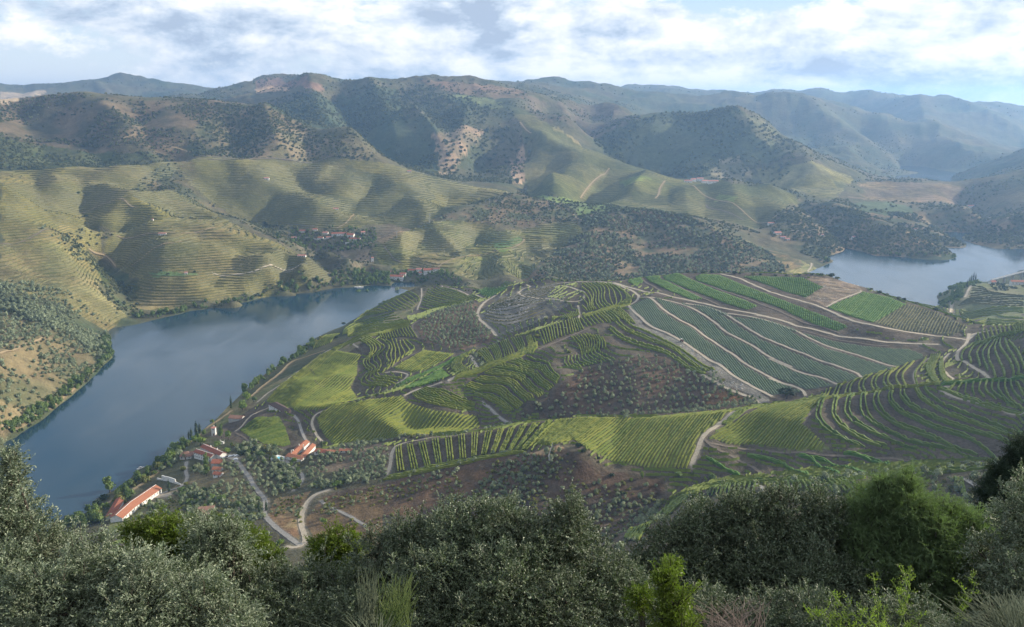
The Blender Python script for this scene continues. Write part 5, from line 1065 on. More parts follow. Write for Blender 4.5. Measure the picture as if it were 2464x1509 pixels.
def put_stuff(name, pts_, r0, r1, meshes, label, flat=1.0, grow=1.3):
    if not len(pts_): return
    z = H(pts_[:, 0], pts_[:, 1]); k = z > .3; pts_ = pts_[k]; z = z[k]; n = len(pts_)
    s = (r0+(r1-r0)*rng.random(n)**2.0)*grow; S3_ = np.stack([s, s*(.85+.3*rng.random(n)), s*flat*(.8+.4*rng.random(n))], 1)
    rot = np.zeros((n, 3)); rot[:, 2] = rng.random(n)*6.28; rot[:, :2] = rng.normal(0, .08, (n, 2))
    scatter_obj(name, np.stack([pts_[:, 0], pts_[:, 1], z-.15*s], 1), rot, S3_, meshes, kind='stuff', label=label)
    return n

# -- wild scrub and woods that read as one mass
A_ = 1500
put_stuff('scrub_bushes', np.concatenate([spread('D', [(0,690),(150,730),(262,800),(262,850),(150,960),(0,1060)], 6.6, rmin=750, rmax=1300, dens=.97, lam=50), spread('D', [(0,700),(80,720),(200,790),(270,860),(250,890),(170,800),(60,760),(0,745)], 4.2, rmin=750, rmax=1300, dens=.98),
    spread('D', [(-30,630),(60,650),(150,690),(262,785),(262,840),(150,810),(0,750),(-30,740)], 5.2, rmin=850, rmax=1400, dens=.86, lam=35), spread('D', [(0,560),(240,545),(240,700),(262,800),(150,730),(0,690)], 8, rmin=1000, rmax=1750, dens=.45, lam=70)]), 1.6, 3.0, P_OLIVE+P_SCRUB[:1], 'bushes dotted over the dry slope on the left bank')
put_stuff('scrub_bushes', np.concatenate([spread('Z1', [(430,1150),(560,1120),(700,1140),(830,1160),(640,1270),(700,1390),(860,1509),(900,1560),(700,1560),(600,1400),(430,1200)], 7, rmin=1100, rmax=1750, dens=.9), spread('D', [(200,640),(250,640),(330,700),(330,755),(285,760)], 7, rmin=1100, rmax=1600, dens=.9),
    spread('Z1', [(930,860),(1000,770),(1200,650),(1400,610),(1380,800),(1600,1000),(2000,1200),(2463,1400),(2463,1500),(2220,1330),(1700,1060),(1200,850)], 11, rmin=1550, rmax=2200, dens=.75, lam=60),
    spread('Z2', [(0,1030),(700,1150),(850,1110),(860,1380),(700,1450),(500,1450),(200,1250),(0,1130)], 10, rmin=1560, rmax=2000, dens=.7, lam=50)]), 1.8, 3.6, P_SCRUB, 'dark scrub filling the ravines of the vineyard hills')
put_stuff('grove_bushes', spread('D', [(1258,672),(1340,600),(1400,560),(1400,525),(1487,503),(1560,503),(1668,524),(1755,563),(1839,600),(1900,645),(1860,668),(1500,675)], 6.4, rmin=1500, rmax=2100, dens=.93, lam=55), 2.0, 3.4, P_SCRUB+P_OLIVE[:1], 'dense dark trees over the rounded hill beyond the vineyard crest')
put_stuff('grove_bushes', spread('Z2', [(1880,870),(2000,880),(2260,990),(2290,1040),(1900,1120),(1620,1080),(1300,1060),(1330,1010),(1600,960)], 9, rmin=1750, rmax=2300, dens=.75, lam=60), 1.8, 3.2, P_SCRUB+P_OLIVE[:1], 'scattered dark trees on the slope above the terraced lobes')
put_stuff('riverside_scrub', spread('Z4', [(680,1010),(930,920),(1060,960),(1500,1010),(1800,1010),(2463,1000),(2463,1290),(2380,1285),(1600,1325),(1050,1370),(640,1200),(680,1050)], 9, rmin=1650, rmax=2600, dens=.88, lam=70), 2.6, 4.8, P_SCRUB, 'dark scrub covering the spurs above the right hand reach of the river')
put_stuff('mountain_scrub', np.concatenate([spread('D', [(0,330),(250,370),(440,372),(300,395),(0,408)], 12, rmin=1800, rmax=2600, dens=.85, lam=90), spread('D', [(440,372),(470,300),(560,252),(640,258),(750,310),(900,390),(834,383),(616,383)], 10, rmin=2000, rmax=2700, dens=.86, lam=80),
    spread('D', [(-60,240),(110,222),(300,235),(590,252),(470,300),(430,370),(-60,330)], 10, rmin=2000, rmax=2800, dens=.66, lam=110)]), 2.6, 5.0, P_SCRUB, 'low bushes over the brown hills on the left')
fw = []
for k in range(60000):
    y = 1750*(4700/1750)**rng.random(); x = (rng.random()*2-1)*y*.66; fw.append((x, y))
fw = np.array(fw); z_ = H(fw[:, 0], fw[:, 1]); wild = (lookup(VIN0, fw[:, 0], fw[:, 1]) < .3) & (z_ > 4) & ((.5+.8*fbm(fw[:, 0], fw[:, 1], 150, 4, 81)) > .42+.2*rng.random(len(fw)))
put_stuff('hill_scrub', fw[wild][:26000], 1.8, 4.2, P_SCRUB, 'low scrub scattered over the wild hills across the valley')
put_stuff('mountain_woods', np.concatenate([spread('D', [(620,250),(750,215),(1050,200),(1180,260),(1170,310),(1100,420),(980,400),(900,390),(740,305)], 17, rmin=2500, rmax=3700, dens=.92, lam=200), spread('D', [(1100,420),(1174,310),(1250,300),(1290,340),(1250,440),(1180,450)], 17, rmin=2400, rmax=3300, dens=.8, lam=150),
    spread('Z3', [(870,345),(1180,245),(1520,245),(2000,540),(1900,760),(1200,770),(650,620),(500,480)], 17, rmin=2500, rmax=3400, dens=.85, lam=200), spread('D', [(1251,224),(1466,250),(1543,288),(1440,330),(1300,280)], 22, rmin=3000, rmax=4200, dens=.6, lam=250)]), 4.0, 7.5, P_SCRUB, 'woods and scrub on the big mountains across the valley')
put_stuff('skyline_trees', np.concatenate([band('D', [(0,206),(118,206),(235,199),(302,187),(370,200),(524,220)], 200, 42, 5000, 7000), band('D', [(540,219),(600,202),(676,187),(710,189)], 60, 30, 3900, 4800), band('D', [(851,208),(918,206),(1002,199),(1053,192),(1187,207)], 60, 26, 3300, 3800),
    band('D', [(1240,207),(1326,193),(1400,202),(1520,242)], 120, 40, 4900, 5800), band('D', [(1486,214),(1520,209),(1587,216),(1688,225),(1811,224),(1871,217),(1986,216),(2033,222),(2080,217),(2140,227),(2207,242),(2298,251),(2464,263)], 260, 38, 6000, 8500), band('D', [(1764,226),(1871,231),(1949,251),(2039,266),(2140,273),(2224,286)], 160, 34, 4600, 5500), band('D', [(1560,290),(1600,270),(1671,255),(1762,257)], 60, 20, 3000, 3200)]), 3.5, 7.5, P_SCRUB, 'small trees standing along the skyline ridges')
# -- wooded banks
far_bank = np.concatenate([band('D', [(320,760),(400,757),(480,740),(560,728),(620,712),(700,699),(760,690),(800,687)], 20, 1.8, 1150, 1750), band('D', [(20,1052),(70,1020),(140,970),(210,915),(255,880),(262,845),(255,800)], 12, 1.6, 750, 1300), band('Z4', [(1050,1370),(1300,1325),(1600,1318),(1900,1328),(2170,1312),(2380,1280)], 14, 6, 1600, 2100),
    spread('D', [(800,655),(860,650),(930,660),(930,690),(880,685),(800,690)], 7, rmin=1450, rmax=1800), spread('Z2', [(700,1450),(870,1400),(950,1470),(950,1530),(700,1540)], 8, rmin=1450, rmax=1800)])
put_stuff('village_trees', np.concatenate([spread('Z2', [(250,1120),(560,1110),(860,1100),(860,1260),(620,1290),(250,1240)], 7, rmin=1560, rmax=2000, dens=.8), spread('Z2', [(930,1430),(1320,1410),(1420,1450),(1500,1520),(930,1530)], 6, rmin=1450, rmax=1800, dens=.85)]), 1.6, 3.4, P_TREE+P_SCRUB[:1], 'garden trees between the houses of the far hamlets')
put_stuff('riverbank_trees', far_bank, 2.0, 4.4, P_TREE+P_SCRUB[:1], 'unbroken fringe of trees along the far water edge', 1.1)
put_stuff('riverbank_trees', np.concatenate([band('N4', [(200,950),(330,900),(480,830),(600,760),(640,700),(700,640),(800,590),(900,500),(960,440),(1050,370),(1150,310)], 17, 2.2), band('N1', [(60,960),(180,890),(280,800),(380,740),(500,680),(600,600),(650,560)], 17, 2.4), spread('N4', [(130,960),(330,870),(560,800),(540,870),(400,960),(200,980)], 5, dens=.9)]), 2.0, 4.2, P_TREE+P_YEL[:1], 'bushy trees along the near water edge by the estate', 1.1)
put_stuff('crest_bushes', np.concatenate([band('N1', [(1400,165),(1560,150),(1800,160),(2000,175)], 14, 4.5), spread('N1', [(1640,140),(2000,150),(1950,185),(1800,200),(1640,185)], 6, dens=.8), band('N2', [(560,125),(700,108),(1000,108),(1280,105)], 9, 4.5)]), 1.3, 2.6, P_SCRUB+P_OLIVE[:1], 'low bushes along the left part of the near crest')
put_stuff('tongue_trees', spread('N3', [(1850,215),(1900,165),(2100,85),(2200,110),(2060,180),(1990,300),(1930,340),(1860,300)], 7, rmin=1150, rmax=1700, dens=.85), 2, 4, P_TREE, 'trees on the shore of the tongue of land at the right edge')
put_stuff('tongue_trees', spread('N3', [(2200,140),(2463,60),(2463,180),(2250,200)], 10, rmin=1150, rmax=1700, dens=.6), 2, 3.6, P_SCRUB, 'scattered trees below the road bridge at the right edge')
put_stuff('yellow_shrubs', np.concatenate([spread('N5', [(0,780),(350,690),(800,610),(1100,530),(1640,430),(2050,590),(2463,700),(2463,1050),(1700,950),(800,960),(0,980)], 3.7, dens=.72, lam=22), spread('N4', [(1640,880),(1720,760),(1900,740),(1860,1000),(1800,1040)], 4, dens=.75), spread('N4', [(1920,900),(2010,800),(2300,900),(2200,1000),(1980,1040)], 4.2, dens=.7), spread('N4', [(1400,860),(1540,760),(1620,900),(1740,1040),(1480,1040)], 4.2, dens=.8), spread('N4', [(560,900),(860,760),(980,760),(1000,900),(700,980)], 4.4, dens=.7)]), .8, 1.7, P_YEL+P_OLIVE[:1], 'yellowish shrubs around the lanes below the estate')
put_stuff('garden_trees', np.concatenate([spread('N4', [(1000,620),(1100,500),(1230,640),(1240,740),(1400,800),(1340,980),(1230,900),(1100,930),(1000,760)], 5.0, dens=.85), spread('N4', [(1360,380),(1500,360),(1730,420),(1680,500),(1500,520),(1420,440)], 4.6, dens=.9), spread('N4', [(1000,640),(1240,640),(1240,760),(1000,760)], 5, dens=.9), spread('N4', [(1420,780),(1540,740),(1620,900),(1720,1050),(1480,1060),(1380,960)], 4.4, dens=.85), spread('N4', [(860,420),(1000,380),(1080,480),(960,560),(860,560)], 5, dens=.9), spread('N4', [(640,640),(860,560),(1000,560),(870,680),(700,760)], 5.5, dens=.7),
    spread('N4', [(960,720),(1060,700),(1100,900),(1040,900),(1000,800)], 3.6, dens=.95), spread('N4', [(700,830),(860,780),(960,880),(800,900)], 5, dens=.8), spread('N4', [(1640,520),(1850,500),(1880,700),(1700,700)], 4.6, dens=.9), spread('N4', [(1880,650),(2400,620),(2463,640),(2100,700),(1900,720)], 5, dens=.8)]), 1.4, 2.6, P_OLIVE+P_YEL[:1]+P_TREE[:1], 'olive and garden trees filling the ground between the estate houses')
put_stuff('hollow_bushes', np.concatenate([band('N1', [(980,985),(1100,940),(1250,880),(1330,850)], 12, 3), band('N2', [(1100,1095),(1300,1110)], 6, 2), band('N1', [(1640,770),(1750,735),(1900,600),(2000,540)], 8, 4), band('N2', [(460,490),(600,440),(700,410)], 16, 4), band('N2', [(180,640),(240,700),(260,740)], 7, 4), spread('N2', [(700,250),(900,180),(960,200),(860,280),(720,330)], 8, dens=.6),
    band('N5', [(300,360),(700,320),(1060,290),(1300,240),(1500,205),(1700,190)], 7, 3.5), band('N5', [(450,640),(700,590),(900,540),(1300,440),(1400,430)], 6, 6), band('N3', [(150,770),(300,880),(440,950),(560,1000)], 14, 4.5)]), 1.0, 2.0, P_OLIVE+P_YEL[:1], 'bushes along the hollows and field edges of the near hill')

# -- trees one can count: each is a thing with trunk and crown
trunk_me = {}
def trunk_mesh(h=1.0):
    n = 7; V = []; 
    for k, (z, r) in enumerate(((0, .14), (.3, .10), (.75, .075), (1.15, .05))):
        for i in range(n): a = 6.283*i/n; V.append((r*math.cos(a)+.03*math.sin(3*z), r*math.sin(a)+.04*z, z*h))
    F = [(k*n+i, k*n+(i+1) % n, (k+1)*n+(i+1) % n, (k+1)*n+i) for k in range(3) for i in range(n)]
    return quads_mesh('trunk', V, F, True, [BARK])
TRUNK = trunk_mesh()
def tree(name, label, cat, x, y, r, hgt, meshes, group=None, lift=.35):
    z = float(H(x, y)); t = thing(name, label, cat, (x, y, z-.1), random.uniform(0, 6.28), group)
    o = link('trunk', TRUNK, t); o.scale = (r*.9, r*.9, max(hgt*lift*1.6, .4))
    c = link('crown', random.choice(meshes), t); c.scale = (r, r*random.uniform(.85, 1.1), hgt); c.location = (0, 0, hgt*lift*.5 if lift else 0)
    return t
ol = [('brown slope', spread('N5', [(700,620),(1100,520),(1640,420),(1760,420),(2050,580),(2300,650),(2463,700),(2400,950),(2000,930),(1700,850),(1300,800),(900,760)], 4.3, dens=.80), 1.0, 1.6, 'olive tree on the brown slope below the bright front ridge'),
      ('estate', np.concatenate([spread('N4', [(1060,600),(1100,500),(1220,620),(1300,500),(1400,500),(1560,760),(1400,860),(1200,800),(1060,720)], 5.2, dens=.9), spread('N4', [(1430,500),(1700,480),(1870,600),(1800,720),(1660,760),(1540,660)], 5.0, dens=.9)]), 1.6, 2.6, 'olive tree among the estate groves between the lanes'),
      ('terrace', np.concatenate([spread('N4', [(1900,500),(2000,430),(2463,330),(2463,600),(2300,640),(1920,690)], 4.6, dens=.8), spread('N5', [(0,450),(250,420),(490,400),(480,600),(350,660),(0,690)], 4.0, .3, dens=1.0)]), 1.3, 2.1, 'olive tree on the small terraces right of the pool house'),
      ('grove', spread('N2', [(800,870),(1000,720),(1250,690),(1450,650),(1850,800),(2240,1000),(2050,1030),(1700,1070),(1100,1085),(480,1115),(640,980)], 5.8, .42, dens=.9, lam=60), 1.1, 1.9, 'olive tree in the dark brown grove in the middle of the near hill'),
      ('hollow', spread('N1', [(1390,440),(1500,350),(1790,270),(1830,420),(1920,490),(1890,550),(1700,610),(1440,560)], 5.2, .3), 1.5, 2.2, 'olive tree in the dense grove beside the pale road')]
allp = [(float(np.hypot(*p))/(.5*(a+b)), p, a, b, lab) for _, P, a, b, lab in ol for p in P if H(*p) > .5]
allp.sort(key=lambda q: q[0])
OLG = {}
for q, p, a, b, lab in allp[:300]:
    r = a+(b-a)*random.random(); tree('olive_tree', lab, 'olive tree', float(p[0]), float(p[1]), r, r*random.uniform(.8, 1.05), P_OLIVE, 'olive trees: '+lab[len('olive tree '):])
rest = np.array([p for q, p, a, b, lab in allp[300:]])
if len(rest): put_stuff('olive_groves', rest, 1.2, 2.0, P_OLIVE, 'the smaller and farther olive trees of the near hill groves')
print('olives', len(allp))
def at1(fr, u, v): return ats(fr, [(u, v)], *RLIM[fr])[0]
for fr, u, v, r, h, key, nm, lab, cat in [
 ('N4', 1370, 118, 1.5, 2.9, P_CYP, 'cypress_tree', 'lone tall dark cypress at the water edge left of the leafy clump', 'cypress'),
 ('N4', 1122, 310, 2.2, 3.1, P_CYP, 'cypress_tree', 'tallest cypress of the dark row at the water edge above the estate', 'cypress'), ('N4', 1085, 330, 1.6, 2.3, P_CYP, 'cypress_tree', 'middle cypress of the dark row at the water edge', 'cypress'), ('N4', 1068, 340, 1.4, 1.9, P_CYP, 'cypress_tree', 'leftmost and lowest cypress of the dark row at the water edge', 'cypress'), ('N4', 1145, 300, 1.7, 2.4, P_CYP, 'cypress_tree', 'rightmost cypress of the dark row at the water edge', 'cypress'),
 ('N4', 1263, 300, 1.2, 2.6, P_CYP, 'cypress_tree', 'thin dark cypress right beside the small white tower', 'cypress'), ('N4', 925, 712, 1.5, 2.2, P_CYP, 'cypress_tree', 'cypress at the right end of the long red roofed shed', 'cypress'), ('N4', 1010, 400, 1.3, 1.6, P_CYP, 'cypress_tree', 'small cypress beside the brown roofed house at the river', 'cypress'),
 ('N4', 1570, 870, 1.2, 2.4, P_CYP, 'cypress_tree', 'cypress beside the lane just below the junction of the paths', 'cypress'), ('N4', 1622, 850, 1.2, 1.7, P_CYP, 'cypress_tree', 'small cypress in the fork of the paved lane', 'cypress'), ('N4', 1130, 760, .9, 1.7, P_CYP, 'cypress_tree', 'slim cypress standing among the garden hedges', 'cypress'), ('N4', 2018, 400, 1.1, 1.5, P_CYP, 'cypress_tree', 'small dark cypress behind the pool house', 'cypress'),
 ('N4', 1300, 330, 3.2, 5.6, P_TALL, 'poplar_tree', 'tall grey green poplar clump right of the small white tower', 'tree'), ('N4', 1350, 345, 4.0, 5.0, P_TREE, 'leafy_tree', 'broad dark leafy tree at the right foot of the poplar clump', 'tree'),
 ('N4', 1450, 130, 5.0, 5.4, P_BR, 'leafy_tree', 'large bright green tree beside the brown roofed shed at the river', 'tree'), ('N4', 1490, 60, 4.6, 5.0, P_BR, 'leafy_tree', 'bright green tree behind the large one at the river', 'tree'), ('N4', 1530, 70, 3.2, 3.2, P_TREE, 'leafy_tree', 'dull green tree at the right end of the bright riverside clump', 'tree'),
 ('N4', 500, 720, 5.6, 6.0, P_TALL, 'leafy_tree', 'tall round green tree at the water left of the long red shed', 'tree'), ('N4', 585, 720, 3.4, 3.4, P_TREE, 'willow_tree', 'weeping pale tree right of the tall round tree at the water', 'tree'), ('N4', 450, 770, 4.2, 3.6, P_DARK, 'leafy_tree', 'dark tree below the tall round tree at the water', 'tree'), ('N4', 400, 810, 4.0, 3.4, P_DARK, 'leafy_tree', 'darkest low tree overhanging the water below the shed', 'tree'),
 ('N4', 210, 920, 4.2, 3.6, P_DARK, 'leafy_tree', 'dark round tree lowest down on the near water edge', 'tree'), ('N4', 280, 900, 3.4, 3.0, P_TREE, 'leafy_tree', 'round green tree next to the lowest dark one at the water edge', 'tree'),
 ('N4', 1150, 380, 4.6, 4.4, P_BR, 'leafy_tree', 'bright green tree touching the left end of the white main house', 'tree'), ('N4', 1110, 360, 3.4, 3.2, P_BR, 'leafy_tree', 'small bright tree left behind the white main house', 'tree'), ('N4', 1265, 400, 3.8, 3.8, P_TREE, 'leafy_tree', 'round green tree behind the roof of the white main house', 'tree'), ('N4', 1350, 440, 3.6, 3.0, P_BR, 'leafy_tree', 'bright spreading tree at the right end of the white main house', 'tree'),
 ('N4', 1235, 225, 2.4, 2.6, P_BR, 'leafy_tree', 'small bright tree at the water behind the white tower', 'tree'), ('N4', 1450, 450, 4.2, 3.8, P_DARK, 'leafy_tree', 'dark tree at the right side of the parked cars', 'tree'), ('N4', 1540, 430, 4.8, 4.4, P_DARK, 'leafy_tree', 'broad dark tree in the grove below the small vineyard plot', 'tree'), ('N4', 1610, 440, 4.2, 3.6, P_DARK, 'leafy_tree', 'dark tree between the grove and the pool', 'tree'), ('N4', 1580, 470, 3.6, 3.2, P_TREE, 'leafy_tree', 'mid green tree in front of the dark grove', 'tree'), ('N4', 1690, 430, 3.4, 3.0, P_OLIVE, 'leafy_tree', 'grey green tree just left above the pool', 'tree'),
 ('N4', 1000, 430, 3.2, 3.4, P_TREE, 'leafy_tree', 'tree on the water side of the brown roofed house', 'tree'), ('N4', 940, 480, 4.6, 4.0, P_BR, 'leafy_tree', 'bright green tree on the bank below the brown roofed house', 'tree'), ('N4', 890, 510, 3.6, 3.0, P_BR, 'leafy_tree', 'bright bush on the bank left of the bright green tree', 'tree'), ('N4', 785, 570, 3.6, 3.2, P_TREE, 'leafy_tree', 'round tree beside the moored boat', 'tree'),
 ('N4', 1195, 600, 2.6, 5.0, P_TALL, 'leafy_tree', 'tall pale green tree in the middle of the estate groves', 'tree'), ('N4', 1190, 520, 2.4, 4.2, P_TALL, 'leafy_tree', 'tall pale tree just below the white main house', 'tree'), ('N4', 1020, 560, 2.8, 2.8, P_YEL, 'leafy_tree', 'yellowish tree beside the curved white wall', 'tree'), ('N4', 1120, 560, 2.8, 3.0, P_OLIVE, 'leafy_tree', 'grey tree between the white wall and the small red roofs', 'tree'), ('N4', 1310, 780, 4.6, 2.6, P_TREE, 'leafy_tree', 'long low green tree below the small red roofs', 'tree'), ('N4', 1240, 770, 3.2, 2.6, P_TREE, 'leafy_tree', 'green tree left of the long low tree', 'tree'),
 ('N4', 1860, 470, 2.2, 2.4, P_YEL, 'leafy_tree', 'small rounded tree on the terrace of the pool house', 'tree'), ('N4', 2130, 680, 4.2, 2.8, P_BR, 'leafy_tree', 'broad pale green bush beside the upper bend of the lane', 'tree'), ('N4', 2030, 945, 2.6, 2.2, P_BR, 'yellow_bush', 'bright yellow green bush on the brown slope inside the bend', 'bush'), ('N4', 1715, 1090, 3.2, 2.0, P_BR, 'leafy_tree', 'pale green bush left of the lane junction', 'tree'), ('N4', 1925, 1075, 1.6, 1.4, P_TREE, 'leafy_tree', 'small green bush right of the lane junction', 'tree'), ('N4', 1610, 510, 2.0, 1.9, P_BR, 'leafy_tree', 'pale round tree beside the lane below the pool', 'tree'), ('N4', 1150, 760, 1.8, 2.6, P_OLIVE, 'leafy_tree', 'pale upright tree above the brown roofed outbuilding', 'tree'),
 ('N3', 765, 965, 9.0, 6.0, P_PINE, 'stone_pine', 'wide dark pine at the foot of the young vine strips', 'pine tree'),
 ('N5', 1850, 395, 2.5, 2.6, P_DARK, 'dark_bush', 'dark round bush at the lower edge of the yellow green field', 'bush'), ('N5', 1890, 430, 2.0, 1.8, P_DARK, 'dark_bush', 'dark bush just below the round one at the field edge', 'bush'), ('N5', 1655, 440, 1.3, 1.6, P_DARK, 'dark_bush', 'small dark bush touching the white standing sign', 'bush'), ('N5', 1770, 450, 1.4, 1.2, P_DARK, 'dark_bush', 'little dark bush between the white sign and the round bush', 'bush'), ('N5', 1330, 445, 2.0, 1.6, P_OLIVE, 'dark_bush', 'pair forming bush on the edge of the bright strip', 'bush'), ('N5', 1360, 435, 1.7, 1.5, P_OLIVE, 'dark_bush', 'right hand bush of the pair on the edge of the bright strip', 'bush'), ('N5', 2000, 480, 1.8, 1.5, P_DARK, 'dark_bush', 'dark bush on the bank below the yellow green field', 'bush'), ('N5', 2310, 620, 1.5, 2.8, P_BR, 'young_tree', 'slender bright green tree below the lower corner of the yellow green field', 'tree'), ('N5', 2225, 640, 1.3, 1.4, P_BR, 'yellow_bush', 'small yellow bush left of the slender bright tree', 'bush'), ('N5', 2090, 600, 2.0, 1.7, P_DARK, 'dark_bush', 'dark bush above the path end on the brown slope', 'bush'), ('N5', 2170, 790, 2.2, 1.7, P_DARK, 'dark_bush', 'low dark bush deep in the brown ravine', 'bush'), ('N5', 2160, 730, 2.4, 1.7, P_DARK, 'dark_bush', 'larger dark bush above the deep one in the ravine', 'bush'),
 ('Q4', 870, 780, 2.0, 2.0, P_DARK, 'dark_bush', 'dark bush at the lower end of the steep track', 'bush'), ('Q4', 960, 800, 2.8, 2.0, P_TREE, 'leafy_tree', 'broad green bush right of the dark one at the steep track', 'bush'), ('Q4', 800, 780, 3.2, 1.6, P_TREE, 'leafy_tree', 'low wide green bush under the field corner', 'bush'),
 ('N2', 865, 640, 2.4, 3.0, P_YEL, 'young_tree', 'single pale tree among the broken terraces', 'tree'), ('N2', 700, 400, 2.6, 3.0, P_YEL, 'young_tree', 'yellowish tree beside the spine track', 'tree'), ('N2', 640, 520, 2.6, 2.4, P_YEL, 'young_tree', 'yellowish tree on the spine above the comb terraces', 'tree'), ('N2', 2020, 950, 2.4, 2.2, P_BR, 'yellow_bush', 'bright yellow bush at the upper right of the dark grove', 'bush'),
 ('N1', 860, 430, 3.0, 2.6, P_DARK, 'dark_bush', 'dark bush alone at the water beside the terraces', 'bush'), ('N1', 580, 600, 3.0, 4.0, P_DARK, 'leafy_tree', 'dark tree at the tip of the small headland', 'tree'), ('N1', 800, 530, 4.0, 3.0, P_DARK, 'dark_bush', 'dark thicket in the gap of the headland terraces', 'bush'),
 ('N1', 960, 105, 6.5, 6.5, P_TREE, 'leafy_tree', 'left tree of the large dark grove beside the far landing', 'tree'), ('N1', 1020, 95, 7.0, 7.0, P_TREE, 'leafy_tree', 'middle tree of the large dark grove beside the far landing', 'tree'), ('N1', 1075, 110, 5.5, 5.5, P_TREE, 'leafy_tree', 'right tree of the large dark grove beside the far landing', 'tree'), ('N1', 1000, 135, 4.5, 3.5, P_OLIVE, 'leafy_tree', 'pale low tree in front of the dark grove at the landing', 'tree'), ('N1', 1240, 170, 5.2, 4.4, P_OLIVE, 'leafy_tree', 'round pale tree at the water below the white village house', 'tree'),
 ('Z1', 1395, 1435, 2.6, 3.0, P_DARK, 'leafy_tree', 'dark tree right of the little white hut on the terraced hill', 'tree'), ('Z1', 1200, 1450, 3.4, 2.6, P_DARK, 'leafy_tree', 'dark tree on the small green lawn of the terraced hill', 'tree'), ('Z1', 1155, 1425, 2.4, 2.0, P_DARK, 'leafy_tree', 'bush at the upper edge of the small green lawn', 'bush'), ('Z1', 565, 875, 3.6, 3.2, P_TREE, 'leafy_tree', 'single green tree high on the left vineyard slope', 'tree'), ('Z1', 618, 1035, 4.0, 3.4, P_DARK, 'leafy_tree', 'dark tree at the ravine head in the left vineyards', 'tree'), ('Z1', 1990, 1195, 4.0, 5.5, P_TALL, 'leafy_tree', 'tall pale tree on the ridge left of the valley hamlet', 'tree'), ('Z1', 1190, 1000, 5.0, 3.0, P_DARK, 'leafy_tree', 'dark thicket at the top of the second vineyard ridge', 'bush')]:
    x, y = at1(fr, u, v); tree(nm, lab, cat, float(x), float(y), r*(1.25 if r < 6 else 1), h*(.8 if key is P_CYP else 1.0), key, lift=.12 if key is P_DARK or key is P_CYP or key is P_YEL else .3)
cb = [('N2', 1720, 45, 4.2), ('N2', 1770, 40, 4.6), ('N2', 1830, 42, 4.8), ('N2', 1890, 48, 4.6), ('N2', 1940, 55, 3.6), ('N2', 1980, 58, 3.0), ('N3', 390, 62, 4.2), ('N3', 430, 64, 3.4), ('N3', 520, 72, 3.6), ('N3', 580, 74, 3.2), ('N3', 680, 78, 2.8), ('N3', 760, 78, 3.0), ('N3', 860, 74, 2.6), ('N3', 950, 72, 3.2), ('N3', 1010, 74, 3.6), ('N3', 1080, 78, 5.0), ('N3', 1130, 90, 4.2), ('N3', 1210, 112, 3.8), ('N3', 1260, 130, 3.8), ('N3', 1310, 155, 3.2), ('N3', 1375, 180, 3.4), ('N3', 1430, 200, 3.6), ('N3', 1480, 215, 3.0), ('N3', 1565, 245, 3.6), ('N3', 1610, 255, 4.0), ('N3', 1700, 285, 4.2), ('N3', 1765, 300, 2.8), ('N3', 1830, 325, 3.6), ('N3', 1905, 360, 2.4), ('N3', 1975, 388, 2.4), ('N3', 2090, 412, 2.0)]
for i, (fr, u, v, r) in enumerate(cb):
    x, y = at1(fr, u, v+8); tree('crest_bush', 'dark bush in the line along the crest of the near hill', 'bush', float(x), float(y), r, r*.75, P_SCRUB if i % 3 else P_DARK, 'dark bushes along the crest of the near hill', lift=.1)
for i, (u, v, h) in enumerate([(2085, 110, 3.0), (2100, 105, 3.6), (2115, 105, 3.2), (2070, 130, 2.4), (2055, 150, 2.0)]):
    x, y = ats('N3', [(u, v+14)], 1150, 1700)[0]; tree('cypress_tree', 'dark cypress in the row down the tongue of land across the river', 'cypress', float(x), float(y), 2.0, h, P_CYP, 'cypresses on the tongue of land', lift=.1)
# ------------------------------------------------------------------ bushes below the lookout, close to the camera
def leaf2(name, front, back, rough=.42, spec=.45, trans=.12, vary=.4):
    m, nt, p = mat_base(name, rough, spec); oi = nd(nt, 'ShaderNodeObjectInfo'); g = nd(nt, 'ShaderNodeNewGeometry'); n = onoise(nt, 1.1, 2, .5, 'pos')
    f = mathn(nt, 'ADD', mathn(nt, 'MULTIPLY', oi.outputs['Random'], vary), mathn(nt, 'MULTIPLY', n, .6))
    a = ramp(nt, f, [(.2, tuple(.6*x for x in front)), (.75, tuple(1.35*x for x in front))]); b = ramp(nt, f, [(.2, tuple(.7*x for x in back)), (.75, tuple(1.3*x for x in back))])
    c = mixc(nt, g.outputs['Backfacing'], a, b); lk(nt, c, p.inputs['Base Color'])
    tr = nd(nt, 'ShaderNodeBsdfTranslucent'); lk(nt, mixc(nt, 1.0, c, (1.3, 1.6, .6), 'MULTIPLY'), tr.inputs[0]); mx = nd(nt, 'ShaderNodeMixShader'); mx.inputs[0].default_value = trans
    lk(nt, p.outputs[0], mx.inputs[1]); lk(nt, tr.outputs[0], mx.inputs[2]); lk(nt, mx.outputs[0], nt.nodes['Material Output'].inputs[0]); return m
FL = {'oak': leaf2('oak_leaf', (.052, .078, .042), (.135, .160, .105), .5), 'grey': leaf2('grey_leaf', (.075, .104, .062), (.175, .205, .14), .5), 'bright': leaf2('bright_shrub_leaf', (.085, .120, .016), (.11, .15, .025), .45, .35, .35), 'feather': leaf2('feather_leaf', (.110, .158, .078), (.13, .18, .09), .6, .2, .35), 'rose': leaf2('rose_leaf', (.12, .17, .035), (.15, .19, .05), .5, .3, .45), 'dark': leaf2('dark_pine_leaf', (.018, .034, .018), (.03, .05, .03), .6, .2, .05)}
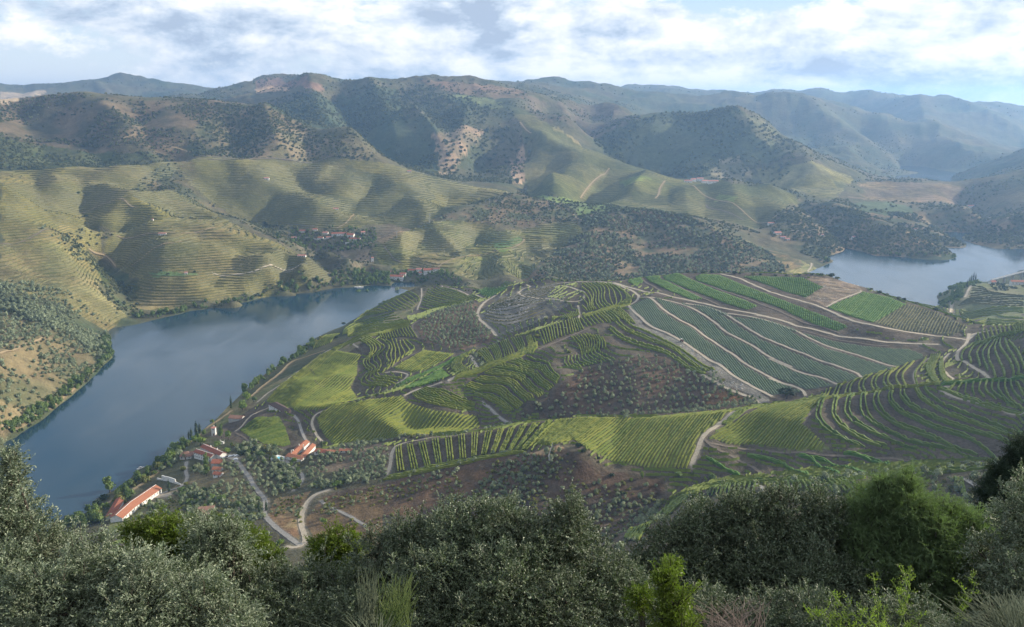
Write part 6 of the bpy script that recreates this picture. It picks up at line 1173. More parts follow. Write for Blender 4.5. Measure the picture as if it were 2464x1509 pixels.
def sprig(name, mat, seed, L=.17, n=22, ll=.034, lw=.017, spread_=.9, droop=0.0, needle=False):
    """a twig with its leaves, pointing up"""
    r = np.random.default_rng(seed); V = []; F = []
    def add_leaf(p, d, l, w):
        d = d/np.linalg.norm(d); s = np.cross(d, r.normal(size=3)); s /= np.linalg.norm(s)+1e-9; u = np.cross(s, d); b = len(V)
        V.extend([(p), (p+d*l*.5+s*w*.5+u*w*.18), (p+d*l), (p+d*l*.5-s*w*.5+u*w*.18)]); F.append((b, b+1, b+2, b+3))
    axes = [np.array([0, 0, 1.])]+[np.array([r.normal(0, .6), r.normal(0, .6), .8]) for _ in range(3)]
    b = len(V); w = .004
    for k, a in enumerate(axes):
        a = a/np.linalg.norm(a); o = np.array([0, 0, L*(.1+.2*k)]) if k else np.zeros(3); l = L if k == 0 else L*.55
        b = len(V); s = np.cross(a, (1, .2, .1)); s = s/np.linalg.norm(s)*w*.6; V.extend([o-s, o+s, o+a*l+s*.3, o+a*l-s*.3]); F.append((b, b+1, b+2, b+3))
        m = int(n*(.4 if k == 0 else .2))
        for i in range(m):
            t = (i+.5)/m; p = o+a*l*t; d = a*.7+r.normal(0, spread_*.6, 3); d[2] -= droop*t
            add_leaf(p, d, ll*r.uniform(.7, 1.2), lw*r.uniform(.8, 1.2))
    V = np.array(V); 
    if droop: V[:, 0] += droop*.5*V[:, 2]**2/L
    return quads_mesh(name, V, np.array(F), False, [mat])
SPR = {'oak': [sprig('oak_twig', FL['oak'], i) for i in range(3)], 'grey': [sprig('grey_twig', FL['grey'], 10+i, ll=.036) for i in range(3)], 'bright': [sprig('bright_twig', FL['bright'], 20+i, .15, 30, .034, .014) for i in range(3)],
       'feather': [sprig('feather_twig', FL['feather'], 30+i, .24, 90, .032, .0065, .75, .45) for i in range(3)], 'rose': [sprig('rose_twig', FL['rose'], 40+i, .16, 12, .036, .020, .9, .2) for i in range(2)], 'dark': [sprig('dark_twig', FL['dark'], 50+i, .22, 90, .04, .006, .8) for i in range(2)]}
def tube(P, r0, r1, n=5):
    P = [np.array(p, float) for p in P]; V = []; m = len(P)
    for i, p in enumerate(P):
        d = P[min(i+1, m-1)]-P[max(i-1, 0)]; d /= np.linalg.norm(d)+1e-9; a = np.cross(d, (.3, .9, .1)); a /= np.linalg.norm(a); b = np.cross(d, a); r = r0+(r1-r0)*i/(m-1)
        V += [tuple(p+(a*math.cos(6.2832*k/n)+b*math.sin(6.2832*k/n))*r) for k in range(n)]
    return V, [(i*n+k, i*n+(k+1) % n, (i+1)*n+(k+1) % n, (i+1)*n+k) for i in range(m-1) for k in range(n)]
def bush(name, label, cat, lobes, key, dens=150, size=1.0, seed=1, up=.25, rough=.5, shoots=4, sl=.22):
    r = np.random.default_rng(seed); C = []
    for u, v, rp, y in lobes: C.append((np.array(by_y(u, v, y)), rp*y/2134.0))
    cx = np.mean([c for c, _ in C], 0); lo = min(c[2]-rr for c, rr in C); base = np.array([cx[0], cx[1]+.3, float(H(cx[0], cx[1]+.3))]); base[2] = min(base[2], lo+.2)
    t = thing(name, label, cat, tuple(map(float, base))); parts = [tube([base, base+(cx-base)*.45+r.normal(0, .08, 3)], .05, .035)]
    fork = base+(cx-base)*.45; Pp, Rr, Ss = [], [], []
    full = len(C)
    for c, rr in list(C):                                           # the skirt of the bush reaches the ground
        g0 = float(H(c[0], c[1]+.25)); zz = c[2]-rr*1.5
        while zz > g0+.1 and len(C) < full*5:
            C.append((np.array([c[0]+r.normal(0, .15), c[1]+.25+r.normal(0, .12), zz]), rr*1.15)); zz -= rr*1.7
    for li, (c, rr) in enumerate(C):
        mid = (fork+c)/2+r.normal(0, rr*.3, 3); parts.append(tube([fork, mid, c], .026, .012)); subs = [(c, rr*.78)]
        for k in range(9):
            d = r.normal(size=3); d /= np.linalg.norm(d); d[2] = d[2]*.8+.15; q = c+d*rr*r.uniform(.55, .80); s = rr*r.uniform(.26, .46); subs.append((q, s)); parts.append(tube([c, q], .010, .005, 3))
        for q, s in subs:
            n = max(6, int(12.6*s*s*dens*(1 if li < full else .45))); d = r.normal(size=(n, 3)); d /= np.linalg.norm(d, axis=1)[:, None]; k = r.uniform(.55, 1.04, n)**.6; p = q+d*(s*k)[:, None]; o = d+r.normal(0, rough, (n, 3)); o[:, 2] += up; o /= np.linalg.norm(o, axis=1)[:, None]
            Pp.append(p); Rr.append(o); sc = size*r.uniform(.6, 1.15, n); Ss.append(sc)
    # leading shoots that break the outline
    for c, rr in C[:full]:
        for k in range(shoots):
            d = r.normal(size=3); d[2] = abs(d[2])+.5; d /= np.linalg.norm(d); q0 = c+d*rr*.8; L = sl*r.uniform(.5, 1.3); e = d*.6+np.array([r.normal(0, .15), r.normal(0, .15), .8]); e /= np.linalg.norm(e); q1 = q0+e*L; parts.append(tube([q0, (q0+q1)/2+r.normal(0, .01, 3), q1], .006, .002, 3))
            m = max(3, int(L/.035)); tt = r.random(m); Pp.append(q0+(q1-q0)*tt[:, None]); o = e+r.normal(0, .45, (m, 3)); Rr.append(o/np.linalg.norm(o, axis=1)[:, None]); Ss.append(size*r.uniform(.45, .8, m))
    Pp = np.concatenate(Pp)-base; O = np.concatenate(Rr); sc = np.concatenate(Ss); n = len(Pp); tw = r.uniform(0, 6.28, n)
    # Euler angles that carry +Z onto the outward direction, after a turn about the twig's own axis
    rot = np.stack([np.zeros(n), np.arccos(np.clip(O[:, 2], -1, 1)), np.arctan2(O[:, 1], O[:, 0])], 1)
    scatter_obj('leaves', Pp, rot, np.stack([sc, sc, sc], 1), SPR[key], t, kind='stuff')
    me = mesh_of('branches', parts, BARK, True); me.transform(Matrix.Translation(tuple(-float(q) for q in base))); link('branches', me, t)
    return t
bush('holm_oak', 'grey green leafy oak filling the lower left corner', 'tree', [(10,1240,95,9.0),(-60,1330,150,9.0),(100,1340,100,8.8),(230,1375,100,8.5),(355,1415,95,8.3),(0,1430,140,8.2),(150,1480,135,8.0),(330,1520,120,7.8),(480,1465,90,8.2),(560,1520,80,8.0),(25,1160,34,9.0),(30,1120,14,9.0)], 'grey', 165, 1.0, 1)
bush('holm_oak', 'thin grey oak branch reaching up in front of the bright green shrub', 'tree', [(515,1285,34,9.3),(545,1310,30,9.3),(490,1335,38,9.2),(560,1290,18,9.3),(470,1380,45,9.0)], 'grey', 150, 1.0, 2)
bush('green_shrub', 'vivid green shrub behind the left oak, in the sun', 'shrub', [(330,1300,36,14),(385,1278,42,14),(445,1290,44,14),(480,1340,50,14),(550,1300,52,14),(605,1322,46,14),(560,1365,58,14),(640,1352,34,14),(420,1340,50,14.3),(640,1400,40,14)], 'bright', 130, 1.25, 3)
bush('green_shrub', 'smaller vivid green shrub between the road junction and the central oak', 'shrub', [(775,1328,32,14),(815,1312,38,14),(855,1330,32,14),(820,1350,40,14),(780,1360,34,14)], 'bright', 130, 1.2, 4)
bush('holm_oak', 'large dark rounded oak in the middle of the foreground', 'tree', [(900,1335,55,9.8),(985,1315,72,9.7),(1085,1285,82,9.6),(1185,1285,92,9.6),(1285,1315,92,9.5),(1365,1285,64,9.5),(1372,1240,30,9.5),(1425,1370,80,9.4),(1500,1420,74,9.2),(1040,1420,115,9.0),(1215,1430,125,8.9),(1380,1480,115,8.8),(1120,1530,110,8.5),(1530,1490,60,8.8),(1290,1540,100,8.5)], 'oak', 165, 1.0, 5)
bush('holm_oak', 'low dark oak scrub between the left and the central oak', 'shrub', [(690,1410,62,9.5),(765,1405,64,9.5),(850,1425,74,9.2),(640,1470,66,9),(725,1500,90,8.8),(890,1500,84,8.6),(980,1540,80,8.4),(600,1440,40,9.2)], 'oak', 150, .95, 6)
bush('holm_oak', 'wide grey green oak on the right, before the terraced spur', 'tree', [(1545,1350,40,11),(1615,1325,66,11),(1700,1290,78,11),(1800,1268,80,11),(1900,1258,80,11),(1995,1270,76,11),(2080,1320,76,11),(1680,1400,88,10.6),(1800,1400,98,10.5),(1930,1400,106,10.4),(2050,1430,90,10.3),(1760,1225,30,11),(1870,1205,26,11),(1965,1215,28,11)], 'oak', 150, 1.05, 7)
bush('holm_oak', 'dark oak scrub low on the right, under the wide oak', 'shrub', [(1720,1480,76,8.8),(1830,1510,88,8.6),(1960,1510,90,8.5),(2090,1520,84,8.4),(2190,1500,70,8.4)], 'oak', 150, .95, 8)
bush('feathery_juniper', 'feathery bright green juniper rising above the right hand oak', 'tree', [(2110,1235,40,10.6),(2125,1195,24,10.6),(2180,1185,28,10.6),(2185,1235,50,10.5),(2255,1265,52,10.5),(2185,1260,60,10.5),(2325,1305,54,10.4),(2240,1320,72,10.3),(2310,1385,72,10.2),(2210,1410,70,10.2),(2385,1340,48,10.3),(2295,1262,30,10.5),(2360,1290,28,10.4),(2095,1275,44,10.6),(2080,1340,50,10.5),(2140,1330,60,10.5),(2150,1420,66,10.4),(2270,1460,70,10.1),(2380,1440,60,10.1)], 'feather', 120, .85, 9, .75, .45, shoots=26, sl=.21)
bush('holm_oak', 'grey oak at the right edge beside the juniper', 'tree', [(2445,1235,44,9.5),(2480,1300,70,9.4),(2435,1385,58,9.2),(2480,1190,40,9.6),(2480,1420,70,9)], 'grey', 150, .95, 10)
bush('dark_pine', 'very dark tree at the right edge above the grey oak', 'tree', [(2455,1150,50,17),(2420,1175,34,17),(2480,1105,40,17),(2440,1200,46,17)], 'dark', 110, 1.5, 11, .6)
bush('green_shrub', 'small vivid green shrub sprouting at the bottom edge right of the middle', 'shrub', [(1605,1425,16,6.5),(1625,1455,26,6.5),(1605,1490,34,6.5),(1640,1520,34,6.4),(1600,1400,9,6.5)], 'bright', 260, .75, 12, .5)
# climbing rose stems with sparse pale leaves, dry twigs, broom and grass
def stems(name, label, cat, lines, key, r0=.006, leaf=.12, seed=5, lsize=.6, bark=None):
    r = np.random.default_rng(seed); parts = []; P_, O_ = [], []; P0 = None
    for u0, v0, u1, v1, y, bend in lines:
        a = np.array(by_y(u0, v0, y)); b = np.array(by_y(u1, v1, y+r.normal(0, .05))); P0 = a if P0 is None else P0; q = [a+(b-a)*t+np.array([bend*math.sin(3.14*t)*y/2134*.6, 0, abs(bend)*math.sin(3.14*t)*y/2134*.5]) for t in np.linspace(0, 1, 9)]
        parts.append(tube(q, r0, r0*.4, 4)); L = np.linalg.norm(b-a); n = int(L/leaf) if leaf else 0
        for i in range(n):
            t = r.uniform(.15, 1); k = min(int(t*8), 7); p = q[k]+(q[k+1]-q[k])*(t*8-k); o = r.normal(0, .7, 3)+(0, 0, .4); P_.append(p); O_.append(o/np.linalg.norm(o))
    base = P0; t = thing(name, label, cat, tuple(map(float, base))); me = mesh_of('stems', parts, bark or BARK, True); me.transform(Matrix.Translation(tuple(-float(x) for x in base))); link('stems', me, t, kind='stuff')
    if P_:
        O = np.array(O_); n = len(O); sc = lsize*r.uniform(.6, 1.2, n); scatter_obj('leaves', np.array(P_)-base, np.stack([np.zeros(n), np.arccos(np.clip(O[:, 2], -1, 1)), np.arctan2(O[:, 1], O[:, 0])], 1), np.stack([sc]*3, 1), SPR[key], t, kind='stuff')
r = np.random.default_rng(77)
GST = mat_mottle('green_stem', (.07, .11, .03), (.12, .17, .05), 4, .7); DRYT = mat_mottle('dry_twig', (.13, .10, .09), (.24, .20, .18), 6, .95); BROOM = mat_mottle('broom_stem', (.07, .11, .035), (.15, .19, .07), 3, .7); GREYG = mat_mottle('grey_grass', (.075, .095, .06), (.16, .185, .13), 3, .8)
stems('rose_bush', 'arching stems with sparse yellow green leaves at the lower right', 'shrub', [(2150,1540,2190,1360,6.6,20),(2150,1540,2100,1380,6.6,-20),(2120,1540,1990,1420,6.5,-30),(2130,1550,1960,1480,6.4,-10),(2100,1550,1940,1470,6.4,-30),(2180,1540,2150,1400,6.5,10),(2160,1540,2060,1470,6.4,-10),(2100,1550,2020,1480,6.4,0),(2170,1545,2220,1470,6.4,15),(2060,1560,1990,1500,6.3,0),(2120,1550,2110,1450,6.3,0),(2190,1420,2170,1370,6.6,0)], 'rose', .006, .028, 6, .55, GST)
stems('rose_bush', 'single tall stem with a tuft of pale leaves near the lower right corner', 'shrub', [(2290,1540,2350,1390,6.6,10),(2300,1500,2330,1420,6.6,4),(2330,1440,2300,1400,6.6,2),(2345,1400,2320,1385,6.6,0)], 'rose', .006, .05, 7, .5, GST)
stems('dry_twigs', 'tangle of dry greyish twigs at the bottom edge right of the middle', 'twigs', [(r.uniform(1660,1840), 1560, 0, 0, 6.6, 0)[:1]+(1550,)+(r.uniform(1640,1860), r.uniform(1430,1500), r.uniform(6.4,6.9), r.normal(0,20)) for _ in range(90)], 'rose', .0035, 0, 8, 1, DRYT)
stems('broom_bush', 'tuft of thin upright green broom stems left of the central oak', 'shrub', [(r.uniform(900,990), 1520, r.uniform(905,1010), r.uniform(1375,1470), r.uniform(7.4,7.8), r.normal(0,8)) for _ in range(130)], 'rose', .004, 0, 9, 1, BROOM)
stems('broom_bush', 'greyer broom tuft leaning beside the green one', 'shrub', [(r.uniform(860,910), 1500, r.uniform(850,925), r.uniform(1355,1440), r.uniform(7.7,8.0), r.normal(0,8)) for _ in range(80)], 'rose', .004, 0, 10, 1, GREYG)
stems('broom_bush', 'spiky grey green tuft cut by the bottom edge below the broom', 'shrub', [(900, 1560, 900+r.normal(0,60), r.uniform(1470,1520), r.uniform(7.0,7.3), r.normal(0,12)) for _ in range(70)], 'rose', .004, 0, 11, 1, GREYG)
stems('grass_clump', 'grey green grass clump at the right edge of the bottom', 'grass clump', [(2440+r.normal(0,20), 1570, 2420+r.normal(0,70), r.uniform(1415,1500), r.uniform(6.2,6.6), r.normal(0,25)) for _ in range(260)], 'rose', .0035, 0, 12, 1, GREYG)
stems('grass_clump', 'grass tips at the bottom edge left of the clump', 'grass clump', [(2300+r.normal(0,30), 1560, 2290+r.normal(0,50), r.uniform(1480,1510), 6.4, r.normal(0,15)) for _ in range(60)], 'rose', .0035, 0, 13, 1, GREYG)
# undergrowth on the slope between the near bushes and the valley
UP_, UO_ = [], []
lob = [(x, y) for y in np.arange(7.0, 62, 2.2) for x in np.arange(-(y*.95+5), y*.95+6, 2.4)]
for x, y in lob:
    x += r.normal(0, .6); y += r.normal(0, .6); s_ = r.uniform(.55, 1.15) if y > 9 else .5; c = np.array([x, y, float(H(x, y))+s_*.35])
    n = int(12.6*s_*s_*(34 if y < 28 else 16)); d = r.normal(size=(n, 3)); d /= np.linalg.norm(d, axis=1)[:, None]; d[:, 2] = np.abs(d[:, 2])*.9-.1
    UP_.append(c+d*(s_*r.uniform(.55, 1.05, n))[:, None]*(1, 1, .75)); o = d+r.normal(0, .5, (n, 3)); o[:, 2] += .3; UO_.append(o/np.linalg.norm(o, axis=1)[:, None])
UP_ = np.concatenate(UP_); O = np.concatenate(UO_); n = len(UP_); sc = r.uniform(1.2, 2.1, n)*np.where(UP_[:, 1] > 28, 1.5, 1)
scatter_obj('undergrowth', UP_, np.stack([np.zeros(n), np.arccos(np.clip(O[:, 2], -1, 1)), np.arctan2(O[:, 1], O[:, 0])], 1), np.stack([sc]*3, 1), SPR['oak']+SPR['grey'][:1], kind='stuff', label='dark undergrowth on the steep ground below the lookout')
print('undergrowth', n)
mids = []
for k in range(5200):
    y = 60+416*r.random()**.8; x = (r.random()*2-1)*(y*.68+10); mids.append((x, y))
for k in range(3800):
    y = 58+120*r.random()**1.2; x = (r.random()*2-1)*(y*1.1+14); mids.append((x, y))
mids = np.array(mids); mids = mids[H(mids[:, 0], mids[:, 1]) > 25]; put_stuff('hillside_bushes', mids, .9, 2.4, P_OLIVE[:2]+P_SCRUB, 'bushes on the slope falling from the lookout to the valley')
# ------------------------------------------------------------------ buildings
WHITE = mat_mottle('white_plaster', (.50, .49, .46), (.68, .67, .64), .6, .85, .2); GREYW = mat_mottle('grey_wall', (.32, .31, .29), (.45, .43, .40), .8, .9, .1); PANE, nt, pp = mat_base('window_pane', .15, .5); pp.inputs['Base Color'].default_value = (.03, .035, .045, 1)
DOORM = mat_mottle('painted_door', (.10, .05, .03), (.16, .08, .05), 2, .7, .2)
def roof_mat(name, c1, c2):
    m, nt, p = mat_base(name, .85, .15); n = onoise(nt, 1.3, 5, .65, 'Object'); c = ramp(nt, n, [(.3, c1), (.7, c2)])
    tc_ = nd(nt, 'ShaderNodeTexCoord'); w_ = nd(nt, 'ShaderNodeTexWave'); w_.bands_direction = 'X'; w_.inputs['Scale'].default_value = 1.4; lk(nt, tc_.outputs['Object'], w_.inputs[0])
    lk(nt, c, p.inputs['Base Color']); b = nd(nt, 'ShaderNodeBump'); b.inputs['Strength'].default_value = .6; b.inputs['Distance'].default_value = .12; lk(nt, w_.outputs['Fac'], b.inputs['Height']); lk(nt, b.outputs[0], p.inputs['Normal']); return m
ROOF = {'orange': roof_mat('roof_tiles_orange', (.25, .095, .055), (.38, .17, .105)), 'red': roof_mat('roof_tiles_red', (.19, .065, .042), (.29, .115, .075)), 'brown': roof_mat('roof_tiles_brown', (.17, .095, .07), (.26, .15, .11)), 'dark': roof_mat('roof_tiles_dark', (.07, .05, .045), (.12, .085, .07)), 'pink': roof_mat('roof_tiles_pink', (.34, .15, .12), (.46, .22, .18))}
def house(name, label, a, b, w, h, roof='red', rise=None, hip=False, wins=0, floors=1, chim=0, wall=None, cat='house', flip=False, z=None, door=True, group=None, cap=False, over=.45):
    """a, b: ground points of the front wall; the house goes back from it by w"""
    a = np.asarray(a, float); b = np.asarray(b, float); d = b-a; L = float(np.linalg.norm(d)); rz = math.atan2(d[1], d[0])
    if z is None: z = float(min(H(*a), H(*b)))*.5+float(max(H(*a), H(*b)))*.5
    rise = w*.28 if rise is None else rise
    t = thing(name, label, cat, (float(a[0]), float(a[1]), z), rz, group); s = -1 if flip else 1; y0, y1 = (0, w) if not flip else (-w, 0)
    W_ = wall or WHITE; wv, wf = box((0, y0, -3), (L, y1, h))
    gab = [] if hip else [([(0, y0, h), (0, y1, h), (0, (y0+y1)/2, h+rise-.12), (L, y0, h), (L, y1, h), (L, (y0+y1)/2, h+rise-.12)], [(0, 2, 1), (3, 4, 5), (0, 3, 5, 2), (1, 2, 5, 4)])]
    link('wall', mesh_of('wall', [(wv, wf)]+gab, W_), t)
    o = over; ym = (y0+y1)/2; hx_ = min(w*.5, L*.45) if hip else 0; zb = h-.12
    top = [(-o, y0-o, zb), (L+o, y0-o, zb), (L+o, y1+o, zb), (-o, y1+o, zb), (hx_-(0 if hip else o), ym, h+rise), (L-hx_+(0 if hip else o), ym, h+rise)]
    low = [(x, y, zz-.16) for x, y, zz in top]; 
    F = [(0, 1, 5, 4), (2, 3, 4, 5), (1, 2, 5), (3, 0, 4)] if hip else [(0, 1, 5, 4), (2, 3, 4, 5)]
    G = [tuple(i+6 for i in reversed(q)) for q in F] + [(1, 0, 6, 7), (3, 2, 8, 9), (2, 1, 7, 8), (0, 3, 9, 6)] + ([] if hip else [(4, 0, 6, 10), (3, 4, 10, 9), (1, 5, 11, 7), (5, 2, 8, 11)])
    if not hip: G = [q for q in G if q not in ((2, 1, 7, 8), (0, 3, 9, 6))]
    r = link('roof', mesh_of('roof', [(top+low, F+G)], ROOF[roof]), t)
    if cap: link('ridge_cap', mesh_of('ridge_cap', [box((-o, ym-.18, h+rise-.02), (L+o, ym+.18, h+rise+.16))], WHITE), r)
    for k in range(chim):
        cx = L*(k+1)/(chim+1); link('chimney', mesh_of('chimney', [box((cx-.35, ym+.5, h), (cx+.35, ym+1.2, h+rise+1.0))], WHITE), r)
    yf = -.04 if not flip else .04
    for fl in range(floors):
        zc = h*(fl+.55)/floors
        for k in range(wins):
            x = L*(k+.5)/wins
            if door and fl == 0 and k == wins//2:
                link('door', mesh_of('door', [box((x-.55, min(yf, 0), .0), (x+.55, max(yf, 0), 2.1))], DOORM), t)
            else: link('window', mesh_of('window', [box((x-.45, min(yf, 0), zc-.55), (x+.45, max(yf, 0), zc+.65))], PANE), t)
    return t
def hs(fr, a, b, *args, **k):
    P = ats(fr, [a, b], *RLIM[fr]); return house(args[0], args[1], P[0], P[1], *args[2:], **k)
# estate on the near bank
hs('N4', (592, 925), (690, 850), 'storage_shed', 'lower half of the long shed, brightest orange roof, nearest the camera', 9.5, 3.4, 'orange', 2.3, cap=True, wins=5, cat='shed')
P = ats('N4', [(692, 848), (872, 722)], 430, 1000); house('storage_shed', 'upper half of the long shed, salmon roof ending at the paved yard', P[0], P[1], 10, 3.9, 'orange', 2.5, cap=True, wins=9, cat='shed')
P = ats('N4', [(548, 905), (640, 800)], 430, 1000); house('lean_to', 'low red roofed annex on the water side of the long shed', P[0]-np.array([3, -2]), P[1]-np.array([6, -5]), 6, 2.6, 'red', 1.2, wins=0, cat='shed')
hs('N4', (1104, 475), (1224, 497), 'manor_house', 'white manor house with a long window row and brown red roof', 6.5, 5.0, 'red', 1.6, cap=True, wins=8, floors=2, chim=0, cat='house')
P = ats('N4', [(1150, 452), (1310, 478)], 430, 1000); house('manor_wing', 'rear wing parallel to the white manor house, with two white chimneys', P[0]+np.array([0, 1.5]), P[1]+np.array([-3, 1.5]), 6.5, 5.2, 'red', 1.7, cap=True, wins=0, chim=2)
hs('N4', (1002, 492), (1082, 478), 'boat_house', 'brown roofed open house on the bank left of the manor', 11, 3.4, 'brown', 2.2, hip=True, wins=3, wall=GREYW)
hs('N4', (1228, 548), (1298, 530), 'garden_house', 'dark red roofed building joined to the right foot of the manor', 9, 3.6, 'red', 1.8, wins=0, wall=GREYW)
hs('N4', (1234, 585), (1290, 575), 'garden_house', 'small bright red roofed house, middle of the three below the manor', 5.5, 3.0, 'orange', 1.5, wins=2)
hs('N4', (1240, 618), (1290, 608), 'garden_house', 'small dark roofed house, lowest of the three below the manor', 5, 2.8, 'red', 1.3, wins=2)
hs('N4', (1132, 918), (1240, 882), 'outbuilding', 'brown tiled outbuilding standing among olives near the bottom of the estate', 13, 3.0, 'brown', 2.0, wins=0, wall=GREYW)
hs('N4', (1765, 487), (1872, 497), 'pool_house_gable', 'white gabled front of the pool house beside the turquoise pool', 6, 2.6, 'orange', 1.4, wins=2)
P = ats('N4', [(1800, 480), (1930, 395)], 430, 1000); house('pool_house', 'long tiled roof of the pool house running uphill from the gable', P[0], P[1], 6.0, 2.8, 'orange', 1.5, wins=0, chim=2)
P = ats('N4', [(1880, 482), (1966, 418)], 430, 1000); house('pool_house_wing', 'right wing of the pool house with a white end wall', P[0]+np.array([1, 0]), P[1]+np.array([1, 0]), 5.2, 2.8, 'orange', 1.4, wins=0, chim=1)
hs('N4', (1966, 452), (2052, 452), 'low_house', 'brown red low roof joined to the right of the pool house', 6.5, 2.6, 'red', 1.3, wins=3)
hs('N4', (2054, 450), (2140, 445), 'low_house', 'orange low roof in the middle of the row right of the pool house', 4.5, 2.2, 'orange', .9, wins=3)
hs('N4', (2144, 440), (2240, 430), 'low_house', 'last low orange roof at the right end of the row, half hidden by olives', 4.0, 2.0, 'orange', .8, wins=3)
hs('N4', (1640, 138), (1776, 160), 'white_barn', 'white barn with a dark hipped roof between the vineyards', 9, 3.8, 'dark', 2.2, hip=True, wins=5, cat='barn')
hs('N4', (1352, 222), (1440, 200), 'station_shed', 'brown red roofed shed beside the track along the water', 8, 3.2, 'brown', 2.0, wins=0, wall=GREYW, cat='shed')
x, y = at1('N4', 1243, 312); t = house('white_tower', 'small white tower between the cypresses near the water', (x-1.8, y), (x+1.8, y), 3.6, 7.5, 'pink', .8, wins=1, floors=2, chim=1, cat='tower')
def simple(name, label, cat, parts, loc, rz=0, group=None):
    t = thing(name, label, cat, loc, rz, group)
    for nm, geo, mat in parts: link(nm, mesh_of(nm, geo, mat), t)
    return t
def wall_run(name, label, fr, p, h, th=.4, mat=None):
    P = densify(ats(fr, p, *RLIM[fr]), 2.5); T = np.gradient(P, axis=0); T /= np.linalg.norm(T, axis=1)[:, None]; N = np.stack([-T[:, 1], T[:, 0]], 1)*th/2; z = H(P[:, 0], P[:, 1]); n = len(P); V = np.zeros((n, 4, 3))
    z = np.convolve(np.pad(z, 2, mode='edge'), np.ones(5)/5, 'valid')
    for k, (s, e) in enumerate(((-1, 0), (-1, 1), (1, 1), (1, 0))): V[:, k, :2] = P+N*s; V[:, k, 2] = z + (h if e else -1.5)
    me = quads_mesh(name, V.reshape(-1, 3), np.concatenate([grid_quads(n, 4)[:, ::-1], [[0, 1, 2, 3], [(n-1)*4+3, (n-1)*4+2, (n-1)*4+1, (n-1)*4]]]), False, [mat or WHITE])
    link(name, me, label=label, category='wall')
wall_run('garden_wall', 'tall white wall on the bank above the long shed', 'N4', [(876, 630), (925, 640), (972, 655)], 4.0, .8)
wall_run('garden_wall', 'low white wall continuing right from the tall white wall', 'N4', [(972, 655), (1010, 668)], 1.4, .5)
wall_run('garden_wall', 'low white wall left of the tall white wall', 'N4', [(840, 628), (876, 632)], 1.4, .5)
wall_run('terrace_wall', 'white retaining wall in front of the valley hamlet, right part', 'Z2', [(640, 1232), (720, 1222)], 3.0, .8); wall_run('terrace_wall', 'long pale retaining wall in front of the valley hamlet, left part', 'Z2', [(290, 1195), (370, 1188), (440, 1205), (540, 1192)], 2.2, .8, GREYW)
wall_run('railing_wall', 'short white parapet beside the river path near the big green tree', 'N4', [(535, 755), (580, 740)], 1.0, .4)
# pool
x, y = at1('N4', 1722, 482); z = float(H(x, y))+1.0; POOL, nt, pp = mat_base('pool_water', .08, .5); pp.inputs['Base Color'].default_value = (.10, .42, .52, 1)
t = thing('swimming_pool', 'turquoise swimming pool with a pale surround left of the pool house', 'pool', (float(x), float(y), z), -.5)
link('surround', mesh_of('surround', [box((-7, -4, -2.5), (8, -2.2, .1)), box((-7, 2.2, -2.5), (8, 4, .1)), box((-7, -2.2, -2.5), (-4, 2.2, .1)), box((6, -2.2, -2.5), (8, 2.2, .1)), box((-4, -2.2, -2.5), (6, 2.2, -.3))], WHITE), t); link('pool_water', mesh_of('pool_water', [box((-4, -2.2, -.29), (6, 2.2, -.05))], POOL), t)
x, y = at1('N4', 1848, 492); simple('terrace', 'white walled terrace at the corner of the pool house', 'terrace', [('floor_slab', [box((-4, -3, -3), (4, 3, .2))], WHITE), ('parapet', [box((-4, -3.2, .2), (4, -2.9, 1.2)), box((3.8, -2.9, .2), (4.1, 3, 1.2)), box((-4.1, -2.9, .2), (-3.8, 3, 1.2))], WHITE)], (float(x), float(y), float(H(x, y))+1.2), .2)
for u, v, lb in ((1802, 465, 'left'), (1888, 425, 'right')):
    x, y = at1('N4', u, v); simple('garden_column', 'slender white column, %s of the two behind the pool house roof' % lb, 'column', [('base', [box((-.5, -.5, -1), (.5, .5, .5))], WHITE), ('shaft', [box((-.28, -.28, .5), (.28, .28, 6.2))], WHITE)], (float(x), float(y), float(H(x, y))))
x, y = at1('N4', 1308, 372); simple('garden_monument', 'small white winged garden structure at the foot of the bare slope', 'monument', [('base', [box((-1.2, -1, -1), (1.2, 1, 2.2))], WHITE), ('left_wing', [([(-1.2, -.2, 1.5), (-.7, -.2, 2.2), (-2.2, -.2, 4.2), (-1.2, .2, 1.5), (-.7, .2, 2.2), (-2.2, .2, 4.2)], [(0, 1, 2), (5, 4, 3), (0, 2, 5, 3), (1, 4, 5, 2)])], WHITE), ('right_wing', [([(1.2, -.2, 1.5), (.7, -.2, 2.2), (2.2, -.2, 4.2), (1.2, .2, 1.5), (.7, .2, 2.2), (2.2, .2, 4.2)], [(2, 1, 0), (3, 4, 5), (3, 5, 2, 0), (2, 5, 4, 1)])], WHITE)], (float(x), float(y), float(H(x, y))))
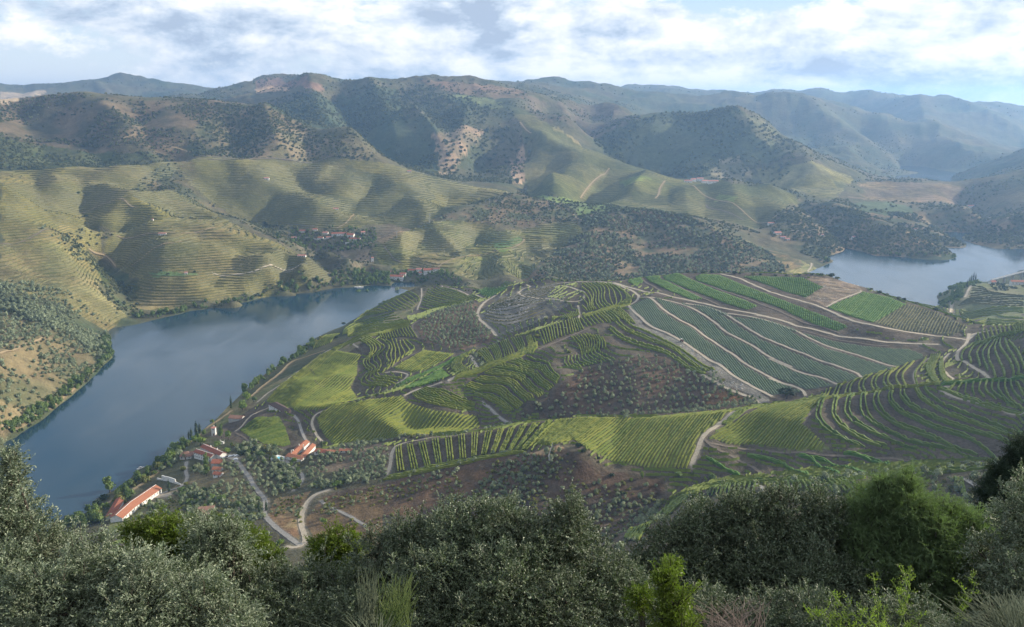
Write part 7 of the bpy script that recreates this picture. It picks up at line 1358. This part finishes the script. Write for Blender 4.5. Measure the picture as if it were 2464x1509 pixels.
# cars
def cyl(x, y, z, r, w, n=10):
    V = []; 
    for s in (-w/2, w/2): V += [(x+r*math.cos(6.2832*i/n), y+s, z+r*math.sin(6.2832*i/n)) for i in range(n)]
    return V, [tuple(range(n))[::-1], tuple(range(n, 2*n))]+[(i, (i+1) % n, n+(i+1) % n, n+i) for i in range(n)]
TYRE = mat_mottle('tyre', (.02, .02, .02), (.04, .04, .04), 3); PAINTS = {k: mat_base('car_paint_'+k, .3, .5) for k in ('white', 'silver', 'dark')}
for k, c in (('white', (.75, .75, .75)), ('silver', (.45, .46, .48)), ('dark', (.05, .055, .07))): PAINTS[k][2].inputs['Base Color'].default_value = (*c, 1)
def car(label, x, y, rz, key, group):
    t = thing('parked_car', label, 'car', (float(x), float(y), float(H(x, y))+.12), rz, group)
    body = [(-2.1, .35), (-2.15, .75), (-1.9, .95), (-1.2, 1.0), (-.7, 1.42), (.9, 1.45), (1.5, 1.02), (2.0, .9), (2.15, .6), (2.1, .35)]
    n = len(body); V = [(px_, s, pz_) for s in (-.85, .85) for px_, pz_ in body]; F = [tuple(range(n)), tuple(range(2*n-1, n-1, -1))]+[(i, n+i, n+(i+1) % n, (i+1) % n) for i in range(n)]
    link('body', mesh_of('body', [(V, F)], PAINTS[key][0]), t)
    link('windows', mesh_of('windows', [box((-.75, -.87, 1.02), (.95, .87, 1.34))], PANE), t)
    for sx in (-1.35, 1.35):
        for sy in (-.8, .8): link('wheel', mesh_of('wheel', [cyl(sx, sy, .32, .33, .22)], TYRE), t)
for u, v, rz, key, lab in ((1322, 474, .3, 'white', 'white car, leftmost of the row beside the manor'), (1345, 468, .3, 'dark', 'dark car between the white cars of the row'), (1365, 466, .3, 'white', 'white car in the middle of the parking row'), (1388, 462, .3, 'silver', 'silver car second from the right of the parking row'), (1410, 462, .3, 'white', 'white car at the right end of the parking row'), (1400, 488, .2, 'white', 'white car parked alone where the lane begins')):
    x, y = at1('N4', u, v); car(lab, x, y, rz, key, 'cars parked beside the manor')
# tractor on the pale road
x, y = at1('N2', 1674, 556); z = float(H(x, y))+.2; RED = mat_mottle('tractor_paint', (.10, .03, .03), (.16, .05, .04), 2, .5)
t = thing('tractor', 'small dark tractor with a white canopy on the pale road', 'tractor', (float(x), float(y), z), -.7)
link('body', mesh_of('body', [box((-.2, -.45, .5), (1.7, .45, 1.3)), box((-1.2, -.6, .5), (-.2, .6, 1.1))], RED), t); link('canopy', mesh_of('canopy', [box((-1.3, -.8, 2.5), (.5, .8, 2.7))], WHITE), t)
link('canopy_frame', mesh_of('canopy_frame', [box((a-.05, b-.05, 1.1), (a+.05, b+.05, 2.5)) for a in (-1.2, .4) for b in (-.65, .65)], TYRE), t)
for sx, r in ((-.8, .72), (1.3, .45)):
    for sy in (-.75, .75): link('wheel', mesh_of('wheel', [cyl(sx, sy, r-.1, r, .35, 12)], TYRE), t)
# white silhouette sign on the brown hilltop
x, y = at1('N5', 1637, 486); z = float(H(x, y)); o_ = [(0, -1), (1.65, -1), (1.65, 2.3), (.75, 2.35), (.62, 4.0), (1.5, 7.4), (2.45, 9.2), (2.75, 12.2), (2.5, 12.4), (1.95, 9.4), (1.1, 7.6), (.35, 4.2), (0, 3.8)]
V = [(a, s, c) for s in (-.2, .2) for a, c in o_]; n = len(o_); import mathutils
t = thing('silhouette_sign', 'tall thin white board sign seen edge on at the top of the brown hill', 'sign', (float(x), float(y), z), .15)
def extr(o_, th):
    n = len(o_); V = [(a, s, c) for s in (-th/2, th/2) for a, c in o_]; tri = mathutils.geometry.tessellate_polygon([[Vector((a, c, 0)) for a, c in o_]])
    return V, [tuple(q) for q in tri]+[tuple(i+n for i in reversed(q)) for q in tri]+[(i, (i+1) % n, n+(i+1) % n, n+i) for i in range(n)]
link('pedestal', mesh_of('pedestal', [extr([(0, -1), (1.65, -1), (1.65, 2.3), (0, 2.3)], 1.4)], WHITE), t); link('blade', mesh_of('blade', [extr([(0, 2.3), (.75, 2.3)]+o_[4:], .4)], WHITE), t)
# boats and landing
def boat(label, x, y, rz, L):
    t = thing('boat', label, 'boat', (float(x), float(y), .05), rz); o_ = [(-L/2, .9), (-L/2, -.9), (L*.2, -.95), (L/2, 0), (L*.2, .95)]; n = 5
    V = [(a*.9, b*.75, -.3) for a, b in o_]+[(a, b, .9) for a, b in o_]; link('hull', mesh_of('hull', [(V, [tuple(range(n)), tuple(range(2*n-1, n-1, -1))]+[(i, n+i, n+(i+1) % n, (i+1) % n) for i in range(n)])], WHITE), t)
    link('cabin', mesh_of('cabin', [box((-L*.25, -.6, .9), (L*.12, .6, 1.9))], WHITE), t); link('window', mesh_of('window', [box((-L*.2, -.63, 1.3), (L*.08, .63, 1.65))], PANE), t)
x, y = by_z(*pic('N4', [(738, 550)])[0], 0)[:2]; boat('white boat moored at the trees of the near bank', x-2, y, .9, 7)
x, y = by_z(*pic('N1', [(975, 172)])[0], 0)[:2]; boat('white boat at the landing stage below the far village', x, y, .2, 12)
x, y = by_z(*pic('N1', [(975, 166)])[0], 0)[:2]; simple('landing_stage', 'white landing stage jutting into the far end of the left river', 'pier', [('deck', [box((-10, 0, .3), (6, 3, .7))], WHITE), ('gangway', [box((-1, 3, .3), (1, 16, .6))], GREYW)], (float(x), float(y), 0), .2)
# hamlets across the river
for fr, u, v, L, w, h, rf, fl, wn, lab in [
 ('Z2', 330, 1152, 17, 8, 5, 'orange', 2, 4, 'white house with orange roof, upper left house of the valley hamlet'), ('Z2', 270, 1198, 13, 7, 4, 'pink', 1, 3, 'pale low house at the far left of the valley hamlet'), ('Z2', 460, 1202, 14, 8, 5, 'red', 2, 3, 'white house with red roof at the centre front of the valley hamlet'), ('Z2', 422, 1140, 12, 8, 4.5, 'red', 1, 3, 'red roofed house behind the upper left house of the hamlet'), ('Z2', 495, 1162, 14, 7, 4, 'pink', 1, 3, 'pink roofed long house in the middle of the valley hamlet'),
 ('Z2', 598, 1175, 40, 10, 6, 'orange', 1, 8, 'longest orange roofed building of the valley hamlet'), ('Z2', 674, 1185, 17, 13, 6, 'orange', 1, 3, 'tall square orange roofed building right of the longest one'), ('Z2', 705, 1205, 28, 8, 3.5, 'red', 1, 5, 'low reddish building below the square one'), ('Z2', 768, 1165, 10, 8, 6, 'pink', 2, 2, 'cream house at the right end of the valley hamlet'), ('Z2', 835, 1362, 5.5, 5, 10, 'pink', 2, 1, 'narrow white house alone below the hamlet slope'), ('Z2', 520, 1190, 12, 5, 2.5, 'pink', 1, 3, 'white shed beside the pale wall of the hamlet'),
 ('Z2', 1005, 1492, 30, 11, 8, 'orange', 2, 8, 'large white house with red roof nearest the water in the far village'), ('Z2', 1050, 1470, 13, 9, 7, 'orange', 2, 3, 'tall red roofed block behind the large white riverside house'), ('Z2', 1120, 1438, 22, 9, 5, 'red', 1, 4, 'red roofed house in the middle of the far village'), ('Z2', 1165, 1430, 12, 8, 5, 'pink', 1, 2, 'pale gabled house right of the middle red roof'), ('Z2', 1240, 1442, 24, 12, 7, 'red', 2, 5, 'large pink red roofed house at the right of the far village'), ('Z2', 1292, 1432, 14, 9, 6, 'brown', 1, 3, 'brown house at the right end of the far village'), ('Z2', 1180, 1452, 9, 7, 4, 'pink', 1, 2, 'small white house left of the large pink red one'), ('Z2', 980, 1440, 9, 6, 3, 'pink', 1, 2, 'small pale house at the upper left of the far village'),
 ('Z1', 1162, 1170, 17, 5, 4.2, 'pink', 1, 4, 'long white building alone on the terraced hillside'), ('Z1', 1333, 1450, 6, 4, 4, 'pink', 1, 1, 'tiny white hut beside the small green lawn'), ('Z1', 2158, 1325, 18, 6, 3, 'pink', 1, 4, 'low white building at the tip of the vineyard spur'), ('Z1', 1092, 1065, 3, 3, 3.4, 'pink', 1, 1, 'tiny white hut high on the terraced hillside'), ('Z1', 1908, 772, 14, 7, 4.5, 'pink', 1, 3, 'small house with trees high on the upper vineyard slope'), ('Z2', 1098, 720, 12, 6, 4, 'pink', 1, 2, 'white house on the crest of the upper vineyard slope'), ('Z2', 572, 985, 14, 6, 2.5, 'pink', 1, 2, 'low pale building in the fold of the upper vineyard slope'),
 ('Z4', 705, 1165, 20, 10, 5, 'pink', 1, 4, 'pink roofed house above the right hand reach of the river'), ('Z4', 740, 1192, 14, 7, 4, 'pink', 1, 2, 'white house just below the pink roofed one'), ('Z4', 770, 1205, 12, 7, 3.5, 'pink', 1, 2, 'small white house at the right of the pink roofed group'), ('Z4', 655, 1092, 18, 7, 4, 'pink', 1, 3, 'long pale house at the bend above the pink roofed group'), ('Z4', 1252, 1192, 12, 7, 4, 'pink', 1, 2, 'white house at the end of the pale track above the river'), ('Z4', 1010, 1172, 14, 5, 3, 'pink', 1, 2, 'pale building beside the track in the middle of the wooded spur'), ('Z4', 1690, 1135, 9, 6, 4, 'pink', 1, 1, 'white house on the zigzag track of the right hand spur'),
 ('Z4', 60, 792, 26, 10, 6, 'pink', 1, 3, 'leftmost house of the distant village under the dark cone'), ('Z4', 100, 785, 18, 10, 8, 'pink', 1, 2, 'second white house of the distant village under the cone'), ('Z4', 145, 782, 24, 12, 9, 'pink', 2, 2, 'tallest white house of the distant village under the cone'), ('Z4', 180, 795, 20, 10, 7, 'pink', 1, 2, 'white house right of the tallest in the distant village'), ('Z4', 240, 796, 34, 10, 6, 'pink', 1, 3, 'long white house at the right of the distant village'),
 ('Z4', 2090, 972, 30, 10, 6, 'pink', 1, 3, 'pale building on the far right hillside above its track'), ('N3', 2420, 150, 26, 10, 6, 'orange', 1, 4, 'orange roofed house half hidden under the road bridge'), ('N3', 2250, 135, 12, 8, 4, 'red', 1, 2, 'small red roofed house behind the cypresses of the tongue')]:
    P0 = ats(fr, [(u, v)], *RLIM[fr])[0]; th = random.uniform(-.25, .35); dv = np.array([math.cos(th), math.sin(th)])*L*.4
    house('village_house', lab, P0-dv, P0+dv, w*.85, h*.85, 'red' if rf == 'orange' and fr[0] == 'Z' else rf, wins=wn, floors=fl, z=float(H(*P0)), group='houses of the hamlets across the river')
# power poles
STEEL = mat_mottle('pole_steel', (.30, .30, .30), (.42, .42, .42), 2, .6)
for u, v, h, lab in ((1245, 1085, 22, 'power pole on the ridge right above the terraced lobes'), (1672, 955, 16, 'power pole in the upper vineyard slope'), (1008, 1192, 15, 'power pole lowest on the ridge towards the hamlet'), (1928, 872, 15, 'power pole behind the crest of the olive slope')):
    x, y = at1('Z2', u, v); simple('power_pole', lab, 'power pole', [('mast', [box((-.35, -.35, -1), (.35, .35, h))], STEEL), ('crossarm', [box((-2.6, -.2, h-1.6), (2.6, .2, h-1.2))], STEEL), ('crossarm', [box((-1.8, -.2, h-3.6), (1.8, .2, h-3.2))], STEEL)], (float(x), float(y), float(H(x, y))))
# road bridge on the right bank
P = [by_y(*pic('N3', [(2232, 112)])[0], 1490), by_y(*pic('N3', [(2480, 48)])[0], 1490)]; a = np.array(P[0]); b = np.array(P[1]); L = math.dist(a[:2], b[:2]); t = thing('road_bridge', 'pale road bridge on piers at the right edge', 'bridge', tuple(map(float, a)), math.atan2(b[1]-a[1], b[0]-a[0])); sl = (b[2]-a[2])/L
link('deck', mesh_of('deck', [([(0, -4, 0), (L, -4, sl*L), (L, 4, sl*L), (0, 4, 0), (0, -4, -1.4), (L, -4, sl*L-1.4), (L, 4, sl*L-1.4), (0, 4, -1.4)], [(0, 1, 2, 3), (7, 6, 5, 4), (0, 4, 5, 1), (2, 6, 7, 3), (1, 5, 6, 2), (3, 7, 4, 0)])], GREYW), t)
for k in range(4):
    xx = L*(k+.5)/4; link('pier', mesh_of('pier', [box((xx-1, -2.5, -30), (xx+1, 2.5, sl*xx-1.4))], GREYW), t)
# loose stones on the bare banks and the stony hill
def rock_mesh(seed):
    V, F = ico(1); r = np.random.default_rng(seed); return quads_mesh('stone', V*(1+.25*r.normal(size=(len(V), 1)))*(1, .8, .6), F, False, [ROCK])
ROCK = mat_mottle('pale_stone', (.22, .21, .19), (.42, .40, .37), .7, .95, .1); RK = [rock_mesh(i) for i in range(3)]
put_stuff('loose_stones', np.concatenate([spread('N1', [(1840,420),(1830,340),(1950,240),(2120,170),(2400,130),(2463,300),(2200,440),(2000,510),(1960,520)], 3.2, dens=.42, lam=14), spread('N2', [(1300,320),(1420,460),(1690,570),(1940,750),(2300,955),(2310,1000),(1900,840),(1850,770),(1500,570)], 3.0, dens=.35, lam=14), spread('N3', [(900,85),(1250,130),(1320,190),(1060,310),(900,240)], 3.4, dens=.45, lam=12), spread('N2', [(640,480),(940,380),(1000,460),(640,620)], 4, dens=.3, lam=12)]), .3, 1.1, RK, 'pale stones strewn over the stony banks and the rounded hill')
# ------------------------------------------------------------------ haze: one box of thin air round everything
mh = bpy.data.materials.new('haze'); mh.use_nodes = True; nt = mh.node_tree; nt.nodes.clear()
ho = nt.nodes.new('ShaderNodeOutputMaterial'); hv = nt.nodes.new('ShaderNodeVolumePrincipled'); hv.inputs['Color'].default_value = (.36, .60, 1.0, 1); hv.inputs['Density'].default_value = .000086; hv.inputs['Anisotropy'].default_value = .45
lk(nt, hv.outputs[0], ho.inputs['Volume'])
hx, hy0, hy1, hz0, hz1 = 13500, -700, 15500, -13, 470
V = [(x, y, z) for x in (-hx, hx) for y in (hy0, hy1) for z in (hz0, hz1)]
link('haze', quads_mesh('haze', V, [(0,1,3,2),(4,6,7,5),(0,4,5,1),(2,3,7,6),(0,2,6,4),(1,5,7,3)], False, [mh]), kind='stuff')
